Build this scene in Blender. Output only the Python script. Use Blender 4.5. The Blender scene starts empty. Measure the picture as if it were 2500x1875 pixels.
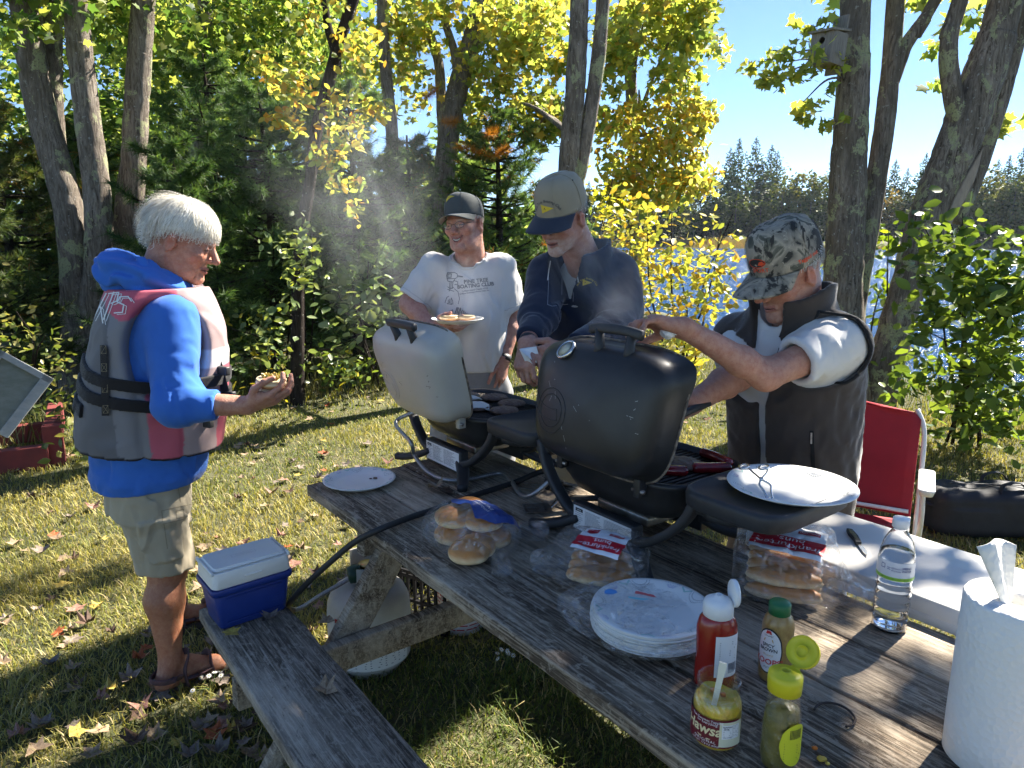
import bpy, bmesh, math, random
import numpy as np
from mathutils import Vector, Matrix, Euler
from mathutils.bvhtree import BVHTree

random.seed(7); RNG = np.random.default_rng(7)
SC = bpy.context.scene
COL = SC.collection
R = math.radians

# ------------------------------------------------------------------ camera, sky, sun, exposure
CAM_H, FPX, PITCH = 1.6, 1734.0, R(11.6)
cd = bpy.data.cameras.new('camera'); cam = bpy.data.objects.new('camera', cd); COL.objects.link(cam)
cam.location = (0, 0, CAM_H); cam.rotation_euler = (R(90) - PITCH, 0, 0)
cd.sensor_fit = 'HORIZONTAL'; cd.sensor_width = 36; cd.lens = FPX / 2500 * 36
cd.clip_start = .05; cd.clip_end = 3000
SC.camera = cam

SUN_AZ, SUN_EL = R(49), R(42)          # azimuth to the right of straight ahead
SUN_DIR = Vector((math.sin(SUN_AZ) * math.cos(SUN_EL), math.cos(SUN_AZ) * math.cos(SUN_EL), math.sin(SUN_EL)))
w = bpy.data.worlds.new('World'); SC.world = w; w.use_nodes = True
nt = w.node_tree; bg = nt.nodes['Background']
sky = nt.nodes.new('ShaderNodeTexSky'); sky.sky_type = 'NISHITA'; sky.sun_disc = False
sky.sun_elevation = SUN_EL; sky.sun_rotation = SUN_AZ
sky.air_density = .65; sky.dust_density = 0.; sky.ozone_density = 4.
nt.links.new(sky.outputs[0], bg.inputs[0]); bg.inputs[1].default_value = 0.057
sl = bpy.data.lights.new('sun', 'SUN'); so = bpy.data.objects.new('sun', sl); COL.objects.link(so)
sl.energy = 5.0; sl.angle = R(0.5); sl.color = (1, .93, .82)
so.rotation_euler = SUN_DIR.to_track_quat('Z', 'Y').to_euler()
SC.view_settings.view_transform = 'Standard'; SC.view_settings.look = 'None'
SC.view_settings.gamma = 1; SC.view_settings.use_curve_mapping = False
SC.view_settings.exposure = 2.15
SC.render.engine = 'CYCLES'
cy = SC.cycles
cy.use_denoising = True
try: cy.denoiser = 'OPENIMAGEDENOISE'
except Exception: pass
cy.use_adaptive_sampling = True; cy.adaptive_threshold = .03
cy.max_bounces = 8; cy.diffuse_bounces = 3; cy.glossy_bounces = 3; cy.transmission_bounces = 8
cy.transparent_max_bounces = 12; cy.volume_bounces = 1; cy.caustics_reflective = False; cy.caustics_refractive = False
cy.sample_clamp_indirect = 6; cy.volume_step_rate = 1.5

# ------------------------------------------------------------------ pixel helpers (photo pixels, 2500 x 1875)
_c, _s = math.cos(PITCH), math.sin(PITCH)
def ray(x, y):
    r, u = x - 1250, 937.5 - y
    return np.array([r, FPX * _c + u * _s, -FPX * _s + u * _c])
def U(x, y, Y):                       # point seen at a pixel, Y metres ahead
    d = ray(x, y); return np.array([0, 0, CAM_H]) + d * (Y / d[1])
def G(x, y, z=0.):                    # point seen at a pixel on the level plane z
    d = ray(x, y); return np.array([0, 0, CAM_H]) + d * ((z - CAM_H) / d[2])
def proj(p):
    X, Y, Z = p[0], p[1], p[2] - CAM_H
    f = Y * _c - Z * _s; u = Y * _s + Z * _c
    return (1250 + FPX * X / f, 937.5 - FPX * u / f, f)
def V(*a): return np.array(a, float)
def nrm(v):
    v = np.asarray(v, float); return v / max(1e-9, np.linalg.norm(v))

# table frame: corner, long axis A (towards the camera), cross axis B (away from the bench)
T0 = V(-.723, 2.376, 0); TA = V(.603, -.7977, 0); TB = V(.7977, .603, 0)
TROT = math.atan2(TA[1], TA[0])
def TW(t, w_, z=0.): return T0 + TA * t + TB * w_ + V(0, 0, z)
def tw_of(p): q = np.asarray(p) - T0; return float(q @ TA), float(q @ TB)

# ------------------------------------------------------------------ objects
MWI = {}
def thing(name, label, cat, loc=(0, 0, 0), rz=0., group=None, rot=None):
    o = bpy.data.objects.new(name, None); COL.objects.link(o)
    o.empty_display_size = .05
    o.location = tuple(float(v) for v in loc); o.rotation_euler = rot if rot else (0, 0, rz)
    M = Matrix.Translation(Vector([float(v) for v in loc])) @ Euler(o.rotation_euler).to_matrix().to_4x4()
    MWI[o.name] = np.array(M.inverted())
    tag(o, label, cat, group); return o
def tag(o, label, cat, group=None):
    o['label'] = label; o['category'] = cat
    if group: o['group'] = group
    return o
def structure(o): o['kind'] = 'structure'; return o
def stuff(o): o['kind'] = 'stuff'; return o
def link(name, me, parent=None):
    o = bpy.data.objects.new(name, me); COL.objects.link(o)
    if parent is not None: o.parent = parent
    return o
def xf(M, v):
    v = np.asarray(v, float); M = np.array(M)
    return v @ M[:3, :3].T + M[:3, 3]
def mesh(name, v, f, mats, smooth=True, col=None, midx=None, sharp=None):
    me = bpy.data.meshes.new(name)
    v = np.asarray(v, np.float32).reshape(-1, 3)
    if isinstance(f, np.ndarray):
        k = f.shape[1]; n = len(f)
        me.vertices.add(len(v)); me.vertices.foreach_set('co', v.ravel())
        me.loops.add(n * k); me.loops.foreach_set('vertex_index', f.astype(np.int32).ravel())
        me.polygons.add(n)
        me.polygons.foreach_set('loop_start', np.arange(0, n * k, k, dtype=np.int32))
        me.polygons.foreach_set('loop_total', np.full(n, k, dtype=np.int32))
        me.update(calc_edges=True); me.validate()
    else:
        me.from_pydata([tuple(map(float, p)) for p in v], [], [tuple(map(int, p)) for p in f])
    if not isinstance(mats, (list, tuple)): mats = [mats]
    for m in mats:
        if m is not None: me.materials.append(m)
    if smooth and len(me.polygons): me.polygons.foreach_set('use_smooth', [True] * len(me.polygons))
    if midx is not None: me.polygons.foreach_set('material_index', np.asarray(midx, np.int32))
    if col is not None:
        a = me.color_attributes.new('Col', 'FLOAT_COLOR', 'POINT')
        c = np.ones((len(v), 4), np.float32); c[:, :3] = col
        a.data.foreach_set('color', c.ravel())
    if sharp and smooth:
        try: me.set_sharp_from_angle(angle=R(sharp))
        except Exception: pass
    me.update()
    return me
def mk(name, v, f, mats, parent=None, world=False, **kw):
    v = np.asarray(v, float).reshape(-1, 3)
    if parent is not None and world: v = xf(MWI[parent.name], v)
    return link(name, mesh(name, v, f, mats, **kw), parent)
def join(*vf):
    V_, F_ = [], []; n = 0
    for v, f in vf:
        V_.append(np.asarray(v, float).reshape(-1, 3)); F_ += [tuple(int(i) + n for i in q) for q in f]; n += len(V_[-1])
    return np.concatenate(V_), F_

# ------------------------------------------------------------------ shapes: each returns (verts, faces)
def box(sx, sy, sz, c=(0, 0, 0), bev=0.):
    bm = bmesh.new(); bmesh.ops.create_cube(bm, size=1)
    bmesh.ops.scale(bm, vec=(sx, sy, sz), verts=bm.verts)
    if bev > 0: bmesh.ops.bevel(bm, geom=bm.edges[:], offset=bev, segments=2, profile=.6, affect='EDGES')
    bmesh.ops.translate(bm, vec=tuple(float(q) for q in c), verts=bm.verts)
    bm.verts.ensure_lookup_table()
    v = [tuple(p.co) for p in bm.verts]; f = [[q.index for q in p.verts] for p in bm.faces]; bm.free(); return np.array(v), f
def rings(rs, caps=True, closed=False):
    n = len(rs[0]); v = np.concatenate(rs); f = []; m = len(rs)
    for i in range(m if closed else m - 1):
        j = (i + 1) % m
        for k in range(n):
            f.append((i * n + k, i * n + (k + 1) % n, j * n + (k + 1) % n, j * n + k))
    if caps and not closed:
        f.append(tuple(range(n - 1, -1, -1))); f.append(tuple((m - 1) * n + k for k in range(n)))
    return v, f
def lathe(prof, n=32, caps=True):                # prof: (r, z)
    a = np.linspace(0, 2 * math.pi, n, endpoint=False)
    return rings([np.stack([r * np.cos(a), r * np.sin(a), np.full(n, z)], 1) for r, z in prof], caps)
def frames(P):
    P = np.asarray(P, float); T = np.gradient(P, axis=0); T /= np.linalg.norm(T, axis=1)[:, None] + 1e-9
    n0 = np.cross(T[0], V(0, 0, 1));
    if np.linalg.norm(n0) < .1: n0 = np.cross(T[0], V(0, 1, 0))
    N = [nrm(n0)]
    for i in range(1, len(P)):
        q = N[-1] - T[i] * (N[-1] @ T[i]); N.append(nrm(q))
    N = np.array(N); B = np.cross(T, N); return T, N, B
def tube(P, r, n=10, caps=True, aspect=1.):
    P = np.asarray(P, float); r = np.broadcast_to(np.asarray(r, float), (len(P),)); T, N, B = frames(P)
    a = np.linspace(0, 2 * math.pi, n, endpoint=False)
    return rings([P[i] + r[i] * (np.cos(a)[:, None] * N[i] + aspect * np.sin(a)[:, None] * B[i]) for i in range(len(P))], caps)
def spline(P, n=40):
    P = np.asarray(P, float); m = len(P); Q = np.concatenate([[2 * P[0] - P[1]], P, [2 * P[-1] - P[-2]]]); out = []
    for u in np.linspace(0, m - 1 - 1e-6, n):
        i = int(u); t = u - i; p0, p1, p2, p3 = Q[i:i + 4]
        out.append(.5 * (2 * p1 + (p2 - p0) * t + (2 * p0 - 5 * p1 + 4 * p2 - p3) * t * t + (3 * p1 - p0 - 3 * p2 + p3) * t ** 3))
    return np.array(out)
def sweep(P, prof, up=(0, 0, 1), caps=True):      # profile (a along side, b along up) swept along P with fixed up
    P = np.asarray(P, float); T = np.gradient(P, axis=0); T /= np.linalg.norm(T, axis=1)[:, None] + 1e-9
    up = np.asarray(up, float); rs = []
    for i in range(len(P)):
        S_ = nrm(np.cross(T[i], up)); Up = np.cross(S_, T[i]); pr = prof(i / (len(P) - 1)) if callable(prof) else prof
        rs.append(np.array([P[i] + S_ * a + Up * b for a, b in pr]))
    return rings(rs, caps)
def rrect(w_, h, r, k=4):
    out = []
    for cx, cy_, a0 in ((w_ / 2 - r, h / 2 - r, 0), (-w_ / 2 + r, h / 2 - r, 90), (-w_ / 2 + r, -h / 2 + r, 180), (w_ / 2 - r, -h / 2 + r, 270)):
        for i in range(k + 1):
            a = R(a0 + 90 * i / k); out.append((cx + r * math.cos(a), cy_ + r * math.sin(a)))
    return out
def superell(rx, ry, p, n=48):
    a = np.linspace(0, 2 * math.pi, n, endpoint=False); c, s = np.cos(a), np.sin(a)
    return np.stack([rx * np.sign(c) * np.abs(c) ** (2 / p), ry * np.sign(s) * np.abs(s) ** (2 / p)], 1)
def prism(poly, z0, z1):
    n = len(poly); v = [(x, y, z0) for x, y in poly] + [(x, y, z1) for x, y in poly]
    f = [tuple(range(n - 1, -1, -1)), tuple(range(n, 2 * n))] + [(i, (i + 1) % n, n + (i + 1) % n, n + i) for i in range(n)]
    return np.array(v, float), f
def rotm(x=0, y=0, z=0, loc=(0, 0, 0)):
    M = np.eye(4); M[:3, :3] = np.array(Euler((R(x), R(y), R(z))).to_matrix()); M[:3, 3] = loc; return M
def basis(o, x, y, z):
    M = np.eye(4); M[:3, 0], M[:3, 1], M[:3, 2], M[:3, 3] = x, y, z, o; return M
def tf(M, vf): return xf(M, vf[0]), vf[1]

# ------------------------------------------------------------------ materials
MATS = {}
def _n(nt, t, **kw):
    n = nt.nodes.new(t)
    for k, v in kw.items(): setattr(n, k, v)
    return n
def ramp(nt, src, stops):
    r = _n(nt, 'ShaderNodeValToRGB'); e = r.color_ramp.elements
    e[0].position, e[0].color = stops[0][0], (*stops[0][1], 1)
    e[1].position, e[1].color = stops[-1][0], (*stops[-1][1], 1)
    for p, c in stops[1:-1]:
        q = e.new(p); q.color = (*c, 1)
    nt.links.new(src, r.inputs[0]); return r.outputs[0]
def g3(v): return (v, v, v)
def coords(nt, scale=(1, 1, 1), kind='Object'):
    t = _n(nt, 'ShaderNodeTexCoord'); m = _n(nt, 'ShaderNodeMapping'); m.inputs['Scale'].default_value = scale
    nt.links.new(t.outputs[kind], m.inputs['Vector']); return m.outputs[0]
def noise(nt, vec, scale, detail=4, rough=.55, dist=0.):
    n = _n(nt, 'ShaderNodeTexNoise'); n.inputs['Scale'].default_value = scale; n.inputs['Detail'].default_value = detail
    n.inputs['Roughness'].default_value = rough; n.inputs['Distortion'].default_value = dist
    nt.links.new(vec, n.inputs['Vector']); return n.outputs['Fac']
def mixc(nt, fac, a, b, mode='MIX'):
    m = _n(nt, 'ShaderNodeMix', data_type='RGBA', blend_type=mode)
    for s, i in ((fac, 0), (a, 6), (b, 7)):
        if hasattr(s, 'links'): nt.links.new(s, m.inputs[i])
        elif i == 0: m.inputs[0].default_value = s
        else: m.inputs[i].default_value = (*s, 1)
    return m.outputs[2]
def math_(nt, op, a, b=None):
    m = _n(nt, 'ShaderNodeMath', operation=op)
    for i, s in enumerate((a, b)):
        if s is None: continue
        if hasattr(s, 'links'): nt.links.new(s, m.inputs[i])
        else: m.inputs[i].default_value = s
    return m.outputs[0]
def bump(nt, h, strength, dist, prev=None):
    b = _n(nt, 'ShaderNodeBump'); b.inputs['Strength'].default_value = strength; b.inputs['Distance'].default_value = dist
    nt.links.new(h, b.inputs['Height'])
    if prev is not None: nt.links.new(prev, b.inputs['Normal'])
    return b.outputs[0]
def base(name):
    m = bpy.data.materials.new(name); m.use_nodes = True; MATS[name] = m
    return m, m.node_tree, m.node_tree.nodes['Principled BSDF']
def mat(name, c=(.5, .5, .5), rough=.5, c2=None, ns=20, var=.5, bs=0., bscale=60, bd=.002, metal=0, spec=.5, trans=0, ior=1.45,
        attr=False, sss=0, sheen=0, coat=0, stretch=(1, 1, 1), rvar=0., alpha=1., emit=None):
    if name in MATS: return MATS[name]
    m, nt, b = base(name); vec = coords(nt, stretch); src = None
    if attr:
        a = _n(nt, 'ShaderNodeAttribute'); a.attribute_name = 'Col'; src = a.outputs['Color']
    if c2 is not None:
        f = noise(nt, vec, ns, 5, .6)
        rr = ramp(nt, f, [(.5 - .25 * var - .05, g3(0)), (.5 + .25 * var + .05, g3(1))])
        if attr: src = mixc(nt, rr, src, mixc(nt, 1., src, c2, 'MULTIPLY'))
        else: src = mixc(nt, rr, c, c2)
    if src is not None: nt.links.new(src, b.inputs['Base Color'])
    else: b.inputs['Base Color'].default_value = (*c, 1)
    b.inputs['Roughness'].default_value = rough; b.inputs['Metallic'].default_value = metal
    if rvar:
        f = noise(nt, vec, ns * 1.7, 4); nt.links.new(math_(nt, 'ADD', math_(nt, 'MULTIPLY', f, rvar * 2), rough - rvar), b.inputs['Roughness'])
    b.inputs['Specular IOR Level'].default_value = spec; b.inputs['Transmission Weight'].default_value = trans; b.inputs['IOR'].default_value = ior
    if sss: b.inputs['Subsurface Weight'].default_value = sss; b.inputs['Subsurface Radius'].default_value = (.012, .005, .003); b.inputs['Subsurface Scale'].default_value = .6
    if sheen: b.inputs['Sheen Weight'].default_value = sheen; b.inputs['Sheen Roughness'].default_value = .4
    if coat: b.inputs['Coat Weight'].default_value = coat
    b.inputs['Alpha'].default_value = alpha
    if bs: nt.links.new(bump(nt, noise(nt, vec, bscale, 3), bs, bd), b.inputs['Normal'])
    return m
def leafmat(name, rough=.5, trans=.5, tint=(1.25, 1.2, .55)):
    if name in MATS: return MATS[name]
    m, nt, b = base(name); a = _n(nt, 'ShaderNodeAttribute'); a.attribute_name = 'Col'
    b.inputs['Roughness'].default_value = rough; b.inputs['Specular IOR Level'].default_value = .35
    nt.links.new(a.outputs['Color'], b.inputs['Base Color'])
    t = _n(nt, 'ShaderNodeBsdfTranslucent'); nt.links.new(mixc(nt, 1., a.outputs['Color'], tint, 'MULTIPLY'), t.inputs[0])
    mx = _n(nt, 'ShaderNodeMixShader'); mx.inputs[0].default_value = trans
    nt.links.new(b.outputs[0], mx.inputs[1]); nt.links.new(t.outputs[0], mx.inputs[2])
    nt.links.new(mx.outputs[0], nt.nodes['Material Output'].inputs[0]); return m

# ------------------------------------------------------------------ signed-distance modelling
def smin(a, b, k):
    if k <= 0: return np.minimum(a, b)
    h = np.clip(.5 + .5 * (b - a) / k, 0, 1); return b + (a - b) * h - k * h * (1 - h)
def smax(a, b, k): return -smin(-a, -b, k)
def cone(P, a, b, ra, rb=None):
    rb = ra if rb is None else rb; a = np.asarray(a, np.float32); b = np.asarray(b, np.float32); ba = b - a
    t = np.clip((P - a) @ ba / max(1e-9, float(ba @ ba)), 0, 1)
    return np.linalg.norm(P - a - t[:, None] * ba, axis=1) - (ra + (rb - ra) * t)
def chain(P, pts, rad, k=0.):
    d = None
    for i in range(len(pts) - 1):
        e = cone(P, pts[i], pts[i + 1], rad[i], rad[i + 1]); d = e if d is None else smin(d, e, k)
    return d
def ell(P, c, r, M=None):
    q = P - np.asarray(c, np.float32)
    if M is not None: q = q @ np.asarray(M, np.float32)
    r = np.asarray(r, np.float32); k0 = np.linalg.norm(q / r, axis=1); k1 = np.linalg.norm(q / (r * r), axis=1)
    return k0 * (k0 - 1) / np.maximum(k1, 1e-6)
def rbox(P, c, h, r, M=None):
    q = P - np.asarray(c, np.float32)
    if M is not None: q = q @ np.asarray(M, np.float32)
    q = np.abs(q) - (np.asarray(h, np.float32) - r)
    return np.linalg.norm(np.maximum(q, 0), axis=1) + np.minimum(q.max(axis=1), 0) - r
def plane(P, o, n): return (P - np.asarray(o, np.float32)) @ np.asarray(nrm(n), np.float32)
class Fold:                                       # cheap smooth noise from warped sines
    def __init__(s, seed, freq, n=5, ani=(1, 1, 1)):
        r = np.random.default_rng(seed); k = r.normal(size=(n, 3)); k /= np.linalg.norm(k, axis=1)[:, None]
        s.k = (k * r.uniform(.6, 1.5, (n, 1)) * freq * 3. * np.array(ani)).astype(np.float32); s.p = r.uniform(0, 6.28, n).astype(np.float32)
    def __call__(s, P):
        o = np.zeros(len(P), np.float32); prev = 0
        for k, p in zip(s.k, s.p):
            prev = np.sin(P @ k + p + 1.3 * prev); o += prev
        return o / len(s.p)
def spine(P, sec, p=2.3):                         # stacked elliptic sections (z, cx, cy, rx, ry)
    sec = np.asarray(sec, float); z = np.clip(P[:, 2], sec[0, 0], sec[-1, 0])
    zz = np.linspace(sec[0, 0], sec[-1, 0], 200); S_ = []
    for j in range(1, 5):
        y = np.interp(zz, sec[:, 0], sec[:, j]); kk = np.ones(15) / 15; S_.append(np.interp(z, zz, np.convolve(np.pad(y, 7, 'edge'), kk, 'valid')))
    cx, cy_, rx, ry = S_
    u = np.abs((P[:, 0] - cx) / rx); v = np.abs((P[:, 1] - cy_) / ry)
    d = ((u ** p + v ** p) ** (1 / p) - 1) * np.minimum(rx, ry)
    dz = np.maximum(sec[0, 0] - P[:, 2], P[:, 2] - sec[-1, 0])
    return np.where(dz > 0, np.sqrt(np.maximum(d, 0) ** 2 + dz ** 2) * 1., np.maximum(d, dz * 1.))
def surf(f, lo, hi, h):
    lo = np.asarray(lo, float); hi = np.asarray(hi, float); B = 4
    nb = np.maximum(2, np.ceil((hi - lo) / (h * B)).astype(int)); n = nb * B
    ax = [lo[i] + h * np.arange(n[i]) for i in range(3)]
    cax = [lo[i] + h * (np.arange(nb[i]) * B + (B - 1) / 2) for i in range(3)]
    CP = np.stack(np.meshgrid(*cax, indexing='ij'), -1).reshape(-1, 3).astype(np.float32)
    cf = f(CP).reshape(nb)
    near = np.abs(cf) < h * B * 1.35
    F = np.where(cf < 0, -1., 1.).astype(np.float32)
    F = F.repeat(B, 0).repeat(B, 1).repeat(B, 2)
    act = near.repeat(B, 0).repeat(B, 1).repeat(B, 2)
    idx = np.argwhere(act)
    P = (lo + h * idx).astype(np.float32); out = np.empty(len(P), np.float32)
    for i in range(0, len(P), 200000): out[i:i + 200000] = f(P[i:i + 200000])
    F[act] = out
    F[0] = F[-1] = 1; F[:, 0] = F[:, -1] = 1; F[:, :, 0] = F[:, :, -1] = 1
    ins = F < 0
    c = [ins[i:n[0] - 1 + i, j:n[1] - 1 + j, k:n[2] - 1 + k] for i in (0, 1) for j in (0, 1) for k in (0, 1)]
    s = np.sum(np.array(c, dtype=np.uint8), 0, dtype=np.uint8); cells = np.argwhere((s > 0) & (s < 8))
    if not len(cells): return np.zeros((0, 3)), np.zeros((0, 4), int)
    ids = -np.ones(n, np.int64); ids[tuple(cells.T)] = np.arange(len(cells))
    acc = np.zeros((len(cells), 3)); cnt = np.zeros(len(cells))
    offs = [(i, j, k) for i in (0, 1) for j in (0, 1) for k in (0, 1)]
    for a in offs:
        for d in range(3):
            if a[d]: continue
            b = list(a); b[d] = 1
            pa = cells + a; pb = cells + b
            fa = F[tuple(pa.T)]; fb = F[tuple(pb.T)]; m = (fa < 0) != (fb < 0)
            t = np.where(m, fa / np.where(m, fa - fb, 1), 0)
            q = np.array(a, float)[None].repeat(len(cells), 0); q[:, d] += t
            acc[m] += q[m]; cnt[m] += 1
    v = lo + h * (cells + acc / cnt[:, None])
    faces = []
    for d in range(3):
        u_, w_ = (d + 1) % 3, (d + 2) % 3
        sl0 = [slice(None)] * 3; sl1 = [slice(None)] * 3; sl0[d] = slice(0, n[d] - 1); sl1[d] = slice(1, n[d])
        A_, B_ = ins[tuple(sl0)], ins[tuple(sl1)]
        e = np.argwhere(A_ != B_); e = e[(e[:, u_] > 0) & (e[:, w_] > 0)]
        if not len(e): continue
        du = np.zeros(3, int); du[u_] = 1; dw = np.zeros(3, int); dw[w_] = 1
        q = np.stack([ids[tuple((e - du - dw).T)], ids[tuple((e - dw).T)], ids[tuple(e.T)], ids[tuple((e - du).T)]], 1)
        fl = ~A_[tuple(e.T)]
        q[fl] = q[fl][:, ::-1]; faces.append(q[(q >= 0).all(1)])
    return v, np.concatenate(faces)
def blob(name, f, lo, hi, h, m, parent=None, colf=None, world=True, **kw):
    v, q = surf(f, lo, hi, h)
    col = colf(v.astype(np.float32)) if colf else None
    return mk(name, v, q, m, parent, world=world, col=col, **kw)
def bvh_of(v, f): return BVHTree.FromPolygons([tuple(map(float, p)) for p in v], [tuple(map(int, q)) for q in f])

# ------------------------------------------------------------------ lettering: flat outlines laid on a surface
def text_vf(s, size=1., align='CENTER', shear=0., bold=0., spacing=1., curve_r=None):
    cu = bpy.data.curves.new('lettering', 'FONT'); cu.body = s; cu.size = size; cu.align_x = align; cu.align_y = 'CENTER'
    cu.shear = shear; cu.offset = bold; cu.space_character = spacing; cu.resolution_u = 2
    o = bpy.data.objects.new('lettering', cu); COL.objects.link(o)
    dg = bpy.context.evaluated_depsgraph_get(); dg.update()
    me = bpy.data.meshes.new_from_object(o.evaluated_get(dg))
    v = np.array([tuple(p.co) for p in me.vertices]).reshape(-1, 3); f = [tuple(p.vertices) for p in me.polygons]
    bpy.data.objects.remove(o); bpy.data.curves.remove(cu); bpy.data.meshes.remove(me)
    if curve_r and len(v):
        a = v[:, 0] / curve_r; r = curve_r + v[:, 1]; v = np.stack([r * np.sin(a), r * np.cos(a) - curve_r, v[:, 2]], 1)
    return v, f
def poly_vf(pts): return np.array([(x, y, 0) for x, y in pts], float), [tuple(range(len(pts)))]
def strokes_vf(lines, wd):
    out = []
    for L in lines:
        L = np.asarray(L, float)
        for i in range(len(L) - 1):
            d = L[i + 1] - L[i]; l = np.linalg.norm(d)
            if l < 1e-6: continue
            n = np.array([-d[1], d[0]]) / l * wd / 2; e = d / l * wd * .3
            q = [L[i] - n - e, L[i + 1] - n + e, L[i + 1] + n + e, L[i] + n - e]; out.append(poly_vf(q))
    return join(*out)
def lay(vf, M, bvh=None, off=.0015, cut=None):                 # M: local xy plane -> world, dropped along -z of M onto bvh
    v, f = vf
    if cut:                                                    # subdivide long outlines so they follow curved targets
        bm = bmesh.new(); vs = [bm.verts.new(tuple(p)) for p in v]
        for q in f:
            try: bm.faces.new([vs[i] for i in q])
            except ValueError: pass
        for _ in range(5):
            ed = [e for e in bm.edges if e.calc_length() > cut]
            if not ed: break
            bmesh.ops.subdivide_edges(bm, edges=ed, cuts=1)
            bmesh.ops.triangulate(bm, faces=bm.faces[:])
        bm.verts.index_update(); v = np.array([tuple(p.co) for p in bm.verts]); f = [tuple(q.index for q in p.verts) for p in bm.faces]; bm.free()
    p = xf(M, v)
    if bvh is not None:
        d = Vector(-np.array(M)[:3, 2]).normalized(); out = []; ok = []
        for q in p:
            o = Vector(q) - d * .15
            hit = bvh.ray_cast(o, d, .4)
            out.append(np.array(hit[0] - d * off) if hit[0] is not None else q); ok.append(hit[0] is not None)
        p = np.array(out); f = [q for q in f if all(ok[i] for i in q)] if not all(ok) else f
    return p, f
# ================================================================== SETTING
def xshore(y): return np.interp(y, [-6, 0, 5, 8, 12, 18, 30, 60, 120, 200], [9, 8, 6.4, 5.6, 4.6, 4.2, 2, -12, -60, -140])
def yfar(x): return 186 - .45 * np.maximum(0, x - 40) + 6 * np.sin(x * .05) + 14 * np.exp(-((x - 52) / 16.) ** 2) * -1
def gz(x, y):
    s = np.clip((x - xshore(y)) / 2.2 + .5, 0, 1); s = s * s * (3 - 2 * s)
    z = -1.9 * s + .018 * np.sin(x * 2.1 + 1.7 * np.sin(y * 1.3)) * np.cos(y * 1.7) * (1 - s)
    f = np.clip((y - yfar(x)) / 14., 0, 1)
    return np.where(y > 100, -1.9 + 2.6 * f + np.clip(y - yfar(x) - 14, 0, 400) * .02, z)
gx = np.unique(np.concatenate([np.linspace(-700, -12, 24), np.linspace(-12, 12, 121), np.linspace(12, 60, 17), np.linspace(60, 160, 26), np.linspace(160, 900, 20)]))
gy = np.unique(np.concatenate([np.linspace(-30, -2, 8), np.linspace(-2, 16, 100), np.linspace(16, 150, 20), np.linspace(150, 215, 36), np.linspace(215, 1500, 16)]))
XX, YY = np.meshgrid(gx, gy, indexing='ij'); ZZ = gz(XX, YY)
nx, ny = len(gx), len(gy); ii = np.arange(nx * ny).reshape(nx, ny)
gf = np.stack([ii[:-1, :-1], ii[1:, :-1], ii[1:, 1:], ii[:-1, 1:]], -1).reshape(-1, 4)
m, nt, b = base('soil'); vec = coords(nt)
c = ramp(nt, noise(nt, vec, 3.5, 6, .65), [(.3, (.045, .05, .02)), (.5, (.09, .085, .035)), (.68, (.14, .115, .055))])
c = mixc(nt, ramp(nt, noise(nt, vec, 60, 4), [(.45, g3(0)), (.6, g3(1))]), c, (.05, .06, .018))
nt.links.new(c, b.inputs['Base Color']); b.inputs['Roughness'].default_value = .95
nt.links.new(bump(nt, noise(nt, vec, 45, 5), .8, .03), b.inputs['Normal'])
structure(mk('ground', np.stack([XX, YY, ZZ], -1).reshape(-1, 3), gf, m))

m, nt, b = base('lake_water'); vec = coords(nt, (1, 1.0, 1))
b.inputs['Base Color'].default_value = (.02, .075, .20, 1); b.inputs['Roughness'].default_value = .14; b.inputs['Specular IOR Level'].default_value = .2; b.inputs['IOR'].default_value = 1.33
n1 = noise(nt, coords(nt, (2.2, 3.4, 1)), 1.0, 3, .6, .4); n2 = noise(nt, coords(nt, (7, 11, 1)), 1.0, 3, .6)
nt.links.new(bump(nt, n2, .8, .10, bump(nt, n1, 1., .5)), b.inputs['Normal'])
lv = [(-500, 4, -.8), (900, 4, -.8), (900, 320, -.8), (-500, 320, -.8)]
structure(mk('lake', lv, [(0, 1, 2, 3)], m, smooth=False))

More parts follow.
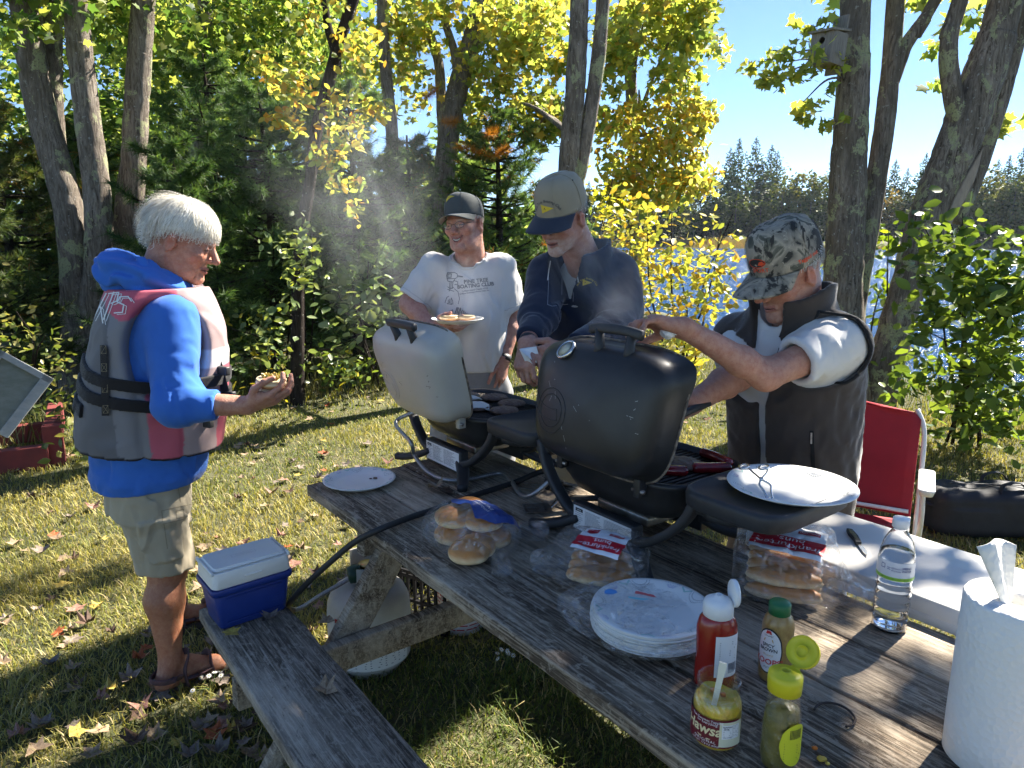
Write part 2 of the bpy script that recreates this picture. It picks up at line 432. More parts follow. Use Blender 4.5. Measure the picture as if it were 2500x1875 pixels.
# ------------------------------------------------------------------ leaf and needle clouds
def leafshape(kind):
    if kind == 'oval':
        v = [(0, 0, 0), (.27, .3, .05), (.22, .7, .05), (0, 1, 0), (-.22, .7, .05), (-.27, .3, .05)]; f = [(0, 1, 2, 3), (0, 3, 4, 5)]
    elif kind == 'diamond':
        v = [(0, 0, 0), (.34, .5, .06), (0, 1, 0), (-.34, .5, .06)]; f = [(0, 1, 2, 3)]
    elif kind == 'maple':
        pr = [(0, 0), (.44, .02), (.34, .26), (.6, .48), (.24, .56), (0, 1.0), (-.24, .56), (-.6, .48), (-.34, .26), (-.44, .02)]
        v = [(x, y, .08 * abs(x)) for x, y in pr] + [(0, .36, -.02)]
        f = [(10, i, (i + 1) % 10) for i in range(10)]
    return np.array(v, float), f
def leafcloud(pos, size, cols, kind='oval', droop=.3, seed=0, jitter=.25, up=.5):
    rg = np.random.default_rng(seed); n = len(pos); tv, tf_ = leafshape(kind)
    size = np.broadcast_to(size, (n,)) * rg.uniform(1 - jitter * 1.6, 1 + jitter, n)
    ax = rg.normal(size=(n, 3)); ax[:, 2] = ax[:, 2] * .5 - droop; ax /= np.linalg.norm(ax, axis=1)[:, None]
    nm = rg.normal(size=(n, 3)); nm[:, 2] += up * 1.5
    sd = np.cross(ax, nm); sd /= np.linalg.norm(sd, axis=1)[:, None] + 1e-9; nm = np.cross(sd, ax)
    v = pos[:, None, :] + size[:, None, None] * (tv[None, :, 0:1] * sd[:, None] + tv[None, :, 1:2] * ax[:, None] + tv[None, :, 2:3] * nm[:, None])
    k = len(tv); cols = np.asarray(cols, float)
    ci = rg.choice(len(cols), n) if cols.ndim == 2 and len(cols) != n else np.arange(n)
    cc = cols[ci] * rg.uniform(.7, 1.25, (n, 1)); cc = np.repeat(cc, k, 0)
    same = len({len(q) for q in tf_}) == 1
    fa = np.array(tf_)[None] + (np.arange(n) * k)[:, None, None]
    return v.reshape(-1, 3), fa.reshape(-1, fa.shape[-1]), cc
def blobpts(cl, seed=0, twig=None):                # clusters: (centre, radii(3), count); leaves gather on twigs inside
    rg = np.random.default_rng(seed); out = []
    for c_, r_, n in cl:
        nt_ = max(3, n // 14); d = rg.normal(size=(nt_, 3)); d /= np.linalg.norm(d, axis=1)[:, None]
        t = np.asarray(c_) + d * (rg.uniform(.05, 1, (nt_, 1)) ** .5) * np.asarray(r_)
        p = t[rg.integers(0, nt_, n)] + rg.normal(size=(n, 3)) * (np.mean(r_) * .16 if twig is None else twig); out.append(p)
    return np.concatenate(out)
LEAF = leafmat('leaf', trans=.6, tint=(1.2, 1.2, .75)); LEAFD = leafmat('leaf_glossy', rough=.35, trans=.42); NEEDLE = leafmat('pine_needle', .5, .4, (1.1, 1.15, .6))
GREEN = [(.08, .15, .03), (.11, .19, .04), (.16, .24, .05), (.06, .11, .03)]
YGREEN = [(.26, .33, .07), (.34, .38, .085), (.19, .27, .06), (.42, .43, .10)]
YELLOW = [(.47, .44, .10), (.53, .45, .09), (.40, .42, .10), (.54, .38, .07), (.32, .37, .085)]
GOLD = [(.56, .44, .075), (.56, .37, .06), (.48, .43, .085), (.50, .26, .04)]
PALE = [(.18, .24, .11), (.25, .30, .15), (.13, .19, .07)]

def bark(name, c1, c2, lich=(.34, .35, .20), amount=.5):
    m, nt, b = base(name); v1 = coords(nt, (1, 1, .16)); v2 = coords(nt)
    rid = noise(nt, v1, 30, 7, .75, 1.2); fine = noise(nt, v2, 130, 4, .7); big = noise(nt, coords(nt, (1, 1, .4)), 4, 4, .6)
    c = ramp(nt, rid, [(.36, tuple(q * .22 for q in c1)), (.46, c1), (.6, c2)])
    c = mixc(nt, ramp(nt, big, [(.35, g3(0)), (.65, g3(.75))]), c, tuple(q * .55 for q in c1))
    c = mixc(nt, ramp(nt, noise(nt, v2, 34, 3, .5), [(.66, g3(0)), (.69, g3(.8))]), c, (.42, .41, .37))
    lf = noise(nt, coords(nt, (1, 1, .8)), 4.6, 8, .68, .3); lm = ramp(nt, lf, [(.66 - .13 * amount, g3(0)), (.675 - .13 * amount, g3(1))])
    c = mixc(nt, math_(nt, 'MULTIPLY', lm, ramp(nt, noise(nt, v2, 55, 5, .7), [(.38, g3(.05)), (.48, g3(1))])), c, lich)
    nt.links.new(c, b.inputs['Base Color']); b.inputs['Roughness'].default_value = .95; b.inputs['Specular IOR Level'].default_value = .15
    nt.links.new(bump(nt, fine, .6, .008, bump(nt, rid, 1., .045)), b.inputs['Normal']); return m
BARK = bark('bark_grey', (.215, .18, .145), (.40, .345, .285)); BARKL = bark('bark_lichen', (.235, .195, .158), (.44, .38, .315), lich=(.42, .43, .25), amount=.85)
BARKD = bark('bark_dark', (.045, .035, .03), (.09, .07, .06), amount=.15); BARKF = mat('bark_far', (.10, .085, .075), .95)
def limb_vf(P, r, n=18, seed=0, rough_=.05):
    P = np.asarray(P, float); m_ = max(6, int(np.linalg.norm(np.diff(P, axis=0), axis=1).sum() / .07)); m_ = min(m_, 150)
    Q = spline(P, m_); rr = np.interp(np.linspace(0, 1, m_), np.linspace(0, 1, len(P)), r)
    v, f = tube(Q, rr, n)
    rg = Fold(seed, 9.); fo = Fold(seed + 1, 30., ani=(1, 1, .25)); cen = np.repeat(Q, n, 0); d = v - cen
    v = cen + d * (1 + rough_ * rg(v.astype(np.float32)) + rough_ * 1.1 * fo(v.astype(np.float32)))[:, None]
    return v, f
def pxpath(pts, Y, bottom=None, top=None):
    P = [U(x, y, Y if np.isscalar(Y) else Y[i]) for i, (x, y) in enumerate(pts)]
    if top is not None:
        d = P[0] - P[1]; d = d / max(.05, d[2]); P = [P[0] + d * max(.5, top - P[0][2])] + P
    if bottom is not None: P.append(np.asarray(bottom, float))
    return P
def tree_of(name, label, stems, bmat, crown=None, group=None, seed=0):
    """stems: list of (points, radii). crown: (verts, faces, cols, material)"""
    P0 = stems[0][0][-1]; P0 = V(P0[0], P0[1], P0[2])
    t = thing(name, label, 'tree', P0, group=group)
    for i, (P, r) in enumerate(stems):
        P = np.array(P)[::-1]; r = [q * .84 for q in np.atleast_1d(r)][::-1]
        v, f = limb_vf(P, r, 20 if max(r) > .1 else 10, seed + i * 3)
        mk('trunk' if i == 0 else 'limb', v, f, bmat, t, world=True)
    if crown is not None:
        for cv, cf, cc, cm in crown:
            o = mk('crown', cv, cf, cm, t, world=True, col=cc, smooth=False); stuff(o)
    return t
def twigs_vf(root, ends, r0=.02, seed=0, sag=.1):
    rg = np.random.default_rng(seed); out = []
    for e in ends:
        e = np.asarray(e, float); m_ = (np.asarray(root) + e) / 2 + rg.normal(size=3) * .12 * np.linalg.norm(e - root) * .4; m_[2] += sag
        out.append(tube(spline([root, m_, e], 12), np.linspace(r0, r0 * .25, 12), 6))
    return join(*out)

def pxcl(x, y, rx, ry, Y, n, dep=.6):
    c_ = U(x, y, Y); k = Y / FPX
    return (c_, (rx * k, dep, ry * k), n)
def crown_px(L, size, cols, kind='oval', seed=0, mat_=None, **kw):
    p = blobpts([pxcl(*q[:5], int(q[5] * 1.7), *q[6:]) for q in L], seed); v, f, c = leafcloud(p, size, cols, kind, seed=seed, **kw); return (v, f, c, mat_ or LEAF)

# the multi-stem maple at the shore (right)
RY = 6.2
rb = G(2090, 1015); rb3 = rb + V(.12, .05, 0)
R1 = pxpath([(2090, -20), (2085, 150), (2075, 350), (2066, 550), (2058, 720), (2064, 880)], RY, rb + V(0, 0, -.1), 9)
R2 = pxpath([(2188, -20), (2176, 150), (2160, 300), (2138, 450), (2108, 620), (2080, 800)], RY + .1, rb + V(.02, .03, -.1), 8.5)
R2b = pxpath([(2300, -30), (2258, 45), (2212, 110), (2178, 200)], RY + .1, None, 7.5)
R3 = pxpath([(2462, -20), (2432, 90), (2395, 200), (2347, 330), (2298, 450), (2255, 560), (2222, 680), (2188, 800), (2150, 920)], RY, rb3 + V(0, 0, -.1), 7.5)
R3a = pxpath([(2350, -20), (2322, 70), (2316, 150), (2328, 240), (2348, 330)], RY - .05, None, 7)
R3b = pxpath([(2500, 30), (2452, 190), (2408, 330), (2368, 440), (2320, 540)], RY + .2, None, 7)
k = RY / FPX
shade = []
rg = np.random.default_rng(5)
SH = np.array(SUN_DIR)
def shade_cl(tx, ty, tz, hgt, r_, n): # leaf mass whose shadow falls about (tx,ty)
    s = (hgt - tz) / SH[2]; return (V(tx, ty, tz) + SH * s, (r_, r_, .5), n)
shade = [shade_cl(-.1, 1.9, .75, 5.6, .62, 220), shade_cl(.35, 1.45, .75, 6.2, .6, 180), shade_cl(-.45, 2.25, .75, 6.3, .45, 110), shade_cl(.05, 1.2, .4, 6.4, .7, 220),
         shade_cl(.35, 2.9, 1.3, 5.2, .32, 30), shade_cl(-.7, 1.55, .2, 7.0, .7, 150), shade_cl(.9, 1.2, .8, 5.4, .40, 55),
         shade_cl(-1.8, 1.9, 0, 7.6, .6, 70), shade_cl(-2.3, 2.9, 0, 7.4, .5, 50), shade_cl(-1.6, 1.2, 0, 7.2, .5, 70),
         shade_cl(.55, .9, .8, 6.6, .45, 75), shade_cl(1.9, 3.9, .3, 4.6, .5, 50), shade_cl(2.6, 3.4, .2, 4.6, .5, 90)]
pv, pf, pc = leafcloud(blobpts(shade, 3), .12, YGREEN, 'maple', seed=4)
spray = crown_px([(q[0], q[1], q[2] * 1.15, q[3] * 1.15, q[4], int(q[5] * .75), q[6]) for q in [(1990, 120, 60, 70, RY - .3, 60, .3), (1930, 170, 70, 55, RY - .35, 70, .3), (1860, 150, 55, 30, RY - .4, 34, .2), (1885, 185, 40, 30, RY - .4, 26, .2), (1980, 250, 55, 50, RY - .3, 50, .25), (2020, 310, 30, 35, RY - .2, 22, .2), (1975, 60, 30, 30, RY - .2, 16, .2)]],
                 .074, [(.28, .34, .07), (.36, .39, .08), (.24, .30, .06), (.42, .40, .08)], 'maple', 11, up=.2, droop=.6)
topr = crown_px([(2400, 25, 70, 45, RY + .6, 50, .4), (2240, 10, 60, 25, RY + .8, 26, .4), (2420, 130, 50, 60, RY + .9, 26, .4), (2310, 130, 22, 80, RY + .9, 16, .3), (2480, 300, 30, 90, RY + .5, 24, .3), (2090, -60, 120, 40, RY, 50, .5)], .11, YGREEN, 'maple', 12, droop=.5, up=.2)
rt = tree_of('maple_tree', 'grey lichen-spotted maple with several stems and a birdhouse, by the red chair', [
    (R1, [.10, .135, .145, .165, .185, .195, .2, .27]), (R2, [.06, .085, .088, .095, .1, .11, .13, .2]), (R2b, [.04, .055, .06, .065, .07]),
    (R3, [.1, .15, .17, .19, .2, .19, .175, .165, .17, .19, .26]), (R3a, [.05, .075, .08, .085, .09, .09]), (R3b, [.06, .09, .1, .11, .12, .11])], BARKL,
    [(pv, pf, pc, LEAF), spray, topr], seed=20)
ends = [U(1850, 150, RY - .4), U(1890, 190, RY - .4), U(1930, 150, RY - .35), U(1960, 100, RY - .3), U(1960, 250, RY - .3)]
v, f = twigs_vf(U(2070, 190, RY), ends, .013, 3); mk('branch', v, f, BARK, rt, world=True)
for i, (c_, r_, n) in enumerate(shade[:8]):          # boughs that carry the overhead leaf masses
    a = np.array(R1[0]) if i % 2 else np.array(R3[0])
    v, f = twigs_vf(a, [c_, c_ + V(.5, .2, .1), c_ - V(.4, .3, .1)], .026, 30 + i); mk('branch', v, f, BARK, rt, world=True)
# bare, barkless scar on the leaning stem
sp_ = [U(2400, 360, RY - .12), U(2370, 430, RY - .14), U(2330, 510, RY - .15), U(2300, 585, RY - .14)]
q = spline(sp_, 26); prof = lambda t: [(.045 * math.sin(math.pi * min(1, max(.02, t))) * c_, .012 * s_) for c_, s_ in ((1, 0), (.6, .8), (0, 1), (-.6, .8), (-1, 0), (0, -.6))]
v, f = sweep(q, prof, up=(-.2, -1, .1)); mk('bare_wood', v, f, mat('bare_wood', (.36, .29, .22), .8, (.22, .17, .13), 30, bs=.4, stretch=(1, 1, .2)), rt, world=True)

# birdhouse
bh = U(2022, 122, RY - .30); Mb = basis(bh, V(.83, .557, 0), V(-.557, .83, 0), V(0, 0, 1)) @ rotm(3, 4, 0) @ np.diag([.86, .86, .86, 1.])
WOODG = mat('weathered_board', (.15, .132, .112), .9, (.25, .225, .195), 14, bs=.6, bscale=40, stretch=(6, 6, .6))
t = thing('birdhouse', 'small weathered wooden birdhouse nailed to the maple stem', 'birdhouse', bh)
for nm, sz, c_ in (('side_board', (.20, .018, .27), (.005, -.1, 0)), ('side_board', (.20, .018, .27), (.005, .1, 0)), ('bottom_board', (.19, .18, .018), (.005, 0, -.125)), ('back_board', (.022, .15, .50), (.122, .0, .06))):
    mk(nm, *tf(Mb, box(*sz, c_, .003)), WOODG, t, world=True, smooth=False)
a = np.linspace(0, 2 * math.pi, 24, endpoint=False); inn = np.stack([.030 * np.cos(a), .030 * np.sin(a) + .055], 1)      # front board with an entrance hole
sq = []
for q_ in a:
    c2_, s2_ = math.cos(q_), math.sin(q_); sc_ = min(.109 / max(1e-6, abs(c2_)), (.080 if s2_ > 0 else .19) / max(1e-6, abs(s2_))); sq.append((c2_ * sc_, s2_ * sc_ + .055))
vv = []; ff = []
for y_ in (-.116, -.098): vv += [(y_, x, z) for x, z in sq] + [(y_, x, z) for x, z in inn]
for i in range(24):
    j = (i + 1) % 24; ff += [(i, j, 24 + j, 24 + i), (48 + i, 72 + i, 72 + j, 48 + j), (24 + i, 24 + j, 72 + j, 72 + i), (i, 48 + i, 48 + j, j)]
mk('front_board', *tf(Mb, (np.array(vv), ff)), WOODG, t, world=True, smooth=False)
mk('roof', *tf(Mb @ rotm(0, -9, 0, (-.02, 0, .15)), box(.27, .25, .02, (0, 0, 0), .003)), WOODG, t, world=True, smooth=False)

# ------------------------------------------------------------------ woodland trunks (left and middle)
def gp(x, Y): d = ray(x, 600); X = (x - 1250) / (FPX * _c) * Y; return V(X, Y, -.05)
LY = 7.4
tree_of('maple_tree', 'thick mottled maple with three stems from one base, behind the life vest', [
    (pxpath([(58, -20), (78, 150), (108, 300), (150, 440), (175, 560), (190, 760)], LY, gp(195, LY), 9), [.1, .15, .155, .16, .165, .17, .18, .26]),
    (pxpath([(130, -20), (128, 150), (132, 300), (150, 450), (180, 600)], LY + .25, None, 9), [.08, .1, .11, .115, .12, .14]),
    (pxpath([(180, -20), (195, 120), (215, 300), (238, 480), (240, 640), (222, 820)], LY - .05, gp(205, LY), 9), [.09, .13, .135, .14, .15, .16, .18, .24])], BARKL,
    [crown_px([(120, -60, 260, 120, 7.6, 900, 1.6), (20, 60, 60, 60, 6.6, 40, .4)], .11, GREEN + YGREEN, 'maple', 40)], seed=50)
tree_of('maple_tree', 'straight grey-brown maple trunk standing just left of the white-haired man', [
    (pxpath([(352, -20), (340, 150), (330, 330), (322, 520), (318, 700)], 7.9, gp(312, 7.9), 9), [.1, .135, .14, .145, .15, .16, .22]),
    (pxpath([(322, 330), (300, 450), (292, 560), (288, 700)], 8.05, gp(290, 8.05)), [.06, .075, .08, .09, .11])], BARKL,
    [crown_px([(420, 40, 120, 110, 9.2, 420, 1.2)], .11, YGREEN + GREEN, 'maple', 41)], seed=60)
tree_of('maple_tree', 'slim grey trunk among bright leaves above the white-haired man', [
    (pxpath([(500, -20), (500, 150), (488, 300), (478, 450)], 10.5, gp(470, 10.5), 9), [.1, .12, .13, .14, .15, .18])], BARK,
    [crown_px([(560, 70, 200, 140, 11.5, 1500, 2.), (700, 160, 160, 120, 12, 1100, 2.), (420, 210, 130, 120, 11.5, 600, 1.5), (260, 60, 120, 120, 12, 800, 1.5), (640, -20, 240, 60, 11, 700, 1.5)], .105, YGREEN + YGREEN + GREEN, 'maple', 42)], seed=65)
tree_of('birch_tree', 'slender dark leaning tree with yellow and orange leaves, in front of the pines', [
    (pxpath([(868, -20), (830, 100), (800, 210), (772, 320), (756, 450), (738, 560), (728, 700)], 6.8, gp(722, 6.8), 6.5), [.05, .062, .065, .07, .07, .065, .07, .07, .09]),
    (pxpath([(788, -20), (800, 60), (818, 125), (824, 170)], 6.8, None, 6), [.03, .04, .045, .05, .05])], BARKD,
    [crown_px([(840, 60, 110, 90, 6.7, 110, .6), (700, 170, 110, 50, 6.5, 90, .5), (760, 250, 80, 60, 6.4, 90, .5), (860, 300, 80, 70, 6.6, 100, .5), (930, 270, 70, 30, 6.4, 36, .3), (690, 290, 60, 40, 6.3, 46, .3), (800, 400, 60, 70, 6.4, 50, .4), (850, 480, 50, 60, 6.4, 30, .4)],
              .085, YGREEN + YELLOW + GOLD, 'oval', 43, droop=.6)], seed=70)
tree_of('maple_tree', 'thin upright grey trunk between the leaning dark tree and the pines', [
    (pxpath([(932, -20), (938, 120), (948, 240), (958, 360)], 10, gp(968, 10), 9), [.07, .085, .09, .095, .1, .12])], BARK,
    [crown_px([(1000, 30, 90, 60, 10, 260, .8), (890, 170, 70, 90, 10.5, 200, .8), (990, 190, 70, 80, 10.5, 220, .8)], .1, YGREEN + YELLOW, 'maple', 44)], seed=75)
tree_of('maple_tree', 'thick grey maple trunk leaning to the right above the smiling man', [
    (pxpath([(1190, -20), (1152, 100), (1122, 200), (1098, 320), (1082, 460)], 10.5, gp(1060, 10.5), 9), [.13, .155, .16, .17, .175, .18, .22]),
    (pxpath([(1062, -30), (1088, 60), (1110, 130), (1118, 200)], 10.5, None, 8), [.04, .05, .06, .07, .08]),
    (pxpath([(1040, 60), (1070, 150), (1078, 260), (1085, 400)], 10.8, None), [.07, .085, .09, .1])], BARK,
    [crown_px([(1270, 60, 110, 70, 10, 520, 1.), (1160, 30, 90, 60, 10.5, 300, 1.), (1230, 190, 100, 90, 10.3, 460, 1.), (1310, 270, 70, 60, 10, 240, .6), (1150, 230, 60, 90, 11, 200, .8), (1030, 90, 60, 60, 10.5, 140, .6), (1180, 330, 70, 60, 10.5, 160, .6)], .1, YELLOW + YGREEN, 'maple', 45)], seed=80)
H1 = pxpath([(1416, -20), (1411, 100), (1402, 250), (1388, 400), (1378, 560)], 8, gp(1385, 8), 9); H2 = pxpath([(1474, -20), (1463, 120), (1444, 260), (1420, 390), (1400, 520)], 8.05, gp(1398, 8.05), 9)
ht = tree_of('maple_tree', 'grey lichened maple with two close stems rising behind the man in the dark fleece', [
    (H1, [.1, .115, .12, .125, .13, .14, .2]), (H2, [.07, .085, .09, .095, .1, .11, .15])], BARKL,
    [crown_px([(1320, 30, 70, 50, 11, 200, .6), (1370, 110, 40, 60, 11, 70, .4), (1300, 130, 60, 50, 11, 120, .5), (1340, 270, 60, 40, 10.6, 120, .5), (1310, 330, 70, 40, 10.6, 120, .5)], .13, YGREEN + YELLOW, 'maple', 46, droop=.5)], seed=85)
v, f = twigs_vf(U(1395, 330, 8), [U(1300, 270, 10.4), U(1210, 240, 10.4), U(1310, 320, 10.2)], .035, 5); mk('branch', v, f, BARK, ht, world=True)
yt = tree_of('maple_tree', 'yellow-leaved maple on the bank hanging its boughs over the water', [(pxpath([(1520, -20), (1540, 200), (1548, 450)], 13.2, gp(1552, 13.2), 9), [.08, .1, .12, .13, .16])], BARK,
    [crown_px([(1560, 60, 110, 80, 12.2, 520, 1.2), (1660, 40, 80, 70, 12, 380, 1.), (1500, 150, 60, 50, 12.2, 150, .8), (1700, 130, 60, 60, 11.8, 140, .8), (1480, 270, 40, 50, 12.4, 90, .6), (1640, 190, 60, 40, 12, 110, .7)], .135, YGREEN + YGREEN + YELLOW, 'maple', 49, droop=.5),
     crown_px([(1560, 310, 80, 60, 12, 320, .9), (1650, 270, 90, 40, 11.8, 280, .8), (1640, 360, 80, 60, 11.8, 360, .9), (1600, 450, 90, 60, 11.8, 400, .9), (1690, 430, 60, 50, 11.6, 260, .8), (1530, 400, 60, 70, 12.1, 260, .8), (1690, 290, 70, 25, 11.6, 120, .6), (1500, 480, 60, 50, 12.1, 210, .8)], .13, YELLOW + YELLOW + GOLD + YGREEN, 'oval', 47, droop=.7)], seed=95)
for e_ in ([U(1650, 280, 11.8), U(1620, 370, 11.8), U(1560, 310, 12)], [U(1570, 60, 12.2), U(1560, 220, 12.2), U(1660, 40, 12)], [U(1690, 430, 11.6), U(1600, 450, 11.8)]): v, f = twigs_vf(U(1545, 330, 13.2), e_, .05, 4); mk('branch', v, f, BARK, yt, world=True)

# ------------------------------------------------------------------ white pines
def pine(x, Y, ytop, label, spread=1.3, seed=0, cols=None, dead=0., nw=24, tufts=20, ndl=15, ln=.12, low=.1, wid=.008, lean=0.):
    rg = np.random.default_rng(seed); b_ = gp(x, Y); b_[2] = 0; H = U(x, ytop, Y)[2]; top = b_ + V(lean, 0, H)
    cols = np.array(cols if cols is not None else [(.085, .155, .055), (.115, .19, .065), (.075, .135, .055), (.16, .235, .075)])
    t = thing('pine_tree', label, 'tree', b_, group=None)
    v, f = limb_vf([b_, b_ + (top - b_) * .5 + V(.03, .02, 0), top], [.02 + .018 * H, .02 + .009 * H, .012], 10, seed); mk('trunk', v, f, BARKD, t, world=True)
    br = []; tp = []; td = []
    for i in range(nw):
        u = low + (1 - low) * (i + rg.uniform(-.3, .3)) / nw; u = min(.985, max(.06, u)); z = H * u
        L0 = spread * (1.02 - u) ** .75 * (1 if u > .35 else .75 + .25 * u / .35)
        for k_ in range(5):
            a = rg.uniform(0, 6.283); L = L0 * rg.uniform(.6, 1.15) + .12; d = V(math.cos(a), math.sin(a), rg.uniform(-.05, .35))
            p0 = b_ + (top - b_) * u; p1 = p0 + d * L * .55 + V(0, 0, -.03 * L); p2 = p0 + d * L + V(0, 0, .12 * L)
            Q = spline([p0, p1, p2], 9); br.append(tube(Q, np.linspace(.012 + .004 * L, .004, 9), 4, False))
            for j in range(tufts):
                s = rg.uniform(.25, 1) ** .8; q = Q[min(8, int(s * 8))]; side = nrm(np.cross(d, V(0, 0, 1))) * rg.choice([-1, 1])
                dd = nrm(nrm(d) * rg.uniform(.3, 1) + side * rg.uniform(0, .9) + V(0, 0, rg.uniform(-.1, .6)))
                tp.append(q + dd * rg.uniform(0, .22) * L * (1.1 - s * .6)); td.append(dd)
            tp.append(p2); td.append(nrm(d + V(0, 0, .3)))
    v, f = join(*br); mk('branch', v, f, BARKD, t, world=True)
    tp = np.array(tp); td = np.array(td); n = len(tp)
    nd = td[:, None] * rg.uniform(.25, 1.1, (n, ndl, 1)) + rg.normal(size=(n, ndl, 3)) * .55; nd /= np.linalg.norm(nd, axis=2)[:, :, None]
    p = tp[:, None] - td[:, None] * rg.uniform(0, .09, (n, ndl, 1)); e = p + nd * ln * rg.uniform(.7, 1.15, (n, ndl, 1)); e[:, :, 2] -= .012
    sd = np.cross(nd, rg.normal(size=(n, ndl, 3))); sd /= np.linalg.norm(sd, axis=2)[:, :, None] + 1e-9; sd *= wid / 2
    vv = np.stack([p - sd, p + sd, e], 2).reshape(-1, 3); ff = np.arange(len(vv)).reshape(-1, 3)
    cc = cols[rg.integers(0, len(cols), n)] * rg.uniform(.75, 1.3, (n, 1))
    dm = rg.random(n) < dead; cc[dm] = np.array([.42, .18, .04]) * rg.uniform(.6, 1.1, (dm.sum(), 1))
    cc = np.repeat(cc, ndl * 3, 0); o = mk('crown', vv, ff, NEEDLE, t, world=True, col=cc, smooth=False); stuff(o)
    return t
PL = [(.10, .17, .05), (.13, .20, .06), (.08, .14, .05), (.17, .23, .06)]
pine(560, 9.2, 130, 'tall dark pine rising directly behind the white-haired man', 1.9, 1, nw=30)
pine(680, 8.4, 210, 'dark shaded pine beside the slender leaning tree', 1.5, 2, nw=26)
pine(880, 8.6, 190, 'dark pine behind the drifting smoke', 1.5, 3, nw=26)
pine(470, 7.2, 330, 'young pine low behind the blue hood', 1.1, 4, nw=20, cols=[(.04, .085, .03), (.06, .11, .03), (.09, .14, .035)])
pine(1215, 9.6, 265, 'sunlit young pine with orange dead needles behind the smiling man', 1.7, 5, cols=PL, dead=.05, nw=26)
pine(1010, 9.3, 330, 'hazy green pine at the shoulder of the smiling man', 1.2, 6, cols=[(.06, .12, .05), (.09, .15, .05), (.05, .09, .045)], dead=.02, nw=22)
pine(60, 7.9, 250, 'brownish green pine at the left edge of the woods', 1.5, 7, cols=[(.10, .12, .03), (.07, .11, .03), (.13, .13, .04)], dead=.04, nw=26)
pine(260, 8.8, 300, 'pine half hidden between the thick maple stems', 1.4, 8, cols=[(.07, .12, .03), (.10, .15, .04)], dead=.06, nw=24)
pine(790, 10.5, 170, 'tall pine deep in the woods', 1.9, 9, nw=28)
pine(-60, 6.3, 420, 'small pine bush at the far left edge', 1.0, 10, cols=[(.09, .11, .03), (.06, .10, .03)], nw=18)
# the long orange dead bough on the sunlit pine
dt = [c_ for c_ in bpy.data.objects if c_.type == 'EMPTY' and c_.get('label', '').startswith('sunlit young pine')][0]
rg = np.random.default_rng(3); ps = []
for a_, b_ in (((1205, 385, 9.2), (1118, 358, 8.9)), ((1205, 385, 9.2), (1240, 360, 8.9)), ((1215, 320, 9.3), (1190, 330, 9.)), ((1070, 215, 9.8), (1040, 240, 9.7)), ((1120, 300, 9.6), (1085, 300, 9.5))):
    A_, B_ = U(*a_), U(*b_); s = rg.random((420, 1)); p = A_ + (B_ - A_) * s; d_ = nrm(B_ - A_) * .4 + rg.normal(size=(420, 3)) * .6; d_[:, 2] += .25; d_ /= np.linalg.norm(d_, axis=1)[:, None]
    sd = np.cross(d_, rg.normal(size=(420, 3))); sd /= np.linalg.norm(sd, axis=1)[:, None] + 1e-9; ps.append(np.stack([p - sd * .002, p + sd * .002, p + d_ * .12], 1))
vv = np.concatenate(ps).reshape(-1, 3); o = mk('dead_bough', vv, np.arange(len(vv)).reshape(-1, 3), NEEDLE, dt, world=True, smooth=False, col=np.repeat(np.array([(.55, .22, .03)]) * rg.uniform(.6, 1.1, (len(vv) // 3, 1)), 3, 0)); stuff(o)

# ------------------------------------------------------------------ the wood behind, one mass of leaves and shade
rg = np.random.default_rng(77); cl = []
for i in range(120):
    Y = rg.uniform(12.5, 20); x = rg.uniform(-250, 1180); yb = 940
    y = rg.uniform(430, 900) if rg.random() < .85 else rg.uniform(250, 430)
    if x > 850 and y < 380: continue
    cl.append((U(x, y, Y), (rg.uniform(.6, 1.2), .9, rg.uniform(.5, 1.0)), 420))
for i in range(26): cl.append((U(rg.uniform(1000, 1420), rg.uniform(560, 860), rg.uniform(11, 15)), (.7, .7, .6), 380))
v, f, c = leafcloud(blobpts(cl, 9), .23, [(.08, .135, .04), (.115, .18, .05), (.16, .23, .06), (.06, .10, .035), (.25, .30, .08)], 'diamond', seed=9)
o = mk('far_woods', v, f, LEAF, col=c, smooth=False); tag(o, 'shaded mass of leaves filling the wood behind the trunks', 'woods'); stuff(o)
cl = [(U(rg.uniform(-100, 900), rg.uniform(-60, 360), rg.uniform(13, 18)), (1.1, 1., .8), 170) for i in range(46)]
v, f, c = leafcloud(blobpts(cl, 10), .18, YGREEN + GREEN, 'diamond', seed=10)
o = mk('canopy_leaves', v, f, LEAF, col=c, smooth=False); tag(o, 'sunlit yellow-green canopy beyond the trunks at the upper left', 'woods'); stuff(o)
